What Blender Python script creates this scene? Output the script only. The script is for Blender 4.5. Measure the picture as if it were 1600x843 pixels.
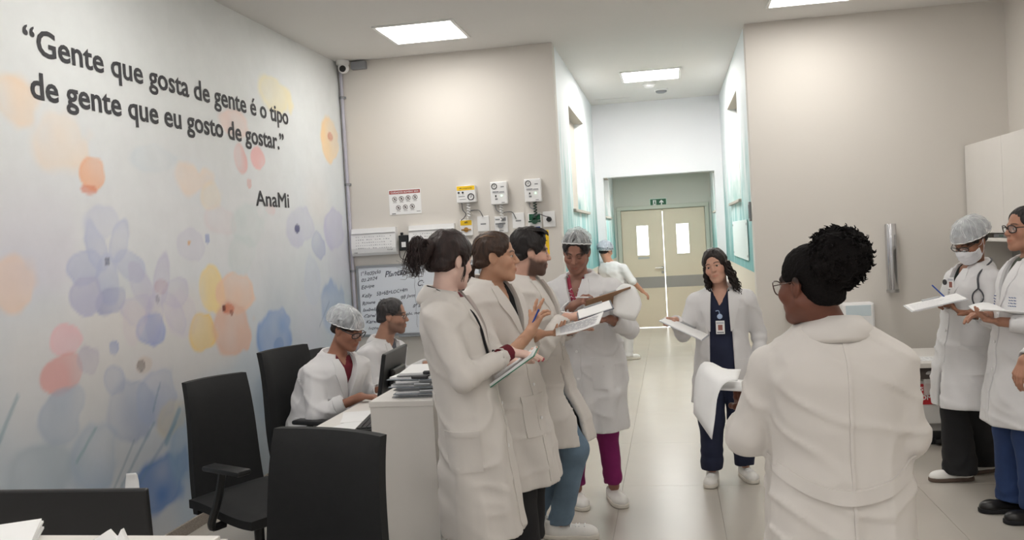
import bpy, bmesh, math, random
import numpy as np
from mathutils import Matrix, Vector

# ------------------------------------------------------------------ camera, world, exposure
for _o in list(bpy.data.objects):
    bpy.data.objects.remove(_o, do_unlink=True)
SC = bpy.context.scene
COL = SC.collection
CAM_H = 1.65
cam_d = bpy.data.cameras.new('camera'); cam = bpy.data.objects.new('camera', cam_d); COL.objects.link(cam)
cam_d.sensor_fit = 'HORIZONTAL'; cam_d.sensor_width = 36.0; cam_d.lens = 36.0 * 1400.0 / 1600.0
cam_d.clip_start = 0.05; cam_d.clip_end = 100
def cam_axes(yaw, pitch, roll):
    f = np.array([-math.sin(yaw), math.cos(yaw), 0.0]); r = np.array([math.cos(yaw), math.sin(yaw), 0.0]); u = np.array([0, 0, 1.0])
    f2 = math.cos(pitch) * f - math.sin(pitch) * u; u2 = math.cos(pitch) * u + math.sin(pitch) * f
    return math.cos(roll) * r - math.sin(roll) * u2, math.cos(roll) * u2 + math.sin(roll) * r, f2
_r, _u, _f = cam_axes(0.17702, 0.03288, 0.05660)
_m = Matrix.Identity(4)
for i in range(3):
    _m[i][0] = _r[i]; _m[i][1] = _u[i]; _m[i][2] = -_f[i]
_m[2][3] = CAM_H
cam.matrix_world = _m
SC.camera = cam
W = bpy.data.worlds.new('world'); SC.world = W; W.use_nodes = True
W.node_tree.nodes['Background'].inputs[0].default_value = (1.0, 0.985, 0.965, 1)
W.node_tree.nodes['Background'].inputs[1].default_value = 0.55
SC.view_settings.view_transform = 'Standard'; SC.view_settings.look = 'None'
SC.view_settings.gamma = 1.0; SC.view_settings.use_curve_mapping = False
SC.view_settings.exposure = 0.25
PANEL_STRENGTH = 16.0          # ceiling LED panels of the ward
CORRIDOR_STRENGTH = 46.0       # cooler, stronger panel in the corridor
PASSAGE_STRENGTH = 42.0

RNG = np.random.default_rng(7)
random.seed(7)

# ------------------------------------------------------------------ materials
def lin(c):
    o = []
    for v in c[:3]:
        v = v / 255.0
        o.append(v / 12.92 if v <= 0.04045 else ((v + 0.055) / 1.055) ** 2.4)
    return (o[0], o[1], o[2], 1.0)
MATS = {}
def mat(name, c, rough=0.5, metal=0.0, vary=0.0, vscale=6.0, bump=0.0, bscale=60.0, spec=0.5, attr=None, emit=0.0, stretch=None, coat=0.0, alpha=None, sheen=0.0):
    """plain procedural material: colour (sRGB 0-255) with optional noise variation and fine relief"""
    if name in MATS: return MATS[name]
    m = bpy.data.materials.new(name); MATS[name] = m; m.use_nodes = True
    nt = m.node_tree; b = nt.nodes['Principled BSDF']; N = nt.nodes.new; Lk = nt.links.new
    b.inputs['Roughness'].default_value = rough; b.inputs['Metallic'].default_value = metal
    b.inputs['Specular IOR Level'].default_value = spec
    b.inputs['Coat Weight'].default_value = coat
    b.inputs['Sheen Weight'].default_value = sheen
    b.inputs['Base Color'].default_value = lin(c); m.diffuse_color = lin(c)
    tc = N('ShaderNodeTexCoord'); src = tc.outputs['Object']
    if stretch:
        mp = N('ShaderNodeMapping'); mp.inputs['Scale'].default_value = stretch; Lk(src, mp.inputs[0]); src = mp.outputs[0]
    base = None
    if attr:
        a = N('ShaderNodeAttribute'); a.attribute_name = attr; base = a.outputs['Color']
        Lk(base, b.inputs['Base Color'])
    if vary:
        n = N('ShaderNodeTexNoise'); n.inputs['Scale'].default_value = vscale; n.inputs['Detail'].default_value = 5
        Lk(src, n.inputs['Vector'])
        rg = N('ShaderNodeMapRange'); rg.inputs[1].default_value = 0.3; rg.inputs[2].default_value = 0.7
        rg.inputs[3].default_value = 1 - vary; rg.inputs[4].default_value = 1 + vary
        Lk(n.outputs[0], rg.inputs[0])
        mx = N('ShaderNodeMix'); mx.data_type = 'RGBA'; mx.blend_type = 'MULTIPLY'; mx.inputs[0].default_value = 1
        if base: Lk(base, mx.inputs[6])
        else: mx.inputs[6].default_value = lin(c)
        Lk(rg.outputs[0], mx.inputs[7]); Lk(mx.outputs[2], b.inputs['Base Color'])
    if bump:
        n2 = N('ShaderNodeTexNoise'); n2.inputs['Scale'].default_value = bscale; n2.inputs['Detail'].default_value = 4
        Lk(src, n2.inputs['Vector'])
        bp = N('ShaderNodeBump'); bp.inputs['Strength'].default_value = bump; bp.inputs['Distance'].default_value = 0.01
        Lk(n2.outputs[0], bp.inputs['Height']); Lk(bp.outputs[0], b.inputs['Normal'])
    if emit:
        b.inputs['Emission Color'].default_value = lin(c); b.inputs['Emission Strength'].default_value = emit
    return m
def net_mat(name, c, dens):
    """gauzy translucent cap: see-through fabric with denser crinkled threads"""
    m = bpy.data.materials.new(name); m.use_nodes = True; nt = m.node_tree; N = nt.nodes.new; Lk = nt.links.new
    b = nt.nodes['Principled BSDF']; b.inputs['Base Color'].default_value = lin(c); b.inputs['Roughness'].default_value = 0.6
    tr = N('ShaderNodeBsdfTransparent'); mx = N('ShaderNodeMixShader')
    tc = N('ShaderNodeTexCoord'); n = N('ShaderNodeTexNoise'); n.inputs['Scale'].default_value = 38; n.inputs['Detail'].default_value = 4
    mp = N('ShaderNodeMapping'); mp.inputs['Scale'].default_value = (1, 1, 0.5)
    Lk(tc.outputs['Object'], mp.inputs[0]); Lk(mp.outputs[0], n.inputs['Vector'])
    w = N('ShaderNodeMath'); w.operation = 'SUBTRACT'; w.inputs[1].default_value = 0.0; Lk(n.outputs[0], w.inputs[0])
    ab = N('ShaderNodeMath'); ab.operation = 'ABSOLUTE'; Lk(w.outputs[0], ab.inputs[0])
    rg = N('ShaderNodeMapRange'); rg.inputs[1].default_value = 0.35; rg.inputs[2].default_value = 0.65
    rg.inputs[3].default_value = dens - 0.06; rg.inputs[4].default_value = min(1, dens + 0.14)
    Lk(ab.outputs[0], rg.inputs[0]); Lk(rg.outputs[0], mx.inputs[0])
    Lk(tr.outputs[0], mx.inputs[1]); Lk(b.outputs[0], mx.inputs[2]); Lk(mx.outputs[0], nt.nodes['Material Output'].inputs[0])
    m.diffuse_color = lin(c); return m
def glass_mat(name, tint=(235, 240, 240), fac=0.12):
    m = bpy.data.materials.new(name); m.use_nodes = True; nt = m.node_tree; N = nt.nodes.new; Lk = nt.links.new
    b = nt.nodes['Principled BSDF']; b.inputs['Base Color'].default_value = lin(tint); b.inputs['Roughness'].default_value = 0.05
    tr = N('ShaderNodeBsdfTransparent'); mx = N('ShaderNodeMixShader'); mx.inputs[0].default_value = fac
    Lk(tr.outputs[0], mx.inputs[1]); Lk(b.outputs[0], mx.inputs[2]); Lk(mx.outputs[0], nt.nodes['Material Output'].inputs[0]); return m

# ------------------------------------------------------------------ mesh helpers
def link(o, parent=None):
    COL.objects.link(o)
    if parent is not None: o.parent = parent
    return o
def tag(o, label=None, cat=None, group=None, kind=None):
    if label: o['label'] = label
    if cat: o['category'] = cat
    if group: o['group'] = group
    if kind: o['kind'] = kind
    return o
def empty(name, loc=(0, 0, 0), rz=0.0):
    o = bpy.data.objects.new(name, None); o.empty_display_size = 0.1
    o.location = loc; o.rotation_euler = (0, 0, rz); COL.objects.link(o); return o
def mesh_np(name, V, Fq, m, parent=None, smooth=True, off=None, colors=None, mats=None, fmat=None):
    """object from arrays: V (n,3), Fq (m,k) faces of equal size or list of lists"""
    V = np.asarray(V, np.float32)
    if off is not None: V = V - np.asarray(off, np.float32)
    me = bpy.data.meshes.new(name)
    if isinstance(Fq, np.ndarray):
        k = Fq.shape[1]; nf = len(Fq)
        me.vertices.add(len(V)); me.vertices.foreach_set('co', V.ravel())
        me.loops.add(nf * k); me.loops.foreach_set('vertex_index', Fq.astype(np.int32).ravel())
        me.polygons.add(nf); me.polygons.foreach_set('loop_start', np.arange(0, nf * k, k, dtype=np.int32))
        me.update(calc_edges=True); me.validate()
    else:
        me.from_pydata([tuple(map(float, v)) for v in V], [], [tuple(map(int, f)) for f in Fq]); me.update()
    if smooth: me.polygons.foreach_set('use_smooth', np.ones(len(me.polygons), bool))
    for mm in (mats or [m]): me.materials.append(mm)
    if fmat is not None: me.polygons.foreach_set('material_index', np.asarray(fmat, np.int32))
    if colors is not None:
        a = me.color_attributes.new('Col', 'FLOAT_COLOR', 'POINT')
        c4 = np.ones((len(V), 4), np.float32); c4[:, :3] = colors; a.data.foreach_set('color', c4.ravel())
    o = bpy.data.objects.new(name, me); return link(o, parent)
class MB:
    """collects boxes, tubes and prisms into one mesh"""
    def __init__(s): s.V = []; s.F = []; s.n = 0
    def add(s, V, F):
        V = np.asarray(V, float); s.V.append(V); s.F += [[i + s.n for i in f] for f in F]; s.n += len(V); return s
    def box(s, lo, hi, bev=0.0, M=None):
        lo = np.minimum(lo, hi); hi2 = np.maximum(lo, hi)
        bm = bmesh.new(); bmesh.ops.create_cube(bm, size=1)
        for v in bm.verts: v.co = Vector([lo[k] + (v.co[k] + 0.5) * (hi2[k] - lo[k]) for k in range(3)])
        if bev > 0:
            bev = min(bev, 0.45 * min(hi2 - lo))
            bmesh.ops.bevel(bm, geom=list(bm.edges), offset=bev, segments=2, affect='EDGES', profile=0.5)
        bm.verts.index_update()
        V = np.array([v.co[:] for v in bm.verts]); F = [[v.index for v in f.verts] for f in bm.faces]; bm.free()
        if M is not None: V = V @ np.array(M)[:3, :3].T + np.array(M)[:3, 3]
        return s.add(V, F)
    def tube(s, pts, r, seg=8, caps=True):
        V, F = tube_arrays(pts, r, seg, caps); return s.add(V, F)
    def lathe(s, prof, c=(0, 0, 0), axis=2, seg=20):
        c = np.asarray(c, float); V = []; F = []
        for (r, z) in prof:
            for i in range(seg):
                a = 2 * math.pi * i / seg; p = [0, 0, 0]
                p[(axis + 1) % 3] = r * math.cos(a); p[(axis + 2) % 3] = r * math.sin(a); p[axis] = z; V.append(c + p)
        n = len(prof)
        for j in range(n - 1):
            for i in range(seg):
                F.append([j * seg + i, j * seg + (i + 1) % seg, (j + 1) * seg + (i + 1) % seg, (j + 1) * seg + i])
        F.append([i for i in range(seg)][::-1]); F.append([(n - 1) * seg + i for i in range(seg)])
        return s.add(V, F)
    def prism(s, poly, ax, t0, t1):
        """poly: 2D outline in the two other axes order, extruded along ax"""
        o = [k for k in range(3) if k != ax]; V = []
        for t in (t0, t1):
            for p in poly:
                q = [0, 0, 0]; q[o[0]] = p[0]; q[o[1]] = p[1]; q[ax] = t; V.append(q)
        n = len(poly); F = [list(range(n))[::-1], list(range(n, 2 * n))]
        F += [[i, (i + 1) % n, n + (i + 1) % n, n + i] for i in range(n)]
        return s.add(V, F)
    def build(s, name, m, parent=None, smooth=False, off=None):
        V = np.concatenate(s.V)
        o = mesh_np(name, V, s.F, m, parent, smooth, off)
        bm = bmesh.new(); bm.from_mesh(o.data); bmesh.ops.recalc_face_normals(bm, faces=bm.faces); bm.to_mesh(o.data); bm.free()
        if smooth: o.data.set_sharp_from_angle(angle=math.radians(40))
        return o
def tube_arrays(pts, r, seg=8, caps=True):
    P = np.asarray(pts, float); n = len(P); r = np.broadcast_to(np.asarray(r, float), (n,))
    T = np.gradient(P, axis=0); T /= np.linalg.norm(T, axis=1, keepdims=True) + 1e-12
    a = np.array([0, 0, 1.0]) if abs(T[0][2]) < 0.9 else np.array([1.0, 0, 0])
    nrm = np.cross(T[0], a); nrm /= np.linalg.norm(nrm); V = []
    for i in range(n):
        nrm = nrm - T[i] * (nrm @ T[i]); nrm /= np.linalg.norm(nrm) + 1e-12; b = np.cross(T[i], nrm)
        for k in range(seg):
            an = 2 * math.pi * k / seg; V.append(P[i] + r[i] * (math.cos(an) * nrm + math.sin(an) * b))
    F = []
    for i in range(n - 1):
        for k in range(seg):
            F.append([i * seg + k, i * seg + (k + 1) % seg, (i + 1) * seg + (k + 1) % seg, (i + 1) * seg + k])
    if caps: F.append(list(range(seg))[::-1]); F.append([(n - 1) * seg + k for k in range(seg)])
    return np.array(V), F
def spline(pts, n=24):
    """Catmull-Rom through points"""
    P = np.asarray(pts, float); P = np.vstack([2 * P[0] - P[1], P, 2 * P[-1] - P[-2]]); o = []
    m = len(P) - 3
    for t in np.linspace(0, m - 1e-6, n):
        i = int(t); u = t - i; p0, p1, p2, p3 = P[i:i + 4]
        o.append(0.5 * ((2 * p1) + (-p0 + p2) * u + (2 * p0 - 5 * p1 + 4 * p2 - p3) * u * u + (-p0 + 3 * p1 - 3 * p2 + p3) * u ** 3))
    return np.array(o)
def text_mesh(name, s, m, width=None, height=None, bold=0.0, depth=0.0, parent=None, M=None, shear=0.0, align='LEFT', wob=False):
    """lettering as flat mesh; baseline at origin; scaled to the given width and cap height"""
    c = bpy.data.curves.new(name, 'FONT'); c.body = s; c.size = 1.0; c.bevel_depth = bold; c.bevel_resolution = 0; c.extrude = depth; c.shear = shear; c.resolution_u = 3
    o = bpy.data.objects.new(name, c); COL.objects.link(o)
    dg = bpy.context.evaluated_depsgraph_get(); me = bpy.data.meshes.new_from_object(o.evaluated_get(dg))
    bpy.data.objects.remove(o); bpy.data.curves.remove(c)
    n = len(me.vertices); V = np.zeros(n * 3); me.vertices.foreach_get('co', V); V = V.reshape(-1, 3)
    x0, x1 = V[:, 0].min(), V[:, 0].max()
    cap = 0.73
    sy = (height / cap) if height else 1.0
    sx = (width / (x1 - x0)) if width else sy
    V[:, 0] = (V[:, 0] - x0) * sx; V[:, 1] *= sy; V[:, 2] *= 0.04
    if wob:                                     # hand lettering: uneven strokes and baseline
        q_ = np.stack([V[:, 0] / sy * 1.6, V[:, 1] / sy * 1.6, np.full(n, 7.7 + len(s))], 1); V[:, 0] += vnoise(q_) * 0.10 * sy; V[:, 1] += vnoise(q_ + 11.3) * 0.13 * sy
    if align == 'CENTER': V[:, 0] -= (x1 - x0) * sx / 2
    if M is not None:
        A = np.array(M); V = V @ A[:3, :3].T + A[:3, 3]
    me.vertices.foreach_set('co', V.ravel()); me.name = name; me.materials.clear(); me.materials.append(m); me.update()
    o = bpy.data.objects.new(name, me); return link(o, parent)
def split_letters(o, name):
    """one object per letter (dots and accents stay with their letter)"""
    me = o.data; n = len(me.vertices); V = np.zeros(n * 3); me.vertices.foreach_get('co', V); V = V.reshape(-1, 3); par = list(range(n))
    def find(a):
        while par[a] != a: par[a] = par[par[a]]; a = par[a]
        return a
    for p_ in me.polygons:
        vs = list(p_.vertices)
        for v in vs[1:]: par[find(v)] = find(vs[0])
    comp = {}
    for i in range(n): comp.setdefault(find(i), []).append(i)
    ax = int(np.argmax(V.max(0) - V.min(0))); cl = sorted([[V[c][:, ax].min(), V[c][:, ax].max(), list(c)] for c in comp.values()]); out = []
    for c in cl:
        if out and c[0] < out[-1][1] - 0.55 * (c[1] - c[0]): out[-1][1] = max(out[-1][1], c[1]); out[-1][2] += c[2]
        else: out.append(c)
    polys = [list(p_.vertices) for p_ in me.polygons]
    for c in out:
        ix = {v: k for k, v in enumerate(c[2])}; F = [[ix[v] for v in p_] for p_ in polys if p_[0] in ix]
        mesh_np(name, V[c[2]], F, me.materials[0], o.parent, False)
    bpy.data.objects.remove(o)
def frame(o, x, y):
    """4x4 with columns x, y, x cross y and origin o"""
    x = np.asarray(x, float); y = np.asarray(y, float); x = x / np.linalg.norm(x); y = y - x * (x @ y); y = y / np.linalg.norm(y)
    A = np.eye(4); A[:3, 0] = x; A[:3, 1] = y; A[:3, 2] = np.cross(x, y); A[:3, 3] = o; return A

# ------------------------------------------------------------------ signed distance toolkit (organic shapes)
_LAT = RNG.random((32, 32, 32)).astype(np.float32) * 2 - 1
def vnoise(P):
    P = np.asarray(P, np.float32); i = np.floor(P).astype(np.int32); f = P - i; f = f * f * (3 - 2 * f)
    i0 = i & 31; i1 = (i + 1) & 31; r = 0
    for dx in (0, 1):
        wx = f[:, 0] if dx else 1 - f[:, 0]; ix = i1[:, 0] if dx else i0[:, 0]
        for dy in (0, 1):
            wy = f[:, 1] if dy else 1 - f[:, 1]; iy = i1[:, 1] if dy else i0[:, 1]
            r = r + wx * wy * ((1 - f[:, 2]) * _LAT[ix, iy, i0[:, 2]] + f[:, 2] * _LAT[ix, iy, i1[:, 2]])
    return r
def cone(P, a, b, r1, r2):
    a = np.asarray(a, np.float32); b = np.asarray(b, np.float32); ab = b - a; pa = P - a
    t = np.clip(pa @ ab / (ab @ ab + 1e-12), 0, 1)
    return np.sqrt(((pa - t[:, None] * ab) ** 2).sum(1)) - (r1 + (r2 - r1) * t)
def ell(P, c, r):
    q = (P - np.asarray(c, np.float32)); r = np.asarray(r, np.float32)
    k0 = np.sqrt(((q / r) ** 2).sum(1)); k1 = np.sqrt(((q / (r * r)) ** 2).sum(1)) + 1e-9
    return k0 * (k0 - 1) / k1
def rbox(P, c, hs, r):
    q = np.abs(P - np.asarray(c, np.float32)) - (np.asarray(hs, np.float32) - r)
    return np.sqrt((np.maximum(q, 0) ** 2).sum(1)) + np.minimum(q.max(1), 0) - r
def smin(a, b, k):
    h = np.clip(0.5 + 0.5 * (b - a) / k, 0, 1); return b + (a - b) * h - k * h * (1 - h)
def smax(a, b, k): return -smin(-a, -b, k)
def sstep(a, b, x):
    t = np.clip((x - a) / (b - a), 0, 1); return t * t * (3 - 2 * t)
def sdf_mesh(f, lo, hi, h, margin=0.012):
    """surface-nets mesh of f<0 inside the box; only blocks near the surface are evaluated"""
    lo = np.asarray(lo, float); hi = np.asarray(hi, float); B = 8
    nb = np.maximum(1, np.ceil((hi - lo) / (h * B)).astype(int)); n = nb * B
    g = np.stack(np.meshgrid(*[np.arange(k) for k in nb], indexing='ij'), -1).reshape(-1, 3)
    dc = f((lo + (g + 0.5) * B * h - 0.5 * h).astype(np.float32))
    keep = np.abs(dc) < 0.87 * B * h * 1.25 + margin
    Vv = np.repeat(np.repeat(np.repeat(dc.reshape(nb), B, 0), B, 1), B, 2).astype(np.float32)
    gk = g[keep]
    if len(gk) == 0: return np.zeros((0, 3)), np.zeros((0, 4), int)
    l = np.stack(np.meshgrid(*[np.arange(B)] * 3, indexing='ij'), -1).reshape(-1, 3)
    I = (gk[:, None, :] * B + l[None]).reshape(-1, 3)
    Vv[I[:, 0], I[:, 1], I[:, 2]] = f((lo + I * h).astype(np.float32))
    s = Vv < 0
    c = np.zeros(np.array(s.shape) - 1, np.int8)
    offs = [(a, b, d) for a in (0, 1) for b in (0, 1) for d in (0, 1)]
    nx, ny, nz = s.shape
    for a, b, d in offs: c += s[a:nx - 1 + a, b:ny - 1 + b, d:nz - 1 + d]
    act = (c > 0) & (c < 8); A = np.argwhere(act); idx = -np.ones(act.shape, np.int64); idx[act] = np.arange(len(A))
    cv = np.stack([Vv[A[:, 0] + a, A[:, 1] + b, A[:, 2] + d] for a, b, d in offs], 1)
    pos = np.zeros((len(A), 3)); cnt = np.zeros(len(A))
    for i in range(8):
        for j in range(i + 1, 8):
            if sum(abs(offs[i][k] - offs[j][k]) for k in range(3)) != 1: continue
            v0 = cv[:, i]; v1 = cv[:, j]; x = (v0 < 0) != (v1 < 0)
            t = np.where(x, v0 / np.where(x, v0 - v1, 1), 0)
            p = np.array(offs[i])[None] + t[:, None] * (np.array(offs[j]) - np.array(offs[i]))[None]
            pos[x] += p[x]; cnt[x] += 1
    V = lo + (A + pos / cnt[:, None]) * h
    F = []
    for ax in range(3):
        sl0 = [slice(None)] * 3; sl1 = [slice(None)] * 3; sl0[ax] = slice(0, -1); sl1[ax] = slice(1, None)
        s0 = s[tuple(sl0)]; s1 = s[tuple(sl1)]; o1, o2 = [k for k in range(3) if k != ax]
        E = np.argwhere(s0 != s1); ok = (E[:, o1] > 0) & (E[:, o2] > 0)
        for k in range(3):
            ok &= E[:, k] < (act.shape[k] if k != ax else act.shape[k] )
        E = E[ok]
        def ci(d1, d2):
            Q = E.copy(); Q[:, o1] -= d1; Q[:, o2] -= d2; return idx[Q[:, 0], Q[:, 1], Q[:, 2]]
        q = np.stack([ci(1, 1), ci(0, 1), ci(0, 0), ci(1, 0)], 1)
        fl = s0[E[:, 0], E[:, 1], E[:, 2]]
        if ax == 1: fl = ~fl
        q[~fl] = q[~fl][:, ::-1]; F.append(q)
    F = np.concatenate(F); F = F[(F >= 0).all(1)]
    return V, F
def bbox_of(pts, pad):
    p = np.asarray(pts, float); return p.min(0) - pad, p.max(0) + pad
def trace(f, O, D, far=1.0):
    """first surface hit from O along unit D (arrays)"""
    O = np.asarray(O, np.float32); D = np.broadcast_to(np.asarray(D, np.float32), O.shape); t = np.zeros(len(O), np.float32)
    for _ in range(60):
        d = f(O + t[:, None] * D); t = np.clip(t + d * 0.7, 0, far)
    return O + t[:, None] * D
def patch(f, grid, D, lift, thick, name, m, parent, off):
    """cloth piece laid on a surface: grid (nu,nv,3) of start points traced along D, lifted and given thickness"""
    nu, nv = grid.shape[:2]; D = np.broadcast_to(np.asarray(D, float), grid.shape).reshape(-1, 3)
    H = trace(f, grid.reshape(-1, 3), D)
    top = H - D * (lift + thick); bot = H - D * (lift - 0.012)
    V = np.concatenate([top, bot]); n = nu * nv; F = []
    ix = lambda i, j: i * nv + j
    for i in range(nu - 1):
        for j in range(nv - 1):
            F.append([ix(i, j), ix(i + 1, j), ix(i + 1, j + 1), ix(i, j + 1)])
    rim = [ix(i, 0) for i in range(nu)] + [ix(nu - 1, j) for j in range(1, nv)] + [ix(i, nv - 1) for i in range(nu - 2, -1, -1)] + [ix(0, j) for j in range(nv - 2, 0, -1)]
    for a, b in zip(rim, rim[1:] + rim[:1]): F.append([b, a, a + n, b + n])
    o = mesh_np(name, V, F, m, parent, True, off)
    bm = bmesh.new(); bm.from_mesh(o.data); bmesh.ops.recalc_face_normals(bm, faces=bm.faces); bm.to_mesh(o.data); bm.free()
    o.data.set_sharp_from_angle(angle=math.radians(50)); return o

# ------------------------------------------------------------------ the room
XL, XR, YB, ZC = -2.946, 2.755, 7.94, 3.375
CX0, CX1, YE, YD = -0.95, 0.705, 11.97, 15.70
YF = -2.4                                  # where the modelled part of the ward ends, behind the camera
M_wall = mat('beige_wall_paint', (217, 212, 205), 0.75, vary=0.012, vscale=1.5, bump=0.03, bscale=180)
M_wall2 = mat('pale_wall_paint', (244, 244, 247), 0.7, vary=0.01, vscale=2, bump=0.03, bscale=180)
M_ceil = mat('white_ceiling_paint', (222, 220, 217), 0.8, vary=0.008, vscale=2, bump=0.02, bscale=150)
M_white = mat('white_laminate', (226, 222, 217), 0.4, vary=0.01, vscale=5)
M_whitep = mat('white_plastic', (236, 236, 236), 0.35)
M_grout = mat('grey_grout', (160, 154, 146), 0.9)
M_tile = mat('ivory_porcelain_tile', (190, 184, 175), 0.27, vary=0.03, vscale=1.7, bump=0.006, bscale=8, spec=0.45)
M_black = mat('black_plastic', (22, 23, 25), 0.42, vary=0.1, vscale=20)
M_dark = mat('dark_grey_print', (62, 62, 66), 0.7)
M_alu = mat('brushed_aluminium', (170, 172, 175), 0.35, 0.9)
M_chrome = mat('chrome', (205, 205, 208), 0.14, 1.0)
M_paper = mat('white_paper', (240, 240, 240), 0.8, vary=0.01, vscale=15)
M_grey = mat('mid_grey_plastic', (140, 142, 146), 0.5)
M_red = mat('red_print', (178, 32, 42), 0.5)
M_green = mat('green_print', (10, 92, 60), 0.5)
M_yellow = mat('yellow_print', (246, 203, 30), 0.55)
M_blue = mat('blue_plastic', (40, 80, 165), 0.4)

def struct(name, mb, m, parent=None, smooth=False):
    o = mb.build(name, m, parent, smooth)
    if parent is None: o['kind'] = 'structure'
    return o
# floor: slab plus single porcelain tiles
floor = struct('floor', MB().box((XL - 0.2, YF, -0.12), (XR + 0.2, YB + 0.02, -0.004)).box((CX0 - 0.1, YB + 0.02, -0.12), (CX1 + 0.1, YD + 2.0, -0.004)), M_grout)
T, X0, Y0 = 0.603, -0.39, 8.27
_tm = {}
def tile(x0, x1, y0, y1):
    key = (round(x1 - x0, 3), round(y1 - y0, 3))
    if key not in _tm:
        o = MB().box((0, 0, -0.01), (x1 - x0, y1 - y0, 0.0), 0.0012).build('floor_tile', M_tile, floor)
        _tm[key] = o.data
    else:
        o = bpy.data.objects.new('floor_tile', _tm[key]); link(o, floor)
    o.location = (x0, y0, 0)
g = 0.0009
for ix in range(-6, 8):
    for iy in range(-9, 7):
        x0, x1 = X0 + ix * T, X0 + (ix + 1) * T; y0, y1 = Y0 + iy * 2 * T, Y0 + (iy + 1) * 2 * T
        if y0 < -1.4: continue
        if y0 < YB - 0.6: xa, xb = XL, XR
        else: xa, xb = CX0, CX1
        a, b = max(x0, xa), min(x1, xb); c, d = y0, min(y1, YD + 1.8)
        if b - a < 0.05 or d - c < 0.05: continue
        tile(a + g, b - g, c + g, d - g)
# ceiling
struct('ceiling', MB().box((XL - 0.2, YF, ZC), (XR + 0.2, YB + 0.15, ZC + 0.12)).box((CX0 - 0.2, YB + 0.15, ZC), (CX1 + 0.2, YE + 0.14, ZC + 0.12)).box((CX0 - 0.2, YE + 0.14, 2.62), (CX1 + 0.2, YD + 0.2, 2.74)), M_ceil)
# plain walls
wall_left = struct('wall_left', MB().box((XL - 0.15, YF, 0), (XL - 0.003, YB + 0.15, ZC)), M_wall2)
struct('wall_back', MB().box((XL - 0.003, YB, 0), (CX0, YB + 0.15, ZC)), M_wall)
struct('wall_back_right', MB().box((CX1, YB, 0), (XR, YB + 0.15, ZC)), M_wall)
struct('wall_right', MB().box((XR, YF, 0), (XR + 0.15, YB + 0.15, ZC)), M_wall)
struct('baseboard_left', MB().box((XL - 0.002, YF, 0), (XL + 0.014, YB - 0.0, 0.075), 0.003), mat('grey_granite_skirting', (158, 148, 138), 0.4, vary=0.25, vscale=90))
struct('baseboard_back', MB().box((XL + 0.014, YB - 0.014, 0), (CX0, YB, 0.075), 0.003), MATS['grey_granite_skirting'])
struct('baseboard_right', MB().box((CX1, YB - 0.014, 0), (XR, YB, 0.075), 0.003), MATS['grey_granite_skirting'])

# corridor side walls with a recessed niche, aqua drip print above a beige dado
def aqua_mat():
    m = bpy.data.materials.new('aqua_drip_wallpaper'); m.use_nodes = True; nt = m.node_tree; N = nt.nodes.new; Lk = nt.links.new
    b = nt.nodes['Principled BSDF']; b.inputs['Roughness'].default_value = 0.6
    tc = N('ShaderNodeTexCoord'); sp = N('ShaderNodeSeparateXYZ'); Lk(tc.outputs['Object'], sp.inputs[0])
    mp = N('ShaderNodeMapping'); mp.inputs['Scale'].default_value = (5, 5, 0.8); Lk(tc.outputs['Object'], mp.inputs[0])
    n = N('ShaderNodeTexNoise'); n.inputs['Scale'].default_value = 1.6; n.inputs['Detail'].default_value = 6; n.inputs['Roughness'].default_value = 0.6; Lk(mp.outputs[0], n.inputs['Vector'])
    # the print pales towards the ceiling: height plus drip noise
    a = N('ShaderNodeMath'); a.operation = 'MULTIPLY_ADD'; a.inputs[1].default_value = -2.9; Lk(n.outputs[0], a.inputs[0]); Lk(sp.outputs[2], a.inputs[2])
    rp = N('ShaderNodeValToRGB'); Lk(a.outputs[0], rp.inputs[0])
    e = rp.color_ramp.elements; e[0].position = 0.0; e[0].color = lin((120, 180, 182)); e[1].position = 1.0; e[1].color = lin((238, 243, 246))
    for p, c in ((0.22, (154, 199, 199)), (0.45, (188, 215, 215)), (0.80, (218, 231, 232))):
        k = e.new(p); k.color = lin(c)
    mp2 = N('ShaderNodeMapping'); mp2.inputs['Scale'].default_value = (9, 9, 1.1); mp2.inputs['Location'].default_value = (3, 1, 5); Lk(tc.outputs['Object'], mp2.inputs[0])
    n2 = N('ShaderNodeTexNoise'); n2.inputs['Scale'].default_value = 1.5; n2.inputs['Detail'].default_value = 3; Lk(mp2.outputs[0], n2.inputs['Vector'])
    r2 = N('ShaderNodeMapRange'); r2.inputs[1].default_value = 0.60; r2.inputs[2].default_value = 0.68; Lk(n2.outputs[0], r2.inputs[0])
    zf = N('ShaderNodeMapRange'); zf.inputs[1].default_value = 2.7; zf.inputs[2].default_value = 2.0; zf.inputs[3].default_value = 0; zf.inputs[4].default_value = 0.65; Lk(sp.outputs[2], zf.inputs[0])
    ml = N('ShaderNodeMath'); ml.operation = 'MULTIPLY'; Lk(r2.outputs[0], ml.inputs[0]); Lk(zf.outputs[0], ml.inputs[1])
    mx = N('ShaderNodeMix'); mx.data_type = 'RGBA'; Lk(ml.outputs[0], mx.inputs[0]); Lk(rp.outputs[0], mx.inputs[6]); mx.inputs[7].default_value = lin((86, 152, 158))
    st = N('ShaderNodeMath'); st.operation = 'GREATER_THAN'; st.inputs[1].default_value = 1.25; Lk(sp.outputs[2], st.inputs[0])
    m2 = N('ShaderNodeMix'); m2.data_type = 'RGBA'; Lk(st.outputs[0], m2.inputs[0]); m2.inputs[6].default_value = lin((222, 213, 198)); Lk(mx.outputs[2], m2.inputs[7])
    Lk(m2.outputs[2], b.inputs['Base Color']); return m
M_aqua = aqua_mat()
M_niche = mat('niche_beige', (176, 171, 162), 0.8)
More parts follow.
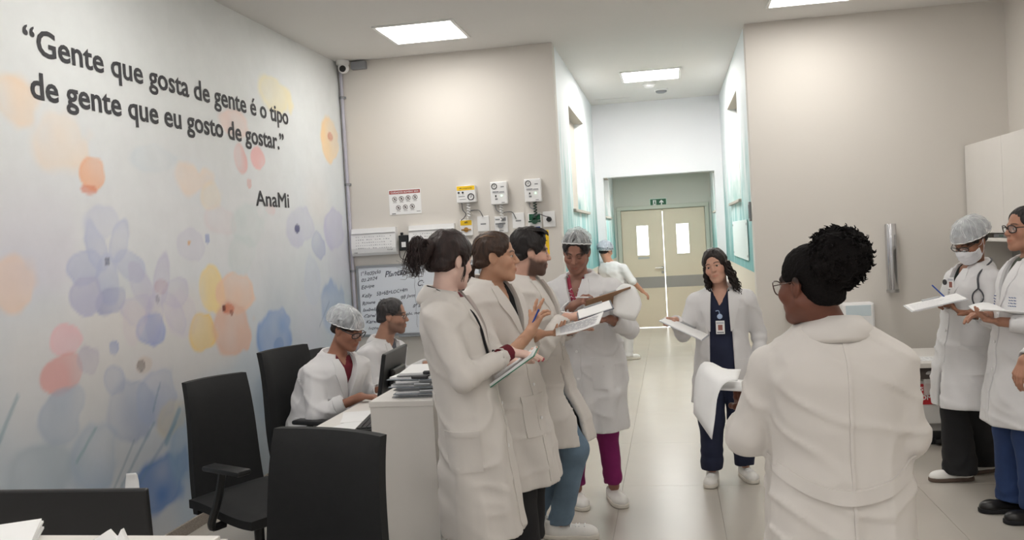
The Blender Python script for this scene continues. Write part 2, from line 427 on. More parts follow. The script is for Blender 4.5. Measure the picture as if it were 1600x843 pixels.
def corridor_wall(name, xin, sgn, y0, y1, niche, ztop):
    n0, n1, nz0, nz1 = niche; xo = xin + sgn * 0.15; mb = MB()
    for lo, hi in (((xin, y0, 0), (xo, n0, ztop)), ((xin, n1, 0), (xo, y1, ztop)), ((xin, n0, 0), (xo, n1, nz0)), ((xin, n0, nz1), (xo, n1, ztop))):
        mb.box(np.minimum(lo, hi), np.maximum(lo, hi))
    w = struct(name, mb, M_aqua)
    MB().box(np.minimum((xin + sgn * 0.11, n0, nz0), (xo, n0, nz0)), np.maximum((xin + sgn * 0.11, n1, nz1), (xo, n1, nz1))).build('niche_back', M_niche, w)
    b = MB().box(np.minimum((xin - sgn * 0.03, n0 - 0.03, nz0 - 0.025), (xo, n0, nz0)), np.maximum((xin - sgn * 0.03, n1 + 0.03, nz0 + 0.004), (xo, n1, nz0)), 0.004); b.build('niche_sill', M_niche, w)
    r = MB().box(np.minimum((xin + sgn * 0.004, n0 + 0.001, nz1 - 0.006), (xo, n0, nz1)), np.maximum((xin + sgn * 0.004, n1 - 0.001, nz1 - 0.001), (xo, n1, nz1))); r.build('niche_head', M_niche, w)
    return w
corridor_wall('wall_corridor_left', CX0, -1, YB + 0.15, YE, (9.05, 10.62, 1.93, 2.98), ZC)
corridor_wall('wall_corridor_right', CX1, 1, YB + 0.15, YE, (9.15, 10.62, 1.93, 3.01), ZC)
corridor_wall('wall_passage_left', CX0, -1, YE + 0.14, YD, (13.2, 14.7, 1.93, 2.55), 2.62)
corridor_wall('wall_passage_right', CX1, 1, YE + 0.14, YD, (13.2, 14.7, 1.93, 2.55), 2.62)
# bulkhead across the corridor with a wide opening
struct('wall_bulkhead', MB().box((CX0 - 0.15, YE, 2.41), (CX1 + 0.15, YE + 0.14, ZC)).box((CX0 - 0.15, YE, 0), (-0.845, YE + 0.14, 2.41)).box((0.60, YE, 0), (CX1 + 0.15, YE + 0.14, 2.41)), M_wall2)
# end wall around the double door
M_endwall = mat('sage_beige_paint', (206, 207, 199), 0.7)
struct('wall_end', MB().box((CX0, YD, 2.11), (CX1, YD + 0.12, 2.62)).box((CX0, YD, 0), (-0.90, YD + 0.12, 2.11)).box((0.655, YD, 0), (CX1, YD + 0.12, 2.11)), M_endwall)
struct('trim_1', MB().box((-0.905, YD - 0.03, 0), (-0.838, YD + 0.12, 2.052), 0.004).box((0.592, YD - 0.03, 0), (0.66, YD + 0.12, 2.052), 0.004).box((-0.905, YD - 0.03, 2.052), (0.66, YD + 0.12, 2.12), 0.004).box((-0.84, YD + 0.065, 0), (-0.80, YD + 0.1, 2.06)).box((0.555, YD + 0.065, 0), (0.595, YD + 0.1, 2.06)).box((-0.84, YD + 0.065, 2.01), (0.595, YD + 0.1, 2.06)), mat('door_frame_grey_green', (196, 200, 188), 0.45))
M_door = mat('cream_door_laminate', (222, 211, 191), 0.45, vary=0.015, vscale=4)
M_steel = mat('satin_steel_plate', (172, 170, 168), 0.4, 0.75)
M_pane = glass_mat('clear_door_glass', (245, 248, 250), 0.10)
def door(name, x0, x1, wx0, wx1, handle):
    z0, z1 = 0.012, 2.045; y0, y1 = YD + 0.02, YD + 0.06; wz0, wz1 = 1.262, 1.778
    mb = MB().box((x0, y0, z0), (wx0, y1, z1)).box((wx1, y0, z0), (x1, y1, z1)).box((wx0, y0, z0), (wx1, y1, wz0)).box((wx0, y0, wz1), (wx1, y1, z1))
    d = struct(name, mb, M_door)
    MB().box((wx0, y0 + 0.015, wz0), (wx1, y0 + 0.021, wz1)).build('pane', M_pane, d)
    fr = MB()
    for a, b in (((wx0 - 0.012, wz0 - 0.012), (wx1 + 0.012, wz0 + 0.004)), ((wx0 - 0.012, wz1 - 0.004), (wx1 + 0.012, wz1 + 0.012)), ((wx0 - 0.012, wz0), (wx0 + 0.004, wz1)), ((wx1 - 0.004, wz0), (wx1 + 0.012, wz1))):
        fr.box((a[0], y0 - 0.006, a[1]), (b[0], y0 + 0.01, b[1]))
    fr.build('pane_frame', mat('pale_bead', (228, 222, 206), 0.4), d)
    MB().box((x0 + 0.004, y0 - 0.003, 0.69), (x1 - 0.004, y0, 0.885)).build('push_plate', M_steel, d)
    if handle:
        h = MB().lathe([(0.024, -0.006), (0.024, 0.0)], (-0.165, y0 - 0.001, 1.035), axis=1, seg=16)
        h.tube([(-0.165, y0, 1.035), (-0.165, y0 - 0.045, 1.035), (-0.285, y0 - 0.05, 1.035)], 0.0095, 8)
        h.lathe([(0.024, -0.006), (0.024, 0.0)], (-0.165, y0 - 0.001, 0.955), axis=1, seg=16)
        h.build('door_handle', M_steel, d, True)
        MB().box((-0.575, y0 - 0.004, 1.20), (-0.38, y0, 1.235)).build('notice_strip', mat('aluminium_notice', (190, 192, 190), 0.4), d)
    return d
door('door_1', -0.832, -0.131, -0.58, -0.378, True)
door('door_2', -0.119, 0.586, 0.097, 0.311, False)
# added glowing panel for the daylight beyond the doors
struct('daylight_panel', MB().box((-1.6, YD + 1.9, 0.0), (1.4, YD + 1.94, 2.7)), mat('daylight_glow', (255, 255, 255), 0.4, emit=3.0))

# green exit sign above the doors
ex = empty('exit_sign', (-0.183, YD - 0.001, 2.16)); tag(ex, 'green exit sign with running figure and up arrow above the double doors', 'exit sign')
MB().box((-0.145, -0.012, -0.072), (0.145, 0, 0.072), 0.003).build('sign_edge', mat('exit_sign_rim', (214, 232, 222), 0.4), ex)
MB().box((-0.134, -0.016, -0.06), (0.134, -0.012, 0.06)).build('sign_board', M_green, ex)
MB().prism([(0.055, 0.045), (0.09, 0.01), (0.088, -0.012), (0.064, 0.008), (0.064, -0.045), (0.046, -0.045), (0.046, 0.008), (0.022, -0.012), (0.02, 0.01)], 1, -0.0185, -0.016).build('arrow', M_whitep, ex)
MB().box((-0.09, -0.0185, -0.045), (-0.035, -0.016, 0.045)).build('doorway_pictogram', M_whitep, ex)
rm = MB().lathe([(0.008, -0.0205), (0.008, -0.0185)], (-0.058, 0, 0.03), axis=1, seg=10)
rm.prism([(-0.07, 0.018), (-0.052, 0.02), (-0.05, -0.008), (-0.04, -0.03), (-0.048, -0.034), (-0.06, -0.012), (-0.074, -0.034), (-0.082, -0.03), (-0.068, -0.004)], 1, -0.0205, -0.0185); rm.build('running_figure', M_green, ex)

# ceiling LED panels
M_led = mat('led_diffuser', (255, 252, 247), 0.4, emit=PANEL_STRENGTH)
M_led_cool = mat('cool_led_diffuser', (255, 252, 248), 0.4, emit=CORRIDOR_STRENGTH)
M_ledframe = mat('white_lamp_frame', (238, 238, 236), 0.4)
def led(x, y, label, m=None):
    t = empty('ceiling_light', (x, y, ZC)); tag(t, label, 'ceiling light', 'square LED ceiling panels')
    f = MB()
    for lo, hi in (((-0.325, -0.325), (0.325, -0.30)), ((-0.325, 0.30), (0.325, 0.325)), ((-0.325, -0.30), (-0.30, 0.30)), ((0.30, -0.30), (0.325, 0.30))):
        f.box((lo[0], lo[1], -0.012), (hi[0], hi[1], 0.0))
    f.build('lamp_frame', M_ledframe, t)
    MB().box((-0.30, -0.30, -0.007), (0.30, 0.30, -0.002)).build('diffuser', m or M_led, t)
led(-1.89, 7.09, 'square LED ceiling panel near the mural wall')
led(1.15, 7.09, 'square LED ceiling panel cut by the top edge of the photo')
led(-0.128, 10.02, 'square LED ceiling panel in the corridor', M_led_cool)
for x, sd in ((-1.89, 'on the mural side'), (1.15, 'on the cabinet side')):
    for y, wh in ((4.05, 'above the people'), (1.0, 'above the camera'), (-1.6, 'behind the camera')): led(x, y, 'square LED ceiling panel %s %s, outside the photo' % (wh, sd))
_p = empty('ceiling_light', (-0.128, 13.9, 2.62)); tag(_p, 'square LED ceiling panel in the passage before the doors', 'ceiling light', 'square LED ceiling panels')
MB().box((-0.25, -0.25, -0.012), (0.25, 0.25, 0.0), 0.004).build('lamp_frame', M_ledframe, _p)
MB().box((-0.23, -0.23, -0.016), (0.23, 0.23, -0.012)).build('diffuser', mat('led_diffuser_low', (255, 254, 250), 0.4, emit=PASSAGE_STRENGTH), _p)
# detectors and hatch on the corridor ceiling
def detector(x, y, r, m, label):
    t = empty('smoke_detector', (x, y, ZC)); tag(t, label, 'smoke detector')
    MB().lathe([(r, 0), (r, -0.012), (r * 0.9, -0.018)], seg=24).build('base', M_whitep, t, True)
    MB().lathe([(r * 0.8, -0.018), (r * 0.75, -0.036), (r * 0.45, -0.046)], seg=24).build('sensor_cap', m, t, True)
detector(-0.026, 11.1, 0.085, M_grey, 'grey round smoke detector on the corridor ceiling')
detector(-0.16, 10.62, 0.075, M_whitep, 'white round smoke detector beside the corridor light')
h_ = MB().box((-0.86, 11.50, ZC - 0.006), (-0.42, 11.72, ZC), 0.002).build('ceiling_hatch', M_ceil)
tag(h_, 'small white access hatch in the corridor ceiling', 'hatch')

# ------------------------------------------------------------------ watercolour mural on the left wall
def build_mural():
    ys = np.arange(2.2, YB + 0.001, 0.0135); zs = np.arange(0, ZC + 0.0001, 0.0135)
    Yg, Zg = np.meshgrid(ys, zs, indexing='ij'); y = Yg.ravel(); z = Zg.ravel(); n = len(y)
    S = lambda c: np.array(lin(c)[:3])
    def nz(sc, o=0.0):
        return vnoise(np.stack([y * sc + o, z * sc + 1.7 * o, np.full(n, 3.3 + o)], 1))
    w1 = nz(2.2, 5) * 0.6 + nz(5, 9) * 0.3 + nz(11, 2) * 0.15
    w2 = nz(2.4, 14) * 0.6 + nz(5.5, 3) * 0.3 + nz(12, 7) * 0.15
    w3 = nz(7, 51) * 0.6 + nz(16, 61) * 0.4; w4 = nz(3.1, 71) * 0.7 + nz(7.5, 81) * 0.45
    top = S((228, 231, 231)); mid = S((230, 231, 234)); low = S((190, 201, 211))  # low: blue-grey print tone, darkened further for light falling off downwards
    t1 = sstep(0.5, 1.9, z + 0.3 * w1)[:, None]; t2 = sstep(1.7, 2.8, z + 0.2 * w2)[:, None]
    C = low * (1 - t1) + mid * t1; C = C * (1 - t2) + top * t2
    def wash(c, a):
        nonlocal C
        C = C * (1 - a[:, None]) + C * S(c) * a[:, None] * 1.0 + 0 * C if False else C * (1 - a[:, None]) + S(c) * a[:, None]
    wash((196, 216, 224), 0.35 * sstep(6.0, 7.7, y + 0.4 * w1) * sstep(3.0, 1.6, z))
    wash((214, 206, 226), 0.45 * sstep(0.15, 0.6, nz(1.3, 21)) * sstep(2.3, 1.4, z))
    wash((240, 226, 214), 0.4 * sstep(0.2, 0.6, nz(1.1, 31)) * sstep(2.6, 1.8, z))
    wash((190, 205, 222), 0.45 * sstep(0.0, 0.5, nz(1.5, 41)) * sstep(1.2, 0.4, z))
    def blob(cy, cz, ry, rz, c, a=0.7, warp=0.22, edge=0.35, soft=0.22, rot=0.0):
        soft = 0.08 + soft * 0.5; edge = edge * 1.5; a = min(1, a * 1.12)
        dy = (y - cy); dz = (z - cz); ca, sa = math.cos(rot), math.sin(rot)
        u = (dy * ca + dz * sa) / ry + warp * (1.3 * w1 + 0.8 * w3); v = (-dy * sa + dz * ca) / rz + warp * (1.3 * w2 + 0.8 * w4)
        r = np.sqrt(u * u + v * v) + 0.26 * w3; al = sstep(1.0, 1.0 - max(soft, 0.16), r)
        ring = np.exp(-((r - (1 - soft * 0.7)) / 0.09) ** 2) * edge * (0.4 + 0.6 * np.clip(w1 + 0.3, 0, 1))
        al = np.clip(al * np.clip(0.66 + 0.6 * w4, 0.3, 1.0) + ring * al * 0.6, 0, 1) * a
        wash(c, np.clip(al, 0, 1))
    def flower(cy, cz, r, c, a=0.6, n=5, ph=0.3, dark=None, dr=0.05, ry=1.0):
        for k in range(n):
            an = ph + 2 * math.pi * k / n; q = 0.62 * r * (1 + 0.15 * math.sin(3 * k + ph))
            blob(cy + q * math.cos(an) * ry, cz + q * math.sin(an), 0.52 * r * ry, 0.5 * r, c, a, rot=an, soft=0.3)
        if dark: blob(cy, cz, dr, dr * 1.1, dark, 0.95, warp=0.35, soft=0.5)
    for e in MURAL:
        if e[0] == 'b': blob(*e[1:])
        elif e[0] == 'f': flower(*e[1:])
        else:                                              # stem stroke
            _, ya, za, yb, zb, w, c, a = e
            t = np.clip(((y - ya) * (yb - ya) + (z - za) * (zb - za)) / ((yb - ya) ** 2 + (zb - za) ** 2), 0, 1)
            d = np.hypot(y - ya - t * (yb - ya) + 0.02 * w1, z - za - t * (zb - za)); wash(c, a * sstep(w, w * 0.3, d))
    i = np.arange(n).reshape(len(ys), len(zs))
    F = np.stack([i[:-1, :-1], i[1:, :-1], i[1:, 1:], i[:-1, 1:]], -1).reshape(-1, 4)
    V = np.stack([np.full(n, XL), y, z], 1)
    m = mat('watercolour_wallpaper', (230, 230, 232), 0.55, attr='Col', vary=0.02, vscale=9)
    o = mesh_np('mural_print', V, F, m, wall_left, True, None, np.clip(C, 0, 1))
    tag(o, 'pastel watercolour flower mural')
MURAL = [
    ('b', 3.71, 2.42, 0.21, 0.15, (248, 214, 178), 0.75, 0.25, 0.35, 0.7, 0.0),
    ('b', 3.98, 2.25, 0.261, 0.191, (248, 222, 196), 0.6, 0.25, 0.35, 0.7, 0.0),
    ('b', 3.6, 1.59, 0.18, 0.145, (246, 212, 188), 0.65, 0.25, 0.35, 0.6, 0.0),
    ('b', 4.24, 2.12, 0.127, 0.087, (242, 186, 148), 0.85, 0.25, 0.35, 0.25, 0.0),
    ('b', 4.2, 2.04, 0.084, 0.03, (226, 140, 110), 0.7, 0.25, 0.35, 0.6, 0.0),
    ('b', 6.52, 2.86, 0.301, 0.17, (250, 234, 176), 0.75, 0.25, 0.35, 0.6, 0.0),
    ('b', 5.83, 2.56, 0.245, 0.117, (247, 208, 196), 0.75, 0.25, 0.35, 0.5, 0.0),
    ('b', 5.9, 2.33, 0.125, 0.109, (238, 172, 168), 0.85, 0.25, 0.35, 0.25, 0.0),
    ('b', 6.16, 2.36, 0.125, 0.085, (244, 190, 188), 0.8, 0.25, 0.35, 0.25, 0.0),
    ('b', 6.0, 2.16, 0.04, 0.037, (224, 150, 142), 0.8, 0.25, 0.35, 0.25, 0.0),
    ('b', 6.32, 1.98, 0.11, 0.048, (240, 196, 196), 0.5, 0.25, 0.35, 0.6, 0.0),
    ('b', 7.61, 2.65, 0.248, 0.243, (249, 214, 160), 0.8, 0.25, 0.35, 0.25, 0.0),
    ('b', 7.64, 2.67, 0.078, 0.052, (206, 110, 80), 0.85, 0.25, 0.35, 0.6, 0.0),
    ('f', 4.31, 1.66, 0.197, (188, 195, 222), 0.75, 5, 0.9, (66, 66, 104), 0.027, 1.62),
    ('b', 4.29, 1.87, 0.19, 0.118, (206, 210, 228), 0.6, 0.25, 0.35, 0.5, 0.0),
    ('b', 4.31, 1.45, 0.132, 0.088, (168, 172, 205), 0.75, 0.25, 0.35, 0.25, 0.0),
    ('b', 4.14, 1.5, 0.143, 0.098, (190, 190, 216), 0.7, 0.25, 0.35, 0.25, 0.0),
    ('f', 4.75, 1.42, 0.192, (196, 190, 216), 0.65, 6, 0.2, (84, 74, 118), 0.026, 1.78),
    ('b', 4.8, 1.49, 0.093, 0.052, (190, 140, 160), 0.6, 0.25, 0.35, 0.6, 0.0),
    ('b', 4.67, 1.24, 0.165, 0.094, (145, 161, 213), 0.84, 0.25, 0.35, 0.25, 0.0),
    ('b', 4.51, 1.29, 0.119, 0.141, (222, 205, 216), 0.5, 0.25, 0.35, 0.5, 0.0),
    ('b', 5.0, 1.3, 0.187, 0.155, (216, 206, 222), 0.6, 0.25, 0.35, 0.25, 0.0),
    ('b', 3.95, 1.3, 0.132, 0.088, (240, 198, 204), 0.75, 0.25, 0.35, 0.25, 0.0),
    ('b', 3.9, 1.14, 0.166, 0.111, (227, 176, 173), 0.84, 0.25, 0.35, 0.25, 0.0),
    ('b', 4.1, 1.17, 0.111, 0.097, (192, 184, 200), 0.66, 0.25, 0.35, 0.25, 0.0),
    ('b', 4.31, 1.2, 0.049, 0.047, (118, 142, 200), 0.95, 0.1, 0.35, 0.12, 0.0),
    ('b', 4.55, 1.07, 0.048, 0.042, (52, 56, 84), 0.95, 0.25, 0.35, 0.2, 0.0),
    ('b', 4.58, 1.07, 0.098, 0.064, (207, 185, 163), 0.48, 0.25, 0.35, 0.6, 0.0),
    ('b', 5.39, 1.43, 0.181, 0.165, (249, 222, 152), 0.8, 0.25, 0.35, 0.25, 0.0),
    ('b', 5.25, 1.16, 0.204, 0.145, (244, 205, 100), 0.95, 0.25, 0.35, 0.25, 0.0),
    ('b', 5.73, 1.39, 0.295, 0.149, (246, 206, 178), 0.75, 0.25, 0.35, 0.25, 0.0),
    ('b', 5.64, 1.17, 0.304, 0.198, (230, 188, 166), 0.72, 0.25, 0.35, 0.25, 0.0),
    ('b', 5.59, 1.3, 0.105, 0.043, (214, 120, 84), 0.85, 0.25, 0.35, 0.7, 0.0),
    ('b', 5.52, 1.31, 0.026, 0.025, (120, 60, 50), 0.9, 0.25, 0.35, 0.25, 0.0),
    ('b', 5.62, 1.27, 0.027, 0.021, (150, 80, 60), 0.9, 0.25, 0.35, 0.25, 0.0),
    ('b', 6.26, 1.02, 0.304, 0.198, (131, 163, 214), 0.95, 0.25, 0.35, 0.25, 0.0),
    ('b', 6.31, 0.96, 0.099, 0.067, (104, 140, 200), 0.8, 0.25, 0.35, 0.5, 0.0),
    ('b', 4.3, 1.01, 0.11, 0.101, (161, 172, 202), 0.8999999999999999, 0.25, 0.35, 0.25, 0.0),
    ('b', 4.42, 0.83, 0.254, 0.193, (174, 182, 201), 0.8999999999999999, 0.25, 0.35, 0.25, 0.0),
    ('b', 4.71, 0.86, 0.233, 0.182, (171, 182, 206), 0.72, 0.25, 0.35, 0.25, 0.0),
    ('b', 4.64, 0.36, 0.445, 0.179, (100, 138, 197), 0.8999999999999999, 0.25, 0.35, 0.6, 0.0),
    ('b', 5.01, 0.49, 0.29, 0.268, (148, 178, 205), 0.72, 0.25, 0.35, 0.6, 0.0),
    ('b', 4.1, 0.65, 0.253, 0.193, (160, 179, 201), 0.72, 0.25, 0.35, 0.6, 0.0),
    ('b', 3.68, 0.69, 0.251, 0.175, (172, 185, 196), 0.72, 0.25, 0.35, 0.6, 0.0),
    ('b', 3.88, 0.92, 0.183, 0.153, (175, 186, 202), 0.66, 0.25, 0.35, 0.25, 0.0),
    ('b', 7.64, 1.83, 0.281, 0.195, (200, 200, 224), 0.75, 0.25, 0.35, 0.25, 0.0),
    ('b', 7.24, 1.69, 0.17, 0.12, (176, 184, 212), 0.7, 0.25, 0.35, 0.25, 0.0),
    ('b', 6.84, 1.85, 0.331, 0.155, (206, 208, 226), 0.7, 0.25, 0.35, 0.25, 0.0),
    ('b', 6.8, 1.85, 0.063, 0.041, (90, 92, 132), 0.9, 0.25, 0.35, 0.4, 0.0),
    ('b', 7.45, 1.15, 0.269, 0.333, (154, 178, 213), 0.72, 0.25, 0.35, 0.5, 0.0),
    ('b', 7.06, 1.4, 0.243, 0.212, (204, 212, 228), 0.5, 0.25, 0.35, 0.5, 0.0),
    ('b', 5.17, 1.74, 0.198, 0.12, (214, 212, 226), 0.55, 0.25, 0.35, 0.25, 0.0),
    ('b', 5.56, 1.89, 0.26, 0.111, (232, 216, 220), 0.5, 0.25, 0.35, 0.5, 0.0),
    ('b', 5.23, 2.15, 0.263, 0.122, (248, 222, 200), 0.5, 0.25, 0.35, 0.6, 0.0),
    ('b', 5.45, 2.03, 0.167, 0.109, (248, 228, 196), 0.5, 0.25, 0.35, 0.6, 0.0),
    ('b', 5.37, 1.77, 0.033, 0.037, (150, 164, 206), 0.8, 0.25, 0.35, 0.25, 0.0),
    ('b', 5.14, 1.75, 0.023, 0.016, (220, 170, 110), 0.8, 0.25, 0.35, 0.25, 0.0),
    ('b', 5.84, 1.65, 0.228, 0.179, (212, 222, 222), 0.6, 0.25, 0.35, 0.5, 0.0),
    ('b', 5.97, 1.87, 0.297, 0.183, (206, 220, 220), 0.5, 0.25, 0.35, 0.5, 0.0),
    ('b', 4.81, 2.24, 0.267, 0.098, (212, 222, 230), 0.5, 0.25, 0.35, 0.6, 0.0),
    ('b', 4.76, 0.78, 0.132, 0.147, (186, 191, 207), 0.6, 0.25, 0.35, 0.25, 0.0),
    ('b', 6.09, 0.61, 0.269, 0.229, (174, 192, 209), 0.72, 0.25, 0.35, 0.6, 0.0),
    ('b', 6.49, 0.64, 0.232, 0.292, (178, 197, 203), 0.72, 0.25, 0.35, 0.6, 0.0),
    ('b', 4.82, 0.71, 0.203, 0.126, (210, 199, 172), 0.54, 0.25, 0.35, 0.6, 0.0),
    ('b', 6.92, 0.78, 0.039, 0.031, (90, 130, 190), 0.8, 0.25, 0.35, 0.25, 0.0),
    ('s', 3.45, 0.89, 3.59, 1.07, 0.02, (110, 150, 165), 0.5),
    ('s', 3.95, 0.68, 4.11, 0.81, 0.016, (120, 160, 170), 0.5),
    ('s', 4.29, 0.46, 4.63, 0.73, 0.016, (120, 150, 170), 0.5),
    ('s', 4.21, 0.45, 4.43, 0.67, 0.012, (110, 140, 160), 0.4),
    ('s', 7.38, 1.21, 7.13, 1.02, 0.012, (120, 140, 170), 0.5),
    ('s', 4.74, 0.59, 4.9, 0.75, 0.03, (104, 150, 180), 0.6),
    ('s', 4.63, 0.8, 4.72, 0.94, 0.012, (110, 140, 170), 0.5),
    ('s', 4.43, 0.42, 4.85, 0.68, 0.02, (120, 150, 180), 0.4)]

build_mural()
# printed quotation
q = empty('wall_quote', (XL + 0.001, 5.2, 2.5)); tag(q, 'large dark grey quotation lettering on the flower mural wall', 'lettering')
def wall_text(name, s, y, z, w, h, bold):
    M = np.eye(4); M[:3, :3] = np.array([[0, 0, 1], [1, 0, 0], [0, 1, 0]]); M[:3, 3] = (0.002, y - 5.2, z - 2.5)
    return split_letters(text_mesh(name, s, M_dark, w, h, bold, 0.0, q, M), name)
wall_text('letter', '\u201cGente que gosta de gente \u00e9 o tipo', 3.787, 2.668, 2.965, 0.132, 0.018)
wall_text('letter', 'de gente que eu gosto de gostar.\u201d', 3.812, 2.455, 2.83, 0.132, 0.020)
wall_text('letter', 'AnaMi', 6.09, 2.008, 0.575, 0.116, 0.014)

# ------------------------------------------------------------------ fittings on the back wall
yw = YB
# security camera in the corner, junction box, conduit
t = empty('security_camera', (-2.868, yw - 0.075, 3.335)); tag(t, 'white turret security camera in the corner above the conduit', 'camera')
MB().lathe([(0.058, 0.04), (0.062, 0.025), (0.058, 0.0), (0.045, -0.008)], seg=24).build('mount_ring', M_whitep, t, True)
MB().lathe([(0.004, 0.05), (0.03, 0.042), (0.047, 0.02), (0.052, 0.0), (0.047, -0.02), (0.03, -0.042), (0.004, -0.05)], (0.01, -0.012, -0.03), axis=1, seg=20).build('eyeball', M_whitep, t, True)
MB().lathe([(0.03, -0.008), (0.03, 0.0), (0.02, 0.006)], (0.018, -0.055, -0.045), axis=1, seg=18).build('lens', M_black, t, True)
b = MB().box((-2.80, yw - 0.06, 3.292), (-2.66, yw, 3.362), 0.008).build('junction_box', M_grey); tag(b, 'small grey junction box beside the security camera', 'junction box')
t = empty('conduit_pipe', (-2.914, yw - 0.02, 0)); tag(t, 'grey lilac vertical conduit pipe in the room corner', 'pipe')
MB().tube([(0, 0, 0.08), (0, 0, 3.29)], 0.0155, 12).build('pipe', mat('lilac_grey_pvc', (186, 184, 196), 0.4), t, True)
for z in (0.6, 1.45, 2.25, 3.05):
    MB().lathe([(0.0205, z - 0.012), (0.0205, z + 0.012)], seg=14).box((-0.03, 0.004, z - 0.01), (0.03, 0.02, z + 0.01), 0.002).build('clip', M_grey, t, True)
# prohibition poster
t = empty('notice_poster', (-2.378, yw - 0.001, 2.06)); tag(t, 'white notice with red header and round prohibition pictograms on the wall', 'poster')
MB().box((-0.152, -0.003, -0.114), (0.152, 0, 0.114)).build('sheet', M_paper, t)
MB().box((-0.146, -0.0042, 0.074), (0.146, -0.003, 0.106)).build('header_band', mat('brick_red_print', (158, 66, 62), 0.6), t)
def front_M(x, z, y): return frame((x, y, z), (1, 0, 0), (0, 0, 1))
text_mesh('header_text', 'CUIDADOS BOMBAS 2024', M_paper, 0.265, 0.017, 0.01, 0, t, front_M(-0.132, 0.082, -0.0048))
for i, (x, z) in enumerate([(-0.098, 0.028), (-0.033, 0.03), (0.031, 0.033), (0.097, 0.036), (-0.066, -0.052), (0.0, -0.05), (0.066, -0.047)]):
    pg = MB()
    an = np.linspace(0, 2 * math.pi, 21)
    ring = [(x + 0.021 * math.cos(a), -0.0045, z + 0.021 * math.sin(a)) for a in an]
    pg.tube(ring, 0.0022, 5, False).tube([(x - 0.014, -0.0045, z + 0.014), (x + 0.014, -0.0045, z - 0.014)], 0.002, 5)
    pg.prism([(x - 0.008, z - 0.01), (x + 0.007, z - 0.008), (x + 0.009, z + 0.006), (x - 0.004, z + 0.01)], 1, -0.0042, -0.003)
    pg.box((x - 0.018, -0.0036, z - 0.034), (x + 0.018, -0.003, z - 0.031))
    pg.build('pictogram', mat('grey_brown_print', (112, 100, 98), 0.7), t)
MB().box((-0.13, -0.0036, -0.108), (-0.095, -0.003, -0.102)).box((0.105, -0.0036, -0.095), (0.14, -0.003, -0.091)).build('footer_print', M_dark, t)
# two white call panels
def call_panel(x0, label):
    t = empty('call_panel', (x0, yw, 1.71)); tag(t, label, 'wall panel', 'white call panels on the back wall')
    pr = [(0, -0.125), (-0.055, -0.125), (-0.075, -0.10), (-0.082, -0.06), (-0.07, 0.075), (-0.062, 0.085), (-0.055, 0.125), (0, 0.127)]
    o = MB().prism(pr, 0, 0.0, 0.425).build('housing', M_whitep, t)
    fc = lambda z: -0.082 + (z + 0.06) * 0.012 / 0.135 - 0.0008
    pm = MB(); rr = random.Random(3)
    for zi in range(5):
        z = 0.045 - zi * 0.026
        for k in range(17):
            if rr.random() < 0.22: continue
            x = 0.045 + k * 0.0205; wd = rr.uniform(0.006, 0.014); hh = rr.uniform(0.003, 0.007)
            pm.box((x, fc(z) - 0.0006, z), (x + wd, fc(z) + 0.002, z + hh))
    tag(pm.build('key_chart_print', mat('faint_print', (150, 152, 158), 0.7), t), kind='stuff')
    MB().box((0.005, -0.0785, 0.078), (0.42, -0.0660, 0.081)).build('cover_seam', mat('seam_grey', (176, 176, 178), 0.6), t)
    text_mesh('maker_mark', 'Hill', M_dark, 0.028, 0.013, 0.01, 0, t, frame((0.028, -0.0792, -0.101), (1, 0, 0), (0, -0.27, 1)))
    text_mesh('model_mark', 'Fortali', M_dark, 0.05, 0.011, 0.01, 0, t, frame((0.345, -0.0826, -0.083), (1, 0, 0), (0, -0.16, 1)))
call_panel(-2.893, 'white call panel nearest the corner conduit')
call_panel(-2.343, 'white call panel behind the dark haired woman')
t = empty('power_adapter', (-2.405, yw, 1.69)); tag(t, 'black power adapter hanging between the two white call panels', 'adapter')
MB().box((-0.046, -0.045, -0.075), (0.046, 0, 0.065), 0.008).build('body', M_black, t)
MB().box((-0.018, -0.047, -0.045), (0.022, -0.045, 0.002)).build('rating_label', M_paper, t)
MB().box((-0.03, -0.03, 0.065), (-0.005, -0.01, 0.09), 0.004).build('plug', M_black, t)
MB().tube(spline([(-0.04, -0.03, -0.04), (-0.045, -0.03, -0.12), (-0.02, -0.02, -0.155), (0.05, -0.015, -0.15), (0.11, -0.012, -0.11)], 20), 0.003, 6).build('cord', M_black, t, True)
# whiteboard with handwriting
t = empty('whiteboard', (-2.30, yw, 1.165)); tag(t, 'whiteboard with handwritten shift list in aluminium frame', 'whiteboard')
wx0, wx1, wz0, wz1 = -0.585, 0.60, -0.33, 0.33
M_board = mat('whiteboard_enamel', (226, 231, 238), 0.22)
MB().box((wx0 + 0.015, -0.014, wz0 + 0.015), (wx1 - 0.015, 0, wz1 - 0.015)).build('board_surface', M_board, t)
for lo, hi in (((wx0, wz1 - 0.022), (wx1, wz1)), ((wx0, wz0), (wx1, wz0 + 0.022)), ((wx0, wz0 + 0.022), (wx0 + 0.022, wz1 - 0.022)), ((wx1 - 0.022, wz0 + 0.022), (wx1, wz1 - 0.022))):
    MB().box((lo[0], -0.022, lo[1]), (hi[0], 0, hi[1]), 0.003).build('frame_rail', M_alu, t)
M_ink = mat('grey_marker_ink', (78, 82, 96), 0.6)
rr = random.Random(11)
def write(s, x, z, h, w, rot=0.03):
    M = frame((x, -0.0147, z), (math.cos(rot), 0, math.sin(rot)), (-math.sin(rot), 0, math.cos(rot)))
    text_mesh('handwriting', s, M_ink, w, h, 0.012, 0, t, M, 0.35, wob=True)
write('1\u00ba Recepc\u0327a\u0303o'.replace('c\u0327a\u0303', '\u00e7\u00e3'), -0.545, 0.235, 0.038, 0.20, 0.10); write('Plant\u00e3o', -0.31, 0.215, 0.055, 0.21, 0.06)
write('02.2024', -0.54, 0.180, 0.03, 0.16, 0.10); write('Equipe', -0.545, 0.115, 0.034, 0.13, 0.08)
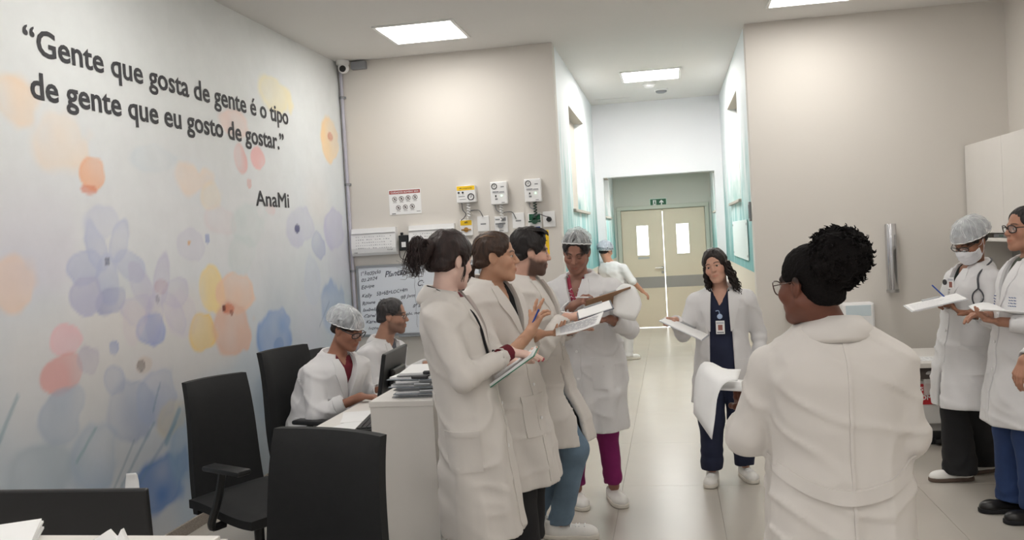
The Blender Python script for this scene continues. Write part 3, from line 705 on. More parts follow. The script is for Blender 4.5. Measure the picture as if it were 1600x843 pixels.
write('Kelly', -0.545, 0.035, 0.036, 0.10, 0.04); write('5B+6B+LOC+4m', -0.40, 0.045, 0.034, 0.30, 0.10)
write('Rosane', -0.545, -0.035, 0.034, 0.13, 0.06); write('3C + 2', -0.38, -0.02, 0.034, 0.13, 0.08); write('9B Jam', -0.17, 0.005, 0.032, 0.14, 0.12); write('Kenia', -0.005, -0.005, 0.032, 0.12, 0.05)
write('Isabela', -0.545, -0.095, 0.03, 0.14, 0.04); write('Carol', -0.535, -0.15, 0.03, 0.12, 0.04); write('Karen', -0.52, -0.205, 0.03, 0.12, 0.03); write('Ivone', -0.5, -0.265, 0.03, 0.10, 0.02)
write('8\u00ba am', -0.06, -0.08, 0.034, 0.11, 0.12); write('obs. me', -0.13, -0.145, 0.03, 0.13, 0.04); write('C:', 0.0, 0.12, 0.05, 0.06, 0.04)
MB().tube([(-0.03 + 0.004 * math.sin(k * 1.7), -0.0145, 0.31 - k * 0.03) for k in range(20)], 0.0012, 4).build('ink_divider', M_ink, t)
MB().box((-0.20, -0.06, wz0 - 0.012), (0.2, -0.0, wz0), 0.004).build('pen_tray', M_alu, t)

# medical gas alarm panels with gauges, cables and outlets
M_ink2 = mat('black_print', (40, 40, 44), 0.6)
def gauge(mb, x, y, z, r):
    an = np.linspace(0, 2 * math.pi, 25)
    mb.tube([(x + r * math.cos(a), y, z + r * math.sin(a)) for a in an], r * 0.16, 6, False)
    mb.tube([(x - r * 0.1, y, z - r * 0.3), (x + r * 0.25, y, z + r * 0.45)], r * 0.09, 5)
def gas_panel(cx, z0, z1, w, yellow, label):
    t = empty('gas_alarm_panel', (cx, yw, z0)); tag(t, label, 'alarm panel', 'medical gas alarm panels'); h = z1 - z0
    MB().box((-w / 2, -0.07, 0), (w / 2, 0, h), 0.007).build('housing', M_whitep, t)
    g_ = MB(); yf = -0.072
    if yellow:
        MB().box((-w / 2 + 0.006, -0.0715, h - 0.042), (w / 2 - 0.006, -0.069, h - 0.004)).build('yellow_header', M_yellow, t)
        text_mesh('header_text', 'AR comprimido', M_ink2, 0.12, 0.014, 0.01, 0, t, front_M(-0.06, h - 0.030, -0.0722))
        gauge(g_, 0.045, yf, 0.05, 0.027); g_.build('gauge', M_ink2, t, True)
        kb = MB()
        for x in (-0.065, -0.028): kb.lathe([(0.009, -0.076), (0.009, -0.069)], (x, 0, h - 0.062), axis=1, seg=12)
        kb.build('indicator_lamps', M_ink2, t)
        MB().box((-0.07, -0.0712, 0.055), (-0.01, -0.069, 0.06)).box((-0.06, -0.0712, 0.028), (0.0, -0.069, 0.032)).build('print', M_grey, t)['kind'] = 'stuff'
    else:
        gauge(g_, -0.038, yf, h - 0.04, 0.023); g_.build('gauge', M_ink2, t, True)
        pm = MB().box((-0.055, -0.0712, h * 0.53), (0.0, -0.069, h * 0.53 + 0.010)).box((0.005, -0.0712, h * 0.53), (0.05, -0.069, h * 0.53 + 0.006)).box((-0.055, -0.0712, h * 0.49), (0.052, -0.069, h * 0.49 + 0.003))
        pm.box((0.02, -0.0712, h * 0.74), (0.05, -0.069, h * 0.74 + 0.010)).box((0.022, -0.0712, 0.012), (0.05, -0.069, 0.018)).box((-0.035, -0.0712, 0.04), (-0.012, -0.069, 0.055)); tag(pm.build('print', M_grey, t), kind='stuff')
        MB().box((-0.033, -0.074, h * 0.33), (-0.022, -0.069, h * 0.41)).build('switch', M_ink2, t)
        MB().lathe([(0.007, -0.074), (0.007, -0.069)], (0.025, 0, h * 0.37), axis=1, seg=12).build('green_lamp', mat('pale_green_lamp', (190, 255, 205), 0.3, emit=1.5), t)
    # cables: supply lead and coiled hose to the valve plate below
    MB().tube(spline([(-0.05, -0.035, 0), (-0.045, -0.04, -0.06), (-0.015, -0.05, -0.10), (-0.035, -0.05, -0.135), (-0.065, -0.04, -0.155)] if yellow else [(-0.045, -0.035, 0), (-0.035, -0.04, -0.045), (-0.005, -0.05, -0.065)], 18), 0.004, 6).build('signal_cable', M_grey if not yellow else mat('dark_grey_cable', (84, 84, 88), 0.5), t, True)
    co = [(0.014 * math.cos(k * 0.8) + 0.01, -0.04 + 0.014 * math.sin(k * 0.8), -k * 0.0031) for k in range(46)]
    MB().tube(co, 0.005, 5).build('coiled_hose', M_whitep if cx < -1.3 else mat('dark_green_hose', (44, 66, 58), 0.5), t, True)
    MB().tube(spline([(0.02, -0.035, -0.075), (0.07, -0.04, -0.07), (0.11, -0.035, -0.08), (0.135, -0.02, -0.135)] if cx < -1.3 else [(0.0, -0.06, -0.125), (0.05, -0.06, -0.115), (0.10, -0.05, -0.135), (0.125, -0.045, -0.14)], 16), 0.004, 6).build('outlet_cable', mat('dark_grey_cable', (84, 84, 88), 0.5), t, True)
gas_panel(-1.789, 2.012, 2.165, 0.175, True, 'gas alarm panel with yellow header band, leftmost of three')
gas_panel(-1.489, 1.978, 2.18, 0.15, False, 'white gas alarm panel in the middle of three')
gas_panel(-1.182, 1.982, 2.185, 0.15, False, 'white gas alarm panel nearest the corridor')
def valve_plate(cx, cz, kind, label):
    t = empty('gas_outlet_plate', (cx, yw, cz)); tag(t, label, 'gas outlet')
    MB().box((-0.06, -0.02, -0.085), (0.06, 0, 0.062), 0.005).build('plate', M_whitep, t)
    if kind == 0:
        MB().box((-0.052, -0.022, 0.01), (0.052, -0.019, 0.055)).build('yellow_label', M_yellow, t)
        text_mesh('label_text', 'AR', M_ink2, 0.034, 0.018, 0.02, 0, t, front_M(-0.016, 0.028, -0.0225))
        bm_ = MB().lathe([(0.022, -0.028), (0.022, -0.018)], (0, 0, -0.03), axis=1, seg=16).box((-0.045, -0.03, -0.036), (0.045, -0.02, -0.024), 0.003); bm_.build('brass_valve', mat('brass', (176, 132, 70), 0.35, 0.8), t, True)
    elif kind == 1:
        MB().box((-0.05, -0.0212, 0.03), (-0.01, -0.019, 0.04)).box((0.0, -0.0212, 0.02), (0.045, -0.019, 0.05)).box((-0.02, -0.0212, -0.07), (0.02, -0.019, -0.064)).build('print', M_grey, t)['kind'] = 'stuff'
        MB().lathe([(0.024, -0.034), (0.024, -0.018)], (-0.005, 0, -0.02), axis=1, seg=16).box((-0.05, -0.034, -0.01), (0.04, -0.024, 0.002), 0.003).build('steel_valve', M_grey, t, True)
    else:
        MB().box((-0.05, -0.022, 0.0), (0.05, -0.019, 0.055)).build('green_label', M_green, t)
        MB().lathe([(0.026, -0.05), (0.026, -0.018)], (0.0, 0, -0.01), axis=1, seg=16).box((-0.055, -0.045, -0.02), (0.055, -0.03, -0.005), 0.003).box((-0.02, -0.05, 0.0), (0.02, -0.03, 0.05), 0.004).build('green_valve', mat('dark_green_metal', (22, 70, 50), 0.4), t, True)
        MB().box((-0.03, -0.0212, -0.07), (0.045, -0.019, -0.06)).build('blue_print', M_blue, t)
valve_plate(-1.815, 1.80, 0, 'gas outlet with yellow label and brass valve'); valve_plate(-1.492, 1.81, 1, 'gas outlet with grey steel valve in a white plate'); valve_plate(-1.185, 1.82, 2, 'gas outlet with dark green valve')
def socket(cx, cz, label, plug=False):
    t = empty('wall_socket', (cx, yw, cz)); tag(t, label, 'socket')
    MB().box((-0.055, -0.012, -0.07), (0.055, 0, 0.07), 0.005).build('plate', M_whitep, t)
    MB().box((-0.025, -0.0135, -0.008), (0.025, -0.0115, 0.004)).build('socket_holes', M_grey, t)
    if plug: MB().lathe([(0.02, -0.04), (0.024, -0.012)], (0.0, 0, 0.0), axis=1, seg=14).build('plug', M_black, t, True)
socket(-1.657, 1.815, 'white wall socket right of the brass gas outlet'); socket(-1.335, 1.825, 'white wall socket between the steel and green gas outlets'); socket(-1.058, 1.82, 'white wall socket with black plug nearest the corridor', True)
t = empty('warning_poster', (-1.145, yw, 1.615)); tag(t, 'yellow warning sheet on the wall behind the bearded man', 'poster')
MB().box((-0.075, -0.003, -0.11), (0.075, 0, 0.11)).build('sheet', M_yellow, t)
pm = MB()
for k in range(8): pm.box((-0.06, -0.0038, 0.085 - k * 0.024), (0.06 - 0.012 * (k % 3), -0.003, 0.093 - k * 0.024))
tag(pm.build('print', mat('brown_print', (120, 96, 30), 0.7), t), kind='stuff')

# corridor extras
t = empty('hygrometer', (CX1, 8.14, 1.785)); tag(t, 'small grey instrument plate at the corridor corner', 'instrument')
MB().box((-0.018, -0.045, -0.085), (0, 0.045, 0.085), 0.004).build('plate', M_grey, t); MB().box((-0.02, -0.025, -0.06), (-0.017, 0.025, 0.06)).build('display', M_dark, t)
t = empty('added_patch_panel', (CX1, 9.45, 1.53)); tag(t, 'added pale panel standing for a bright patch on the right corridor wall', 'panel')
MB().box((-0.012, -0.95, -0.19), (-0.004, 0.95, 0.19), 0.003).build('sheet', mat('pale_patch_white', (226, 238, 238), 0.6), t)  # added panel standing in for a bright patch on the wallpaper
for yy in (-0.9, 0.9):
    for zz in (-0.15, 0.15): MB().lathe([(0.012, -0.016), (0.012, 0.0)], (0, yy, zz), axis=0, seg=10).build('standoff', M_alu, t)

# right hand wall: cup tube, dispensers
t = empty('cup_dispenser', (1.796, yw, 1.04)); tag(t, 'tall chrome cup dispenser tube on the beige wall', 'cup dispenser')
MB().lathe([(0.043, 0.0), (0.046, 0.01), (0.046, 0.56), (0.043, 0.57)], (0, -0.06, 0), seg=28).build('tube', M_chrome, t, True)
MB().box((-0.02, -0.02, 0.06), (0.02, 0, 0.52), 0.003).build('bracket', M_steel, t)
MB().lathe([(0.05, 0.0), (0.05, 0.025)], (0, -0.06, 0.0), seg=24).build('lower_collar', M_steel, t, True)
MB().box((0.02, -0.108, 0.38), (0.034, -0.098, 0.48), 0.003).build('window_slot', M_steel, t)
t = empty('soap_dispenser', (0.985, yw, 0.86)); tag(t, 'white soap dispenser in a chrome holder beside the face of the woman with the bun', 'dispenser')
MB().box((-0.055, -0.09, 0.0), (0.06, 0, 0.22), 0.01).build('bottle_housing', M_whitep, t)
MB().box((-0.06, -0.1, 0.20), (0.065, 0, 0.33), 0.015).build('chrome_top', M_chrome, t)
MB().box((-0.03, -0.105, -0.03), (0.03, -0.05, 0.0), 0.005).build('nozzle', M_black, t)
t = empty('towel_dispenser', (1.505, yw, 0.86)); tag(t, 'white paper towel dispenser with pale blue window on the beige wall', 'dispenser')
MB().box((-0.13, -0.12, -0.22), (0.13, 0, 0.11), 0.02).build('housing', M_whitep, t)
MB().box((-0.10, -0.123, 0.0), (0.10, -0.118, 0.09), 0.004).build('window', mat('pale_blue_plastic', (206, 220, 226), 0.2), t)
MB().box((-0.09, -0.1, -0.235), (0.09, -0.03, -0.22)).build('slot', M_grey, t)

# wall cabinet with shelf on the right wall
t = empty('wall_cabinet', (2.405, 6.75, 1.5)); tag(t, 'large white wall cabinet with smooth doors on the right wall', 'cabinet')
MB().box((0.018, -1.3, 0), (0.35, 1.17, 0.715)).build('carcass', M_white, t)
for k in range(3): MB().box((0, -1.3 + k * 0.8235 + 0.002, 0.002), (0.018, -1.3 + (k + 1) * 0.8235 - 0.002, 0.713), 0.002).build('door', M_white, t)
t = empty('wall_shelf', (2.36, 6.75, 1.44)); tag(t, 'white shelf under the wall cabinet', 'shelf')
MB().box((0, -1.3, 0), (0.395, 1.17, 0.022), 0.003).build('board', M_white, t)
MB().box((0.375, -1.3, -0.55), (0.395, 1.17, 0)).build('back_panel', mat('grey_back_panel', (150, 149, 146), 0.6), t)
t = empty('router', (2.45, 7.3, 1.462)); tag(t, 'low grey device lying on the shelf under the wall cabinet', 'device')
MB().box((0, -0.16, 0), (0.13, 0.16, 0.03), 0.005).build('case', M_grey, t); MB().box((-0.002, -0.04, 0.008), (0, 0.04, 0.02)).build('front_label', mat('dull_green_print', (80, 120, 100), 0.5), t)

# low table with waste bins
t = empty('low_table', (1.72, 7.17, 0)); tag(t, 'white low side table with papers between the woman with the bun and the masked woman', 'table')
MB().box((-0.45, -0.40, 0.575), (0.45, 0.40, 0.61), 0.004).build('table_top', M_white, t)
for sx in (-0.425, 0.215):
    for sy in (-0.38, 0.34): MB().box((sx, sy, 0), (sx + 0.035, sy + 0.035, 0.575), 0.003).build('leg', M_white, t)
MB().box((-0.42, 0.365, 0.2), (0.42, 0.385, 0.575)).build('back_board', M_white, t)
MB().box((-0.42, -0.36, 0.49), (0.42, -0.34, 0.575)).build('shade_apron', mat('dark_brown_shadow_board', (70, 62, 58), 0.6), t)  # dark brown paints the shade below the table top
p_ = empty('printed_sheet', (1.73, 6.98, 0.611)); tag(p_, 'printed sheet lying flat on the white low table', 'paper')
MB().box((-0.16, -0.11, 0), (0.16, 0.11, 0.0015)).build('sheet', M_paper, p_)
pm = MB(); rr = random.Random(5)
for k in range(5):
    for j in range(9):
        if rr.random() < 0.8: pm.box((-0.14 + j * 0.03, -0.08 + k * 0.03, 0.0015), (-0.14 + j * 0.03 + rr.uniform(0.012, 0.024), -0.075 + k * 0.03, 0.0019))
tag(pm.build('print', MATS['faint_print'], p_), kind='stuff')
t = empty('waste_bin', (1.78, 6.98, 0)); tag(t, 'grey waste bin with red common waste label under the low table', 'bin')
MB().prism([(-0.13, 0.16), (0.13, 0.16), (0.15, 0.47), (-0.15, 0.47)], 1, -0.13, 0.13).build('bin_body', mat('pale_grey_plastic', (206, 205, 203), 0.5), t)
MB().box((-0.13, -0.137, 0.30), (0.13, -0.1305, 0.45)).build('red_label', M_red, t)
text_mesh('label_text', 'RES\u00cdDUO', M_paper, 0.19, 0.03, 0.02, 0, t, front_M(-0.115, 0.40, -0.138))
text_mesh('label_text', 'COMUM', M_paper, 0.19, 0.034, 0.03, 0, t, front_M(-0.10, 0.335, -0.138))
MB().box((-0.12, -0.10, 0.0), (0.09, 0.10, 0.10), 0.006).build('pedal_base', M_black, t)
MB().box((0.02, -0.17, 0.02), (0.10, -0.06, 0.05), 0.006).build('pedal', M_black, t)
MB().prism([(-0.11, 0.10), (0.11, 0.10), (0.12, 0.16), (-0.12, 0.16)], 1, -0.1, 0.1).build('bin_foot', mat('dim_grey_plastic', (150, 148, 146), 0.5), t)
V, F = sdf_mesh(lambda P: rbox(P, (0.03, -0.15, 0.455), (0.075, 0.02, 0.09), 0.012) + 0.012 * vnoise(P * 22), (-0.09, -0.24, 0.30), (0.15, -0.06, 0.60), 0.009)
o = mesh_np('liner_bag', V, F, glass_mat('clear_plastic_bag', (225, 225, 222), 0.55), t)

# ------------------------------------------------------------------ reception counter, desk and their contents
CT = 0.945
t = empty('reception_counter', (-1.25, 5.5, 0)); tag(t, 'white reception counter standing beside the four clinicians', 'counter')
MB().box((-0.16, -1.57, CT - 0.028), (0.15, 1.9, CT), 0.003).build('counter_top', M_white, t)
MB().box((-0.155, -1.565, 0.0), (0.145, -1.535, CT - 0.028)).build('end_panel', M_white, t)
MB().box((0.105, -1.535, 0.0), (0.135, 1.88, CT - 0.028)).build('front_panel', M_white, t)
MB().box((-0.14, -1.535, 0.74), (-0.12, 1.88, CT - 0.028)).build('riser_panel', M_white, t)
t = empty('work_desk', (-1.63, 5.5, 0)); tag(t, 'white work desk surface in front of the two seated clinicians', 'desk')
MB().box((-0.24, -1.35, 0.715), (0.24, 1.85, 0.74), 0.003).build('desk_top', M_white, t)
for yy in (-1.3, 0.3, 1.8): MB().box((-0.2, yy, 0), (0.2, yy + 0.025, 0.715)).build('support_panel', M_white, t)
# second raised counter end in the background with its papers
t = empty('upper_shelf', (-1.25, 6.35, CT)); tag(t, 'grey edged raised shelf on the counter behind the monitor', 'shelf')
MB().box((-0.30, -0.05, 0.10), (0.14, 0.6, 0.125), 0.003).build('shelf_board', M_grey, t)
MB().box((-0.20, 0.0, 0.0), (0.13, 0.02, 0.10)).build('shelf_support', M_white, t)
t = empty('paper_sheet', (-1.42, 6.55, CT + 0.126)); tag(t, 'white papers lying on the raised shelf beyond the monitor', 'paper')
MB().box((-0.1, -0.14, 0), (0.12, 0.14, 0.012)).build('stack', M_paper, t)

def monitor(name, loc, rz, tilt, w, h, label, stand=True):
    """screen faces local +Y"""
    t = empty(name, loc, rz); tag(t, label, 'monitor')
    Rx = Matrix.Rotation(tilt, 4, 'X'); b0 = 0.09 if stand else 0.004
    def tb(lo, hi, bev, nm, m):
        MB().box(lo, hi, bev, Matrix.Translation((0, 0, b0)) @ Rx).build(nm, m, t)
    tb((-w / 2, -0.022, 0), (w / 2, 0.0, h), 0.006, 'shell', M_black)
    tb((-w / 2 + 0.012, 0.0, 0.02), (w / 2 - 0.012, 0.003, h - 0.012), 0.0, 'screen', mat('dark_screen', (30, 34, 42), 0.15))
    if stand: tb((-w * 0.27, -0.055, h * 0.18), (w * 0.27, -0.022, h * 0.62), 0.014, 'rear_bulge', M_black)
    if stand:
        MB().box((-0.035, -0.075, 0.0), (0.035, -0.045, 0.2), 0.006).build('stand_neck', M_black, t)
        MB().box((-0.11, -0.15, 0.0), (0.11, 0.05, 0.012), 0.004).build('stand_foot', M_black, t)
    return t
monitor('computer_monitor', (-1.612, 4.83, 0.74), math.radians(92), math.radians(10), 0.46, 0.255, 'black computer monitor seen from behind on the work desk')
t = empty('keyboard', (-1.55, 4.42, 0.741), math.radians(8)); tag(t, 'black computer keyboard at the near end of the work desk', 'keyboard')
MB().box((-0.075, -0.2, 0), (0.075, 0.2, 0.016), 0.004).build('case', M_black, t)
kk = 0
for i in range(5):
    for j in range(13):
        MB().box((-0.065 + i * 0.026, -0.19 + j * 0.0292, 0.016), (-0.065 + i * 0.026 + 0.022, -0.19 + j * 0.0292 + 0.025, 0.023), 0.002).build('key', mat('key_black', (34, 35, 38), 0.45), t)
def sheet(name, loc, rz, w, h, label, n=1, dz=0.0012, ink=True, group=None):
    t = empty(name, loc, rz); tag(t, label, 'paper', group)
    for k in range(n):
        o = MB().box((-w / 2, -h / 2, k * dz), (w / 2, h / 2, (k + 1) * dz)).build('sheet', M_paper, t); o.rotation_euler = (0, 0, 0.03 * (k % 3 - 1))
    return t
sheet('paper_sheet', (-1.70, 4.62, 0.7412), 0.3, 0.21, 0.30, 'loose white paper at the edge of the desk before the seated woman', 3)
sheet('paper_sheet', (-1.66, 4.32, 0.7412), -0.25, 0.21, 0.30, 'loose white paper lying next to the keyboard', 2)
# stack of clipped records on the counter
rr = random.Random(21); zz = CT + 0.001
for k in range(7):
    t = empty('record_clipboard', (-1.205 + rr.uniform(-0.012, 0.012), 4.17 + rr.uniform(-0.02, 0.02), zz), rr.uniform(-0.12, 0.12))
    tag(t, 'clipboard of patient records in the stack on the counter, ' + ['lowest', 'second from the bottom', 'third from the bottom', 'in the middle', 'third from the top', 'second from the top', 'topmost'][k], 'clipboard', 'stacked record clipboards on the counter')
    MB().box((-0.115, -0.165, 0), (0.115, 0.165, 0.004), 0.001).build('board', mat('smoke_grey_acrylic', (128, 136, 146), 0.25) if k % 2 else M_grey, t)
    MB().box((-0.105, -0.15, 0.004), (0.105, 0.15, 0.013)).build('pages', M_paper, t)
    MB().box((-0.04 + 0.05, -0.165, 0.006), (0.04 + 0.05, -0.13, 0.019), 0.003).build('clip', M_alu if k < 5 else M_dark, t)
    zz += 0.0165
t = empty('stapler', (-1.27, 4.52, CT + 0.001), 0.5); tag(t, 'blue stapler behind the stack of clipboards', 'stapler')
MB().box((-0.02, -0.07, 0), (0.02, 0.07, 0.014), 0.004).build('base', M_blue, t)
MB().box((-0.018, -0.07, 0.0), (0.018, 0.07, 0.025), 0.007, Matrix.Translation((0, 0, 0.03)) @ Matrix.Rotation(0.25, 4, 'X')).build('arm', M_blue, t)
MB().tube([(0.0, 0.05, 0.03), (0.02, 0.1, 0.12)], 0.004, 6).build('lever', M_grey, t)

# foreground counter with the second monitor
t = empty('front_counter', (-1.9, 1.75, 0)); tag(t, 'white counter top at the lower left corner of the photo', 'counter')
MB().box((-0.75, -0.18, 0.965), (0.82, 0.185, 0.995), 0.003).build('counter_top', M_white, t)
MB().box((-0.74, 0.10, 0.0), (0.81, 0.125, 0.965)).build('front_panel', M_white, t)
t = empty('lower_desk', (-2.1, 2.35, 0)); tag(t, 'white lower desk behind the front counter', 'desk')
MB().box((-0.7, -0.4, 0.70), (0.62, 0.35, 0.725), 0.003).build('desk_top', M_white, t)
for sx in (-0.66, 0.56): MB().box((sx, -0.38, 0), (sx + 0.025, 0.33, 0.70)).build('support_panel', M_white, t)
monitor('computer_monitor', (-1.885, 2.45, 0.725), math.radians(1), math.radians(3), 0.60, 0.241, 'wide black monitor seen from behind at the lower left corner', False)
sheet('paper_sheet', (-1.60, 1.80, 0.996), 0.55, 0.21, 0.297, 'white sheet on the front counter at the left edge of the photo', 5, 0.005)
t = empty('curled_paper', (-1.765, 2.54, 0.726), 0.2); tag(t, 'curled white paper rising behind the front monitor', 'paper')
gr = []
for i in range(9):
    s = i / 8; gr.append([(0.09 * u - 0.02 + 0.03 * s, 0.05 * math.sin(2.2 * s), 0.25 * math.sin(1.45 * s)) for u in np.linspace(0.1, 0.9 - 0.45 * s, 5)])
gr = np.array(gr).reshape(-1, 3); Fp = [[i * 5 + j, i * 5 + j + 1, (i + 1) * 5 + j + 1, (i + 1) * 5 + j] for i in range(8) for j in range(4)]
o = mesh_np('sheet', gr, Fp, M_paper, t); md = o.modifiers.new('thickness', 'SOLIDIFY'); md.thickness = 0.001
t = empty('folded_note', (-1.34, 1.90, 0.996)); tag(t, 'small folded white note standing on the front counter', 'paper')
MB().prism([(-0.045, 0), (0.0, 0.026), (0.02, 0.004), (0.034, 0.028), (0.045, 0)], 1, -0.012, 0.0).build('note', M_paper, t)

# ------------------------------------------------------------------ office chairs
M_fab = mat('black_chair_fabric', (20, 21, 23), 0.75, vary=0.15, vscale=30, bump=0.12, bscale=400)
def padded(w0, w1, h, th, curve, nx=13, nz=15):
    """backrest pad: width w0 at the bottom, w1 at the top, bowed"""
    V = []; F = []
    for side in (0, 1):
        for j in range(nz):
            v = j / (nz - 1)
            for i in range(nx):
                u = i / (nx - 1) * 2 - 1
                wd = (w0 + (w1 - w0) * v) / 2
                e = (1 - abs(u) ** 10) * (1 - abs(2 * v - 1) ** 14)
                y = (th / 2) * (0.55 + 0.45 * e) * (1 if side else -1) + curve * u * u - 0.03 * math.cos(v * math.pi * 1.1)
                V.append((u * wd, y, v * h))
    n = nx * nz; ix = lambda s, j, i: s * n + j * nx + i
    for j in range(nz - 1):
        for i in range(nx - 1):
            F.append([ix(0, j, i), ix(0, j, i + 1), ix(0, j + 1, i + 1), ix(0, j + 1, i)]); F.append([ix(1, j, i), ix(1, j + 1, i), ix(1, j + 1, i + 1), ix(1, j, i + 1)])
    for j in range(nz - 1):
        F.append([ix(0, j, 0), ix(0, j + 1, 0), ix(1, j + 1, 0), ix(1, j, 0)]); F.append([ix(0, j, nx - 1), ix(1, j, nx - 1), ix(1, j + 1, nx - 1), ix(0, j + 1, nx - 1)])
    for i in range(nx - 1):
        F.append([ix(0, 0, i), ix(1, 0, i), ix(1, 0, i + 1), ix(0, 0, i + 1)]); F.append([ix(0, nz - 1, i), ix(0, nz - 1, i + 1), ix(1, nz - 1, i + 1), ix(1, nz - 1, i)])
    return V, F
def office_chair(loc, rz, label, top=1.06, bottom=0.42, seat=0.47, w=0.46, arms=True, lean=0.13, wt=0.40):
    """faces local +Y"""
    t = empty('office_chair', (loc[0], loc[1], 0), rz); tag(t, label, 'chair', 'black office chairs')
    V, F = padded(w, wt, top - bottom, 0.07, 0.045)
    V = np.array(V); z = V[:, 2].copy(); V[:, 1] += -0.23 - lean * (z / (top - bottom)); V[:, 2] += bottom
    mb = MB().add(V, F); o = mb.build('backrest', M_fab, t, True)
    V, F = padded(0.49, 0.46, 0.47, 0.085, 0.0)
    V = np.array(V); V = np.stack([V[:, 0], V[:, 2] - 0.22, -V[:, 1] * 0.9 + seat - 0.045], 1); MB().add(V, F).build('seat', M_fab, t, True)
    MB().box((-0.11, -0.14, seat - 0.14), (0.11, 0.12, seat - 0.085), 0.01).build('mechanism', M_black, t)
    MB().tube(spline([(0, -0.12, seat - 0.11), (0, -0.27, seat - 0.10), (0, -0.30, seat + 0.02), (0, -0.29, bottom + 0.2)], 12), 0.022, 8).build('back_support', M_black, t, True)
    MB().lathe([(0.026, 0.10), (0.026, 0.26), (0.02, 0.26), (0.02, seat - 0.13)], seg=14).build('gas_column', M_black, t, True)
    MB().lathe([(0.05, 0.075), (0.05, 0.12), (0.03, 0.13)], seg=14).build('base_hub', M_black, t, True)
    for k in range(5):
        a = k * 2 * math.pi / 5 + 0.3; c, s = math.cos(a), math.sin(a)
        MB().tube([(0.03 * c, 0.03 * s, 0.10), (0.17 * c, 0.17 * s, 0.085), (0.30 * c, 0.30 * s, 0.065)], [0.026, 0.022, 0.016], 8).build('base_leg', M_black, t, True)
        MB().lathe([(0.022, -0.022), (0.028, -0.012), (0.028, 0.012), (0.022, 0.022)], (0.30 * c, 0.30 * s, 0.028), axis=0, seg=12).build('caster', M_black, t, True)
    if arms:
        for sx in (-1, 1):
            a = MB().tube(spline([(sx * 0.2, 0.0, seat - 0.10), (sx * 0.275, 0.0, seat - 0.09), (sx * 0.285, 0.08, seat + 0.05), (sx * 0.285, 0.13, seat + 0.195)], 14), 0.02, 8).build('arm_post', M_black, t, True)
            p = MB().box((sx * 0.285 - 0.042, 0.02, seat + 0.19), (sx * 0.285 + 0.042, 0.30, seat + 0.218), 0.014).build('arm_pad', M_black, t, True)
    return t
office_chair((-2.14, 4.22), math.radians(-116), 'black office chair standing empty against the flower mural', top=1.02, bottom=0.36, seat=0.44, w=0.43, wt=0.37)
office_chair((-2.18, 5.24), math.radians(-106), 'black office chair under the seated woman in a hairnet', top=1.05, bottom=0.42, seat=0.45, w=0.48, wt=0.44)
office_chair((-2.36, 6.22), math.radians(-92), 'black office chair under the grey haired man', top=0.92, bottom=0.42, seat=0.45)
office_chair((-1.42, 2.93), math.radians(160), 'large black office chair backrest in the foreground centre left', top=0.965, bottom=0.34, seat=0.44, w=0.60, wt=0.53, lean=0.14, arms=False)
office_chair((-2.612, 2.55), math.radians(-176), 'black office chair at the left edge behind the front monitor', top=1.04, bottom=0.42, seat=0.45, arms=False, w=0.40, wt=0.33)

# ------------------------------------------------------------------ people toolkit
NP = lambda *a: np.array(a, float)
M_coat = mat('white_lab_coat_cotton', (214, 209, 204), 0.85, vary=0.015, vscale=8, bump=0.16, bscale=11, sheen=0.1, spec=0.15, stretch=(1, 1, 0.55))
M_coat_cool = mat('crisp_white_coat_cotton', (220, 219, 220), 0.85, vary=0.012, vscale=8, bump=0.16, bscale=11, sheen=0.1, spec=0.15, stretch=(1, 1, 0.55))
M_skin = mat('skin', (190, 140, 112), 0.48, attr='Col', vary=0.035, vscale=40, bump=0.04, bscale=300, spec=0.35)
M_eye = mat('eye_white', (196, 186, 178), 0.25)
M_iris = mat('dark_iris', (38, 24, 18), 0.15)
M_hair = {}
def hair_mat(c, tight=False):
    k = 'hair_%d_%d_%d' % c
    return mat(k, c, 0.5 if not tight else 0.85, vary=0.55, vscale=7, bump=0.6, bscale=10 if not tight else 90, stretch=(9, 9, 2.2) if not tight else None, spec=0.4 if not tight else 0.15)
M_net = net_mat('hairnet_gauze', (232, 236, 238), 0.24)
M_netd = net_mat('thick_cap_gauze', (222, 226, 230), 0.40)
M_lens = glass_mat('spectacle_lens', (240, 245, 248), 0.10)
M_frame = mat('dark_spectacle_frame', (28, 22, 22), 0.3)
M_brownframe = mat('brown_spectacle_frame', (70, 42, 32), 0.3)
def unit(v): v = np.asarray(v, float); return v / (np.linalg.norm(v) + 1e-12)

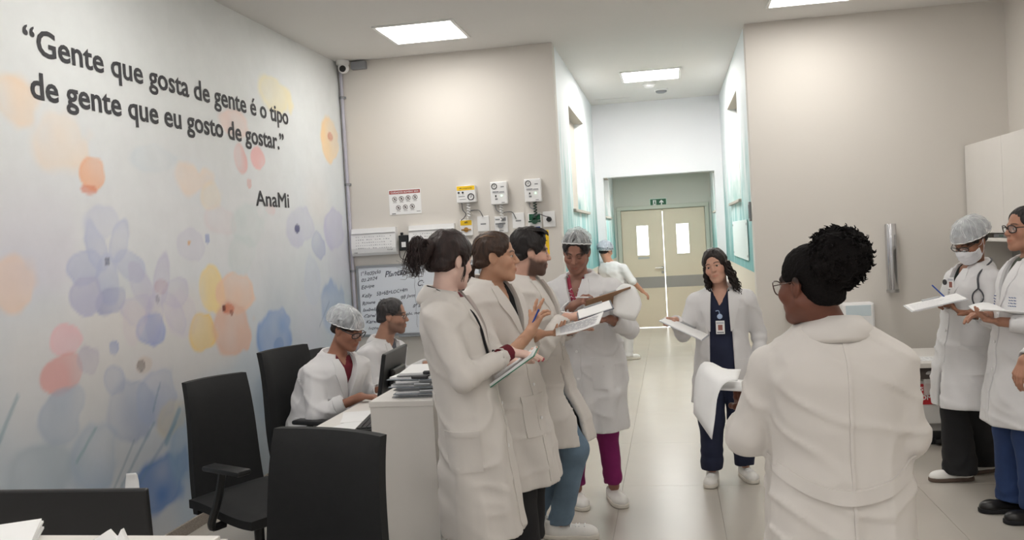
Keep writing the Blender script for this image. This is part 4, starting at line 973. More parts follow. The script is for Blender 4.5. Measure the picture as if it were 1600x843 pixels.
def head_field(Q, male=False, full=0.0):
    """skin surface of a standard adult head; x right, y forward, z up, metres"""
    A = np.abs(Q[:, 0]); S = Q.copy(); S[:, 0] = A
    d = ell(S, (0, -0.012, 0.035), (0.075, 0.096, 0.084))
    d = smin(d, ell(S, (0, 0.022, -0.035), (0.060 + 0.006 * full, 0.070, 0.080)), 0.03)
    d = smin(d, cone(S, (0.050 + 0.006 * full, -0.004, -0.055), (0.020, 0.066, -0.094), 0.016 + 0.006 * full, 0.018), 0.03)
    d = smin(d, ell(S, (0, 0.074, -0.099), (0.022, 0.020, 0.019)), 0.02)
    d = smin(d, ell(S, (0.040, 0.056, -0.024), (0.026, 0.030, 0.026)), 0.02)
    d = smin(d, cone(S, (0.010, 0.083, 0.027), (0.042, 0.070, 0.024), 0.010, 0.008), 0.014)
    d = smax(d, -ell(S, (0.031, 0.102, 0.006), (0.019, 0.019, 0.013)), 0.012)
    e = ell(S, (0.031, 0.0745, 0.006), (0.0148, 0.0140, 0.0140))
    d = smin(d, np.minimum(np.maximum(e, 0.0085 - S[:, 2]), np.maximum(e, S[:, 2] - 0.0015)), 0.004)
    d = smin(d, cone(S, (0, 0.084, 0.018), (0, 0.108, -0.021), 0.0075, 0.0115), 0.009)
    d = smin(d, ell(S, (0.0105, 0.098, -0.026), (0.0085, 0.011, 0.0075)), 0.007)
    d = smin(d, ell(S, (0, 0.083, -0.060), (0.026, 0.017, 0.022)), 0.016)
    d = smin(d, cone(S, (0.0, 0.0985, -0.0545), (0.020, 0.089, -0.0575), 0.0052, 0.0030), 0.006)
    d = smin(d, cone(S, (0.0, 0.0965, -0.0665), (0.017, 0.088, -0.0640), 0.0062, 0.0035), 0.006)
    d = smax(d, -cone(S, (0, 0.106, -0.0602), (0.022, 0.094, -0.0605), 0.0022, 0.0016), 0.004)
    # ears
    ea = ell(np.stack([S[:, 0] - 0.077 - 0.25 * (-(S[:, 1] + 0.006)), S[:, 1] + 0.008 + 0.15 * S[:, 2], S[:, 2] + 0.004], 1), (0, 0, 0), (0.008, 0.019, 0.031))
    ea = smax(ea, -ell(S, (0.092, -0.002, 0.002), (0.011, 0.010, 0.017)), 0.005)
    return smin(d, ea, 0.006)
def hand_parts(w, fd, pn, side, pose, s=1.0):
    """capsules of a hand: wrist point, finger direction, palm normal"""
    Y = unit(fd); Z = -np.asarray(pn, float); Z = unit(Z - Y * (Z @ Y)); X = np.cross(Y, Z) * (-1 if side == 'R' else 1)
    L = lambda p: np.asarray(w, float) + s * (p[0] * X + p[1] * Y + p[2] * Z)
    out = []; tips = []
    base = [(0.027, 0.086), (0.009, 0.090), (-0.009, 0.086), (-0.0255, 0.078)]; ln = [0.072, 0.080, 0.074, 0.058]; rad = [0.0088, 0.0090, 0.0086, 0.0076]
    for k in range(4):
        out.append((L((0.012 - 0.008 * k, 0.0, 0)), L((base[k][0], base[k][1], 0)), 0.0155 * s, 0.0115 * s))
        sp, c1, c2, c3 = pose['f'][k]; p = NP(base[k][0], base[k][1], 0.0); ang = 0
        dp = NP(math.sin(math.radians(sp)), math.cos(math.radians(sp)), 0)
        for c, fr, r0, r1 in ((c1, 0.46, 1.0, 0.94), (c2, 0.30, 0.94, 0.88), (c3, 0.24, 0.88, 0.78)):
            ang += math.radians(c); dd = dp * math.cos(ang) + NP(0, 0, -1) * math.sin(ang); q_ = p + dd * ln[k] * fr
            out.append((L(p), L(q_), rad[k] * r0 * s, rad[k] * r1 * s)); p = q_
        tips.append(L(p))
    tp = pose['t']; pts = [L(p) for p in tp]
    for i, (r0, r1) in enumerate(((0.0155, 0.0125), (0.0118, 0.0105), (0.0105, 0.0085))):
        out.append((pts[i], pts[i + 1], r0 * s, r1 * s))
    tips.append(pts[-1]); return out, tips
T_open = [(0.016, 0.016, -0.004), (0.040, 0.048, -0.012), (0.060, 0.072, -0.014), (0.076, 0.090, -0.012)]
T_side = [(0.016, 0.016, -0.004), (0.036, 0.050, -0.014), (0.038, 0.080, -0.022), (0.034, 0.104, -0.026)]
T_opp = [(0.016, 0.016, -0.006), (0.036, 0.046, -0.026), (0.030, 0.074, -0.044), (0.018, 0.092, -0.050)]
POSE = {
    'relaxed': dict(f=[(4, 18, 22, 14), (1, 22, 26, 16), (-2, 26, 28, 18), (-6, 28, 30, 18)], t=T_side),
    'flat': dict(f=[(5, 4, 6, 4), (1, 5, 6, 4), (-2, 6, 7, 5), (-7, 8, 8, 6)], t=T_side),
    'spread': dict(f=[(16, -4, 8, 5), (5, 2, 8, 5), (-6, 30, 38, 22), (-20, 18, 30, 20)], t=T_open),
    'grip': dict(f=[(3, 48, 52, 30), (1, 52, 54, 30), (-1, 55, 55, 30), (-4, 58, 55, 30)], t=T_opp),
    'fist': dict(f=[(2, 70, 80, 50), (0, 74, 82, 50), (-1, 76, 82, 50), (-3, 78, 80, 50)], t=T_opp),
    'pen': dict(f=[(4, 38, 42, 14), (1, 46, 46, 18), (-2, 58, 58, 30), (-5, 64, 60, 34)], t=T_opp),
    'hold': dict(f=[(4, 30, 18, 10), (1, 32, 20, 10), (-2, 34, 22, 12), (-5, 36, 24, 12)], t=[(0.016, 0.016, 0.002), (0.042, 0.044, 0.004), (0.050, 0.072, 0.010), (0.044, 0.096, 0.014)]),
}
class Person:
    def __init__(s, label, loc, face, h, girth=1.0, male=False, skin=(190, 140, 112), group=None):
        s.root = empty('person', (loc[0], loc[1], 0)); tag(s.root, label, 'person', group)
        s.off = NP(loc[0], loc[1], 0); s.h = h; s.k = h / 1.68; s.g = girth; s.male = male; s.skin = NP(*lin(skin)[:3])
        a = math.radians(face); s.fwd = NP(math.cos(a), math.sin(a), 0); s.right = NP(math.sin(a), -math.cos(a), 0)
        s.wh = s.k
    # -------- frame set-up
    def set_head(s, c, yaw, pitch=0, roll=0, size=0.96, full=0.0):
        y, p, r = map(math.radians, (yaw, pitch, roll)); f = NP(math.cos(p) * math.cos(y), math.cos(p) * math.sin(y), -math.sin(p)); R0 = NP(math.sin(y), -math.cos(y), 0); U = np.cross(R0, f)
        R1 = R0 * math.cos(r) + U * math.sin(r); U1 = np.cross(R1, f); s.hc = NP(*c); s.HR = np.stack([R1, f, U1], 1); s.hs = size; s.full = full
    def H(s, p): return s.hc + s.hs * (s.HR @ NP(*p))
    def toQ(s, P): return ((P - s.hc.astype(np.float32)) @ s.HR.astype(np.float32)) / s.hs
    def set_body(s, hip, neck, shR, shL, elR, elL, wrR, wrL, hem=0.5, seated=False):
        s.hip, s.neck = NP(*hip), NP(*neck); s.sh = dict(R=NP(*shR), L=NP(*shL)); s.el = dict(R=NP(*elR), L=NP(*elL)); s.wr = dict(R=NP(*wrR), L=NP(*wrL)); s.hem = hem; s.seated = seated
        s.rows_skin = s.rows([(-0.22, 0.150, 0.105), (-0.08, 0.165, 0.115), (0.05, 0.165, 0.112), (0.30, 0.135, 0.100), (0.52, 0.138, 0.104), (0.72, 0.155, 0.112), (0.86, 0.150, 0.094), (0.95, 0.105, 0.072), (1.0, 0.065, 0.058)], 0.0)
    def rows(s, prof, ease, extra=None):
        out = []; hz, nz = s.hip[2], s.neck[2]
        for t, a, b in prof:
            c = s.hip + (s.neck - s.hip) * max(t, 0.0) if t >= 0 else s.hip.copy()
            z = hz + (nz - hz) * t; w = s.k * (s.g if t < 0.92 else 1.0)
            out.append((z, c[0], c[1], a * w + ease, b * w + ease))
        if extra: out = extra + out
        return np.array(sorted(out))
    def centre(s, rows, z): return np.stack([np.interp(z, rows[:, 0], rows[:, 1]), np.interp(z, rows[:, 0], rows[:, 2])], -1)
    def torso(s, P, rows, n=2.35):
        z = P[:, 2]; cx = np.interp(z, rows[:, 0], rows[:, 1]); cy = np.interp(z, rows[:, 0], rows[:, 2]); a = np.interp(z, rows[:, 0], rows[:, 3]); b = np.interp(z, rows[:, 0], rows[:, 4])
        dx = P[:, 0] - cx; dy = P[:, 1] - cy; u = np.abs(dx * s.right[0] + dy * s.right[1]) / a; v = np.abs(dx * s.fwd[0] + dy * s.fwd[1]) / b
        d = ((u ** n + v ** n + 1e-9) ** (1 / n) - 1) * np.minimum(a, b) * 1.05
        return smax(smax(d, z - rows[-1, 0], 0.02), rows[0, 0] - z, 0.008)
    def legs(s, hips, knees, ankles, feet_dir):
        s.lh, s.lk, s.la, s.fd = hips, knees, ankles, feet_dir
    def stand(s, fR, fL, dR, dL, knee=0.03):
        """legs from the hip line to two foot positions on the floor"""
        s.fd = dict(R=unit((*dR, 0)), L=unit((*dL, 0))); s.lh = {}; s.lk = {}; s.la = {}
        for sd, f, sg in (('R', fR, 1), ('L', fL, -1)):
            hp = s.hip + s.right * 0.082 * s.k * sg + NP(0, 0, -0.04); an = NP(f[0], f[1], 0.085); s.lh[sd] = hp; s.la[sd] = an
            s.lk[sd] = hp * 0.49 + an * 0.51 + s.fwd * knee
    # -------- skin
    def build_skin(s, hands, fine=0.0032, brow=(40, 26, 20), lips=1.0, beard=None, scalp=None, eyes='open', nails=None, forearm=1.0):
        hp = {}; s.tips = {}
        for sd, (fd, pn, pose) in hands.items():
            hp[sd], s.tips[sd] = hand_parts(s.wr[sd], fd, pn, sd, POSE[pose], 0.96 * s.k)
        neck_r = (0.058 if s.male else 0.049) * s.hs
        nA, nB = s.H((0, -0.018, -0.055)), s.neck + NP(0, 0, -0.02) - s.fwd * 0.005
        def f(P):
            d = s.torso(P, s.rows_skin)
            d = smin(d, cone(P, nA, nB, neck_r, neck_r * 1.12), 0.03)
            for sd in 'RL':
                d = smin(d, cone(P, s.sh[sd], s.el[sd], 0.05 * s.k, 0.040 * s.k), 0.02)
                d = smin(d, cone(P, s.el[sd], s.wr[sd], 0.040 * s.k, 0.0255 * s.k), 0.015)
                d = np.minimum(d, cone(P, s.lh[sd], s.lk[sd], 0.075 * s.k, 0.055 * s.k)); d = smin(d, cone(P, s.lk[sd], s.la[sd], 0.052 * s.k, 0.036 * s.k), 0.01)
            return d
        def fh(P):
            d = head_field(s.toQ(P), s.male, s.full) * s.hs
            d = smin(d, cone(P, nA, nB, neck_r, neck_r * 1.12), 0.022 * s.hs)
            return smin(d, s.torso(P, s.rows_skin), 0.03)
        def fhand(sd):
            def g_(P):
                m = None
                for i, (a, b, r1, r2) in enumerate(hp[sd]):
                    c = cone(P, a, b, r1, r2); m = c if m is None else smin(m, c, 0.006)
                return smin(m, cone(P, s.el[sd], s.wr[sd], 0.040 * s.k, 0.0255 * s.k), 0.018)
            return g_
        pts = [s.hip, s.neck, s.H((0, 0, -0.1))] + [d[sd] for d in (s.sh, s.el, s.wr, s.lh, s.lk, s.la) for sd in 'RL']
        lo, hi = bbox_of(pts, 0.2); hi[2] = s.neck[2] + 0.05
        V, F = sdf_mesh(f, lo, hi, 0.018); Vs, Fs = [], []; n = 0
        boxes = [(s.hc - 0.16, s.hc + 0.16)]; boxes[0][0][2] = s.neck[2] - 0.025
        for sd in hp:
            q_ = [p for a, b, _, _ in hp[sd] for p in (a, b)] + [s.wr[sd] + unit(s.el[sd] - s.wr[sd]) * 0.06 * 1.0]; boxes.append(bbox_of(q_, 0.018))
        # coarse part keeps only what the fine boxes do not cover
        inside = np.zeros(len(V), bool)
        for bi, (a, b) in enumerate(boxes): inside |= ((V > a + 0.012) & (V < b - 0.012)).all(1)
        Fk = F[~inside[F].all(1)]; Vs.append(V); Fs.append(Fk); n += len(V)
        for fn, (a, b), hh in zip([fh] + [fhand(sd) for sd in hp], boxes, [fine] + [fine * 1.05] * len(hp)):
            v, q_ = sdf_mesh(fn, a, b, hh, 0.02); Vs.append(v); Fs.append(q_ + n); n += len(v)
        V = np.concatenate(Vs); F = np.concatenate(Fs); Q = s.toQ(V.astype(np.float32))
        C = np.repeat(s.skin[None], len(V), 0); ax = np.abs(Q[:, 0]); inh = (np.linalg.norm(V - s.hc, axis=1) < 0.19)
        def tint(mask, c, a):
            nonlocal C
            m = (mask * a * inh)[:, None]; C = C * (1 - m) + NP(*lin(c)[:3]) * m
        rosy = s.skin * NP(1.12, 0.82, 0.80)
        lm = np.exp(-((ax / 0.022) ** 4)) * np.exp(-(((Q[:, 2] + 0.0605) / 0.0080) ** 4)) * (Q[:, 1] > 0.080)
        m = (lm * 0.75 * lips * inh)[:, None]; C = C * (1 - m) + s.skin * NP(0.90, 0.62, 0.62) * m
        ck = np.exp(-(((ax - 0.042) / 0.02) ** 2 + ((Q[:, 2] + 0.025) / 0.02) ** 2)) * (Q[:, 1] > 0.04); m = (ck * 0.35 * inh)[:, None]; C = C * (1 - m) + rosy * m
        bz = 0.0275 + 0.004 * np.sin((ax - 0.012) / 0.036 * math.pi) - 0.1 * np.maximum(ax - 0.04, 0)
        bm_ = sstep(0.011, 0.016, ax) * sstep(0.054, 0.046, ax) * np.exp(-(((Q[:, 2] - bz) / 0.0042) ** 4)) * (Q[:, 1] > 0.045); tint(bm_, brow, 0.85)
        # lash line
        ls = np.exp(-(((ax - 0.031) / 0.0135) ** 4)) * np.exp(-(((Q[:, 2] - (0.0085 if eyes == 'open' else 0.0)) / 0.0026) ** 2)) * (Q[:, 1] > 0.066); tint(ls, (30, 20, 18), 0.8)
        if beard:
            bc, ba = beard
            zone = sstep(-0.024, -0.052, Q[:, 2] - 0.35 * np.maximum(0.03 - Q[:, 1], 0) + 0.004 * vnoise(Q * 80)) * sstep(-0.022, 0.0, Q[:, 1])
            zone *= 1 - np.exp(-((ax / 0.020) ** 4)) * np.exp(-(((Q[:, 2] + 0.061) / 0.010) ** 4))
            zone = zone * sstep(-0.135, -0.118, Q[:, 2]); tint(np.clip(zone, 0, 1), bc, ba)
        if scalp:
            sc_ = sstep(0.055, 0.045, Q[:, 1] - 0.35 * (0.11 - Q[:, 2])) * sstep(0.005, 0.02, Q[:, 2] + 0.3 * np.minimum(Q[:, 1], 0) * -1); tint(np.clip(sc_, 0, 1), scalp, 0.9)
        if nails:
            for sd in nails[1]:
                for tp in s.tips[sd]:
                    m = (np.linalg.norm(V - tp, axis=1) < 0.0075)[:, None] * 0.9; C = C * (1 - m) + NP(*lin(nails[0])[:3]) * m
        s.body = mesh_np('body', V, F, M_skin, s.root, True, s.off, np.clip(C, 0, 1))
        if eyes == 'open':
            for sg in (-1, 1):
                c = s.H((sg * 0.031, 0.0745, 0.006)); mb = MB().lathe([(0.0005, -0.0128)] + [(0.0128 * math.sin(a), -0.0128 * math.cos(a)) for a in np.linspace(0.3, 2.84, 9)] + [(0.0005, 0.0128)], seg=14)
                A = np.eye(4); A[:3, :3] = s.HR * s.hs; A[:3, 3] = c; v = mb.V[0] @ A[:3, :3].T + A[:3, 3]
                eo = mesh_np('eye', v, mb.F, M_eye, s.root, True, s.off)
                mi = MB().lathe([(0.0066, 0.0108), (0.0058, 0.0125), (0.0004, 0.0136)], axis=1, seg=14); v = mi.V[0] @ A[:3, :3].T + A[:3, 3]
                mesh_np('iris', v, mi.F, M_iris, eo, True, s.off)
    # -------- clothes
    def coat_field(s, ease=0.03, hem_a=0.21, hem_b=0.18, fold=0.006, sleeve=1.0, cuff=(0.95, 0.95), belly=0.0, hem_c=None, seed=0.0):
        hc = NP(*(hem_c if hem_c is not None else (s.hip[0], s.hip[1])))
        prof = [(-0.10, 0.172, 0.125), (0.05, 0.168, 0.120), (0.30, 0.150, 0.112), (0.52, 0.152, 0.116), (0.72, 0.162, 0.120), (0.86, 0.155, 0.100), (0.95, 0.112, 0.076), (1.01, 0.072, 0.060)]
        hz = s.hem; ex = [(hz - 0.02, hc[0], hc[1], hem_a * s.k, hem_b * s.k), (hz + 0.15, hc[0] * 0.6 + s.hip[0] * 0.4, hc[1] * 0.6 + s.hip[1] * 0.4, hem_a * 0.97 * s.k, hem_b * 0.97 * s.k)] if not s.seated else []
        R = s.rows(prof if not s.seated else [(-0.25, 0.19, 0.16)] + prof, ease, ex)
        # keep rows increasing when the hem sits high
        R = R[np.concatenate([[True], np.diff(R[:, 0]) > 0.01])]
        if belly: R[:, 4] += belly * np.exp(-((R[:, 0] - (s.hip[2] + 0.12)) / 0.22) ** 2)
        s.rows_coat = R; s.cuff_end = {}
        if s.seated: zcut = s.hip[2] - 0.10
        else: zcut = hz
        def f(P, plain=False):
            d = s.torso(P, R)
            for sd, cf in (('R', cuff[0]), ('L', cuff[1])):
                sh, el, wr = s.sh[sd], s.el[sd], s.wr[sd]; rs = s.k * sleeve
                cu = el + (wr - el) * cf; ax = unit(wr - el); s.cuff_end[sd] = cu
                inn = s.neck + NP(0, 0, -0.045) + s.right * (0.05 if sd == 'R' else -0.05)
                d = smin(d, cone(P, inn, sh - NP(0, 0, 0.012), 0.048 * s.k, 0.052 * rs), 0.045)
                d = smin(d, cone(P, sh - NP(0, 0, 0.014), el, 0.060 * rs, 0.049 * rs), 0.026)
                fa = cone(P, el, wr, 0.049 * rs, 0.042 * rs); fa = smax(fa, (P - cu.astype(np.float32)) @ ax.astype(np.float32), 0.004)
                inner = np.maximum(cone(P, el, wr, 0.040 * rs, 0.034 * rs), (cu - ax * 0.04 - 0).astype(np.float32) @ ax.astype(np.float32) - P @ ax.astype(np.float32))
                fa = np.maximum(fa, -inner)
                # creases inside the bent elbow
                t = (P - el.astype(np.float32)) @ ax.astype(np.float32); fa = fa + 0.006 * np.sin(t * 95 + 2 * vnoise(P * 9 + seed)) * np.exp(-((t - 0.03) / 0.07) ** 2)
                d = smin(d, fa, 0.022)
            if plain: return d
            z = P[:, 2]
            w = vnoise(P * NP(7, 7, 4.0).astype(np.float32) + 3.1 + seed); r = vnoise(P * NP(13, 13, 6).astype(np.float32) + NP(w.mean(), 2 + seed, 5).astype(np.float32))
            c = s.centre(R, z); an = np.arctan2(P[:, 1] - c[:, 1], P[:, 0] - c[:, 0])
            low = sstep(s.hip[2] + 0.15, s.hip[2] - 0.25, z)
            w2 = vnoise(P * NP(10, 10, 2.6).astype(np.float32) + 9.7 + seed); w3 = vnoise(np.stack([P[:, 0] * 6 + P[:, 2] * 9, P[:, 1] * 6 - P[:, 2] * 5, P[:, 2] * 6], 1) + 21.3 + seed)
            rid = (1 - np.minimum(1, 2.6 * np.abs(w3))) ** 2; rid2 = (1 - np.minimum(1, 2.4 * np.abs(w2))) ** 2
            d = d + fold * (0.8 * w + 0.4 * r) - fold * 1.25 * rid - fold * 0.9 * rid2 + fold * 1.5 * low * np.sin(an * 6 + 2.2 * w + seed)
            d = smax(d, zcut - z, 0.004)
            if not s.seated: d = np.maximum(d, -np.maximum(s.torso(P, R) + 0.034, z - (s.hip[2] + 0.04)))
            return d
        s.fcoat = f; return f
    def uv(s, P, rows=None):
        rows = s.rows_coat if rows is None else rows
        c = s.centre(rows, P[:, 2]); dx = P[:, 0] - c[:, 0]; dy = P[:, 1] - c[:, 1]; return dx * s.right[0] + dy * s.right[1], dx * s.fwd[0] + dy * s.fwd[1]
    def build_coat(s, vz=None, vw=0.055, open_w=0.0, res=0.0105, m=None, name='coat', lapel=0.06, slit=None):
        """vz: height where the front V closes; open_w: half width of the open front below"""
        f0 = s.fcoat; s.mcoat = m or M_coat; nz = s.neck[2]
        vz = nz - 0.26 if vz is None else vz; s.vz = vz; s.vw = vw
        def wid(z): return np.interp(z, [s.hem - 0.1, vz, nz - 0.02, nz + 0.1], [open_w * 1.25, open_w, vw, vw * 1.1])
        s.wid = wid
        def f(P):
            d = f0(P); u, v = s.uv(P)
            cut = np.maximum(np.abs(u) - wid(P[:, 2]), -(v - 0.005))
            if open_w <= 0: cut = np.maximum(cut, vz - P[:, 2])
            if slit: cut = np.minimum(cut, np.maximum(np.maximum(np.abs(u - slit[0]) - slit[1] * np.clip((slit[2] - P[:, 2]) / (slit[2] - s.hem), 0, 1), -v), P[:, 2] - slit[2]))
            nk = cone(P, s.neck + s.fwd * 0.012 + NP(0, 0, -0.015), s.neck + NP(0, 0, 0.1), 0.070, 0.078)
            return smax(smax(d, -cut, 0.006), -nk, 0.008)
        pts = [s.hip, s.neck] + [d[sd] for d in (s.sh, s.el, s.wr) for sd in 'RL']
        lo, hi = bbox_of(pts, 0.13 * max(1, s.g)); ra = s.rows_coat[:, 3:].max() + 0.03
        for k in (0, 1):
            lo[k] = min(lo[k], s.rows_coat[:, 1 + k].min() - ra); hi[k] = max(hi[k], s.rows_coat[:, 1 + k].max() + ra)
        lo[2] = (s.hem if not s.seated else s.hip[2] - 0.1) - 0.03
        V, F = sdf_mesh(f, lo, hi, res, 0.02)
        s.coat = mesh_np(name, V, F, s.mcoat, s.root, True, s.off)
        if lapel: s.lapels(lapel); s.collar()
        return s.coat
    def lapels(s, lw):
        nz = s.neck[2]
        for sg in (-1, 1):
            zs = np.linspace(s.vz - 0.005, nz - 0.015, 12); t = np.linspace(0, 1, 12)
            wl = lw * np.interp(t, [0, 0.15, 0.72, 0.78, 0.80, 1.0], [0.12, 0.45, 1.15, 0.72, 0.95, 0.55])
            G = np.zeros((12, 5, 3))
            for i, z in enumerate(zs):
                c = s.centre(s.rows_coat, np.array([z]))[0]; w0 = float(s.wid(z))
                for j in range(5):
                    u = sg * (w0 - 0.006 + wl[i] * j / 4); G[i, j] = NP(c[0], c[1], z) + s.right * u + s.fwd * 0.45
            patch(lambda P: s.fcoat(P, True), G, -s.fwd, 0.005, 0.005, 'lapel', s.mcoat, s.coat, s.off)
    def collar(s, r=0.078, hgt=0.034, open_a=42):
        th = np.radians(np.linspace(open_a, 360 - open_a, 27)); V = []; n = len(th)
        for k, a in enumerate(th):
            d = s.fwd * math.cos(a) + s.right * math.sin(a); bk = (1 - math.cos(a)) / 2
            base = s.neck + NP(0, 0, -0.022 + 0.022 * bk); ft = max(0, math.cos(a))
            V += [base + d * (r * 0.95), base + d * (r * 1.0) + NP(0, 0, hgt * (0.55 + 0.45 * bk)), base + d * (r * 1.09) + NP(0, 0, hgt * (0.55 + 0.45 * bk) + 0.004),
                  base + d * (r * 1.42 + 0.012 * ft) + NP(0, 0, 0.006 - 0.03 * ft), base + d * (r * 1.56 + 0.02 * ft) + NP(0, 0, -0.018 - 0.06 * ft), base + d * (r * 1.50) + NP(0, 0, -0.034 - 0.06 * ft)]
        F = [[k * 6 + j, k * 6 + j + 1, (k + 1) * 6 + j + 1, (k + 1) * 6 + j] for k in range(n - 1) for j in range(5)]
        o = mesh_np('collar', V, F, s.mcoat, s.coat, True, s.off); md = o.modifiers.new('cloth_thickness', 'SOLIDIFY'); md.thickness = 0.004
    def strip(s, name, us, zs, m=None, back=False, lift=0.001, thick=0.003, D=None, parent=None):
        """cloth piece on the coat; us, zs: (nu,nv) arrays of lateral offset and height"""
        us = np.asarray(us, float); zs = np.asarray(zs, float); c = s.centre(s.rows_coat, zs); D = (s.fwd if back else -s.fwd) if D is None else unit(D)
        side = -D; lat = np.cross(NP(0, 0, 1), -D) ; lat = unit(lat) * (1 if np.dot(lat, s.right) >= 0 else -1)
        G = np.stack([c[..., 0], c[..., 1], zs], -1) + us[..., None] * lat - D * 0.5
        return patch(lambda P: s.fcoat(P), G, D, lift, thick, name, m or s.mcoat, parent or s.coat, s.off)
    def pocket(s, u0, u1, z0, z1, D=None, flap=True):
        u, z = np.meshgrid(np.linspace(u0, u1, 7), np.linspace(z0, z1, 7), indexing='ij'); s.strip('pocket', u, z, D=D)
        if flap:
            u, z = np.meshgrid(np.linspace(u0 - 0.003, u1 + 0.003, 7), np.linspace(z1 - 0.014, z1 + 0.012, 3), indexing='ij'); s.strip('pocket_hem', u, z, D=D, lift=0.0035, thick=0.003)
    def placket(s, z0, z1, nb=3, u0=-0.006, u1=0.032):
        u, z = np.meshgrid(np.linspace(u0, u1, 4), np.linspace(z0, z1, 26), indexing='ij'); s.strip('placket', u, z)
        for k in range(nb):
            zb = z1 - 0.02 - k * (z1 - z0) * 0.75 / max(nb, 1); c = s.centre(s.rows_coat, np.array([zb]))[0]; o = NP(c[0], c[1], zb) + s.right * (u0 + u1) / 2 + s.fwd * 0.45
            p = trace(s.fcoat, o[None], -s.fwd)[0] + s.fwd * 0.007; mb = MB().lathe([(0.008, -0.002), (0.008, 0.001), (0.006, 0.002)], seg=12); A = frame(p, s.right, (0, 0, 1))
            A3 = np.stack([A[:3, 0], A[:3, 1], s.fwd], 1); mesh_np('button', mb.V[0] @ A3.T + p, mb.F, M_whitep, s.coat, False, s.off)
    def embroidery(s, name, u, z, w, h, m, D=None, parent=None, n=4):
        """small stitched emblem with lines of lettering"""
        rr = random.Random(int(abs(z) * 1000)); D = -s.fwd if D is None else unit(D); lat = unit(np.cross(NP(0, 0, 1), -D)); lat = lat * (1 if np.dot(lat, s.right) >= 0 else -1)
        c = s.centre(s.rows_coat, np.array([z]))[0]; mb = MB()
        for k in range(n):
            zz = z + h * (k / max(n - 1, 1) - 0.5); x = -w / 2
            while x < w / 2:
                l = rr.uniform(0.25, 0.5) * w; o = np.array([NP(c[0], c[1], zz) + lat * (u + x) - D * 0.5, NP(c[0], c[1], zz + h * 0.05) + lat * (u + min(x + l * 0.7, w / 2)) - D * 0.5])
                p = trace(s.fcoat, o, D) - D * 0.0015; mb.tube(p, h * 0.05, 4); x += l
        return tag(mb.build(name, m, parent or s.coat, False, s.off), kind='stuff')
    def shirt(s, m, grow=0.008, vz=None, vw=0.045, name='shirt', res=0.013, base=None, neckhole=0.052):
        nz = s.neck[2]
        if base is None: base = s.hip[2] - 0.06
        def f(P):
            d = s.torso(P, s.rows_skin) - grow
            d = smin(d, cone(P, s.neck + NP(0, 0, -0.05) + s.right * 0.04, s.sh['R'], 0.045 * s.k, 0.045 * s.k), 0.04); d = smin(d, cone(P, s.neck + NP(0, 0, -0.05) - s.right * 0.04, s.sh['L'], 0.045 * s.k, 0.045 * s.k), 0.04)
            d = d + 0.003 * vnoise(P * 14); u, v = s.uv(P, s.rows_skin); z = P[:, 2]
            d = np.maximum(d, base - z)
            if vz is not None: d = smax(d, -np.maximum(np.maximum(np.abs(u) - np.interp(z, [vz, nz], [0, vw]), vz - z), -v), 0.004)
            return smax(d, -cone(P, s.neck + NP(0, 0, -0.06), s.neck + NP(0, 0, 0.1), neckhole, neckhole * 1.15), 0.005)
        lo, hi = bbox_of([s.hip, s.neck, s.sh['R'], s.sh['L']], 0.10 + 0.1 * s.g); lo[2] = base - 0.03; hi[2] = nz + 0.06
        V, F = sdf_mesh(f, lo, hi, res); s.fshirt = f; return mesh_np(name, V, F, m, s.root, True, s.off)
    def trousers(s, m, rh=0.092, rk=0.072, ra=0.062, hem=0.07, name='trousers', res=0.012, seed=0.0):
        def f(P):
            d = s.torso(P, s.rows_skin) - 0.010; d = np.maximum(d, P[:, 2] - (s.hip[2] + 0.10))
            for sd in 'RL':
                an = s.la[sd]; tg = an - unit(an - s.lk[sd]) * (hem - 0.085)
                l = smin(cone(P, s.lh[sd], s.lk[sd], rh * s.k, rk * s.k), cone(P, s.lk[sd], tg, rk * s.k, ra * s.k), 0.03)
                l = np.maximum(l, hem - P[:, 2]); d = smin(d, l, 0.015)
            z = P[:, 2]; w = vnoise(P * NP(12, 12, 7).astype(np.float32) + seed)
            return d + 0.006 * w + 0.004 * np.sin(z * 60 + 5 * w) * sstep(0.35, 0.1, z)
        pts = [s.hip] + [d[sd] for d in (s.lh, s.lk, s.la) for sd in 'RL']; lo, hi = bbox_of(pts, 0.17 * max(1, s.g)); lo[2] = hem - 0.02; hi[2] = max(hi[2] - 0.05, s.hip[2] + 0.12)
        V, F = sdf_mesh(f, lo, hi, res, 0.02); return mesh_np(name, V, F, m, s.root, True, s.off)
    def shoes(s, m, msole, which='RL', L=0.265, laces=None, low=False, res=0.0065):
        for sd in which:
            o = NP(s.la[sd][0], s.la[sd][1], 0); d = s.fd[sd]; X = NP(d[1], -d[0], 0); A = np.stack([X, d, NP(0, 0, 1)], 1); k = L / 0.265 * s.wh
            def loc(P): return ((P - o.astype(np.float32)) @ A.astype(np.float32)) / k
            def up(P):
                q_ = loc(P); e = ell(q_, (0, 0.055, 0.030), (0.043, 0.135, 0.042 if not low else 0.036)); e = smin(e, cone(q_, (0, -0.03, 0.05), (0, -0.035, 0.085 if not low else 0.06), 0.040, 0.040), 0.03)
                e = smin(e, ell(q_, (0, 0.13, 0.034), (0.045, 0.06, 0.034)), 0.02)
                e = smax(e, -cone(q_, (0, -0.035, 0.075 if not low else 0.055), (0, -0.035, 0.2), 0.032, 0.034), 0.006); return smax(e, 0.02 - q_[:, 2], 0.003) * k
            def so(P):
                q_ = loc(P); e = np.sqrt((q_[:, 0] / (0.0455 + 0.006 * sstep(0.0, 0.12, q_[:, 1]))) ** 2 + 1e-9); w = np.abs(q_[:, 1] - 0.055) / 0.142
                return smax((((e ** 3 + w ** 3) ** (1 / 3)) - 1) * 0.045, np.abs(q_[:, 2] - 0.0135) - 0.0135, 0.004) * k
            lo = o - NP(0.22, 0.22, 0.008); hi = o + NP(0.22, 0.22, 0.15)
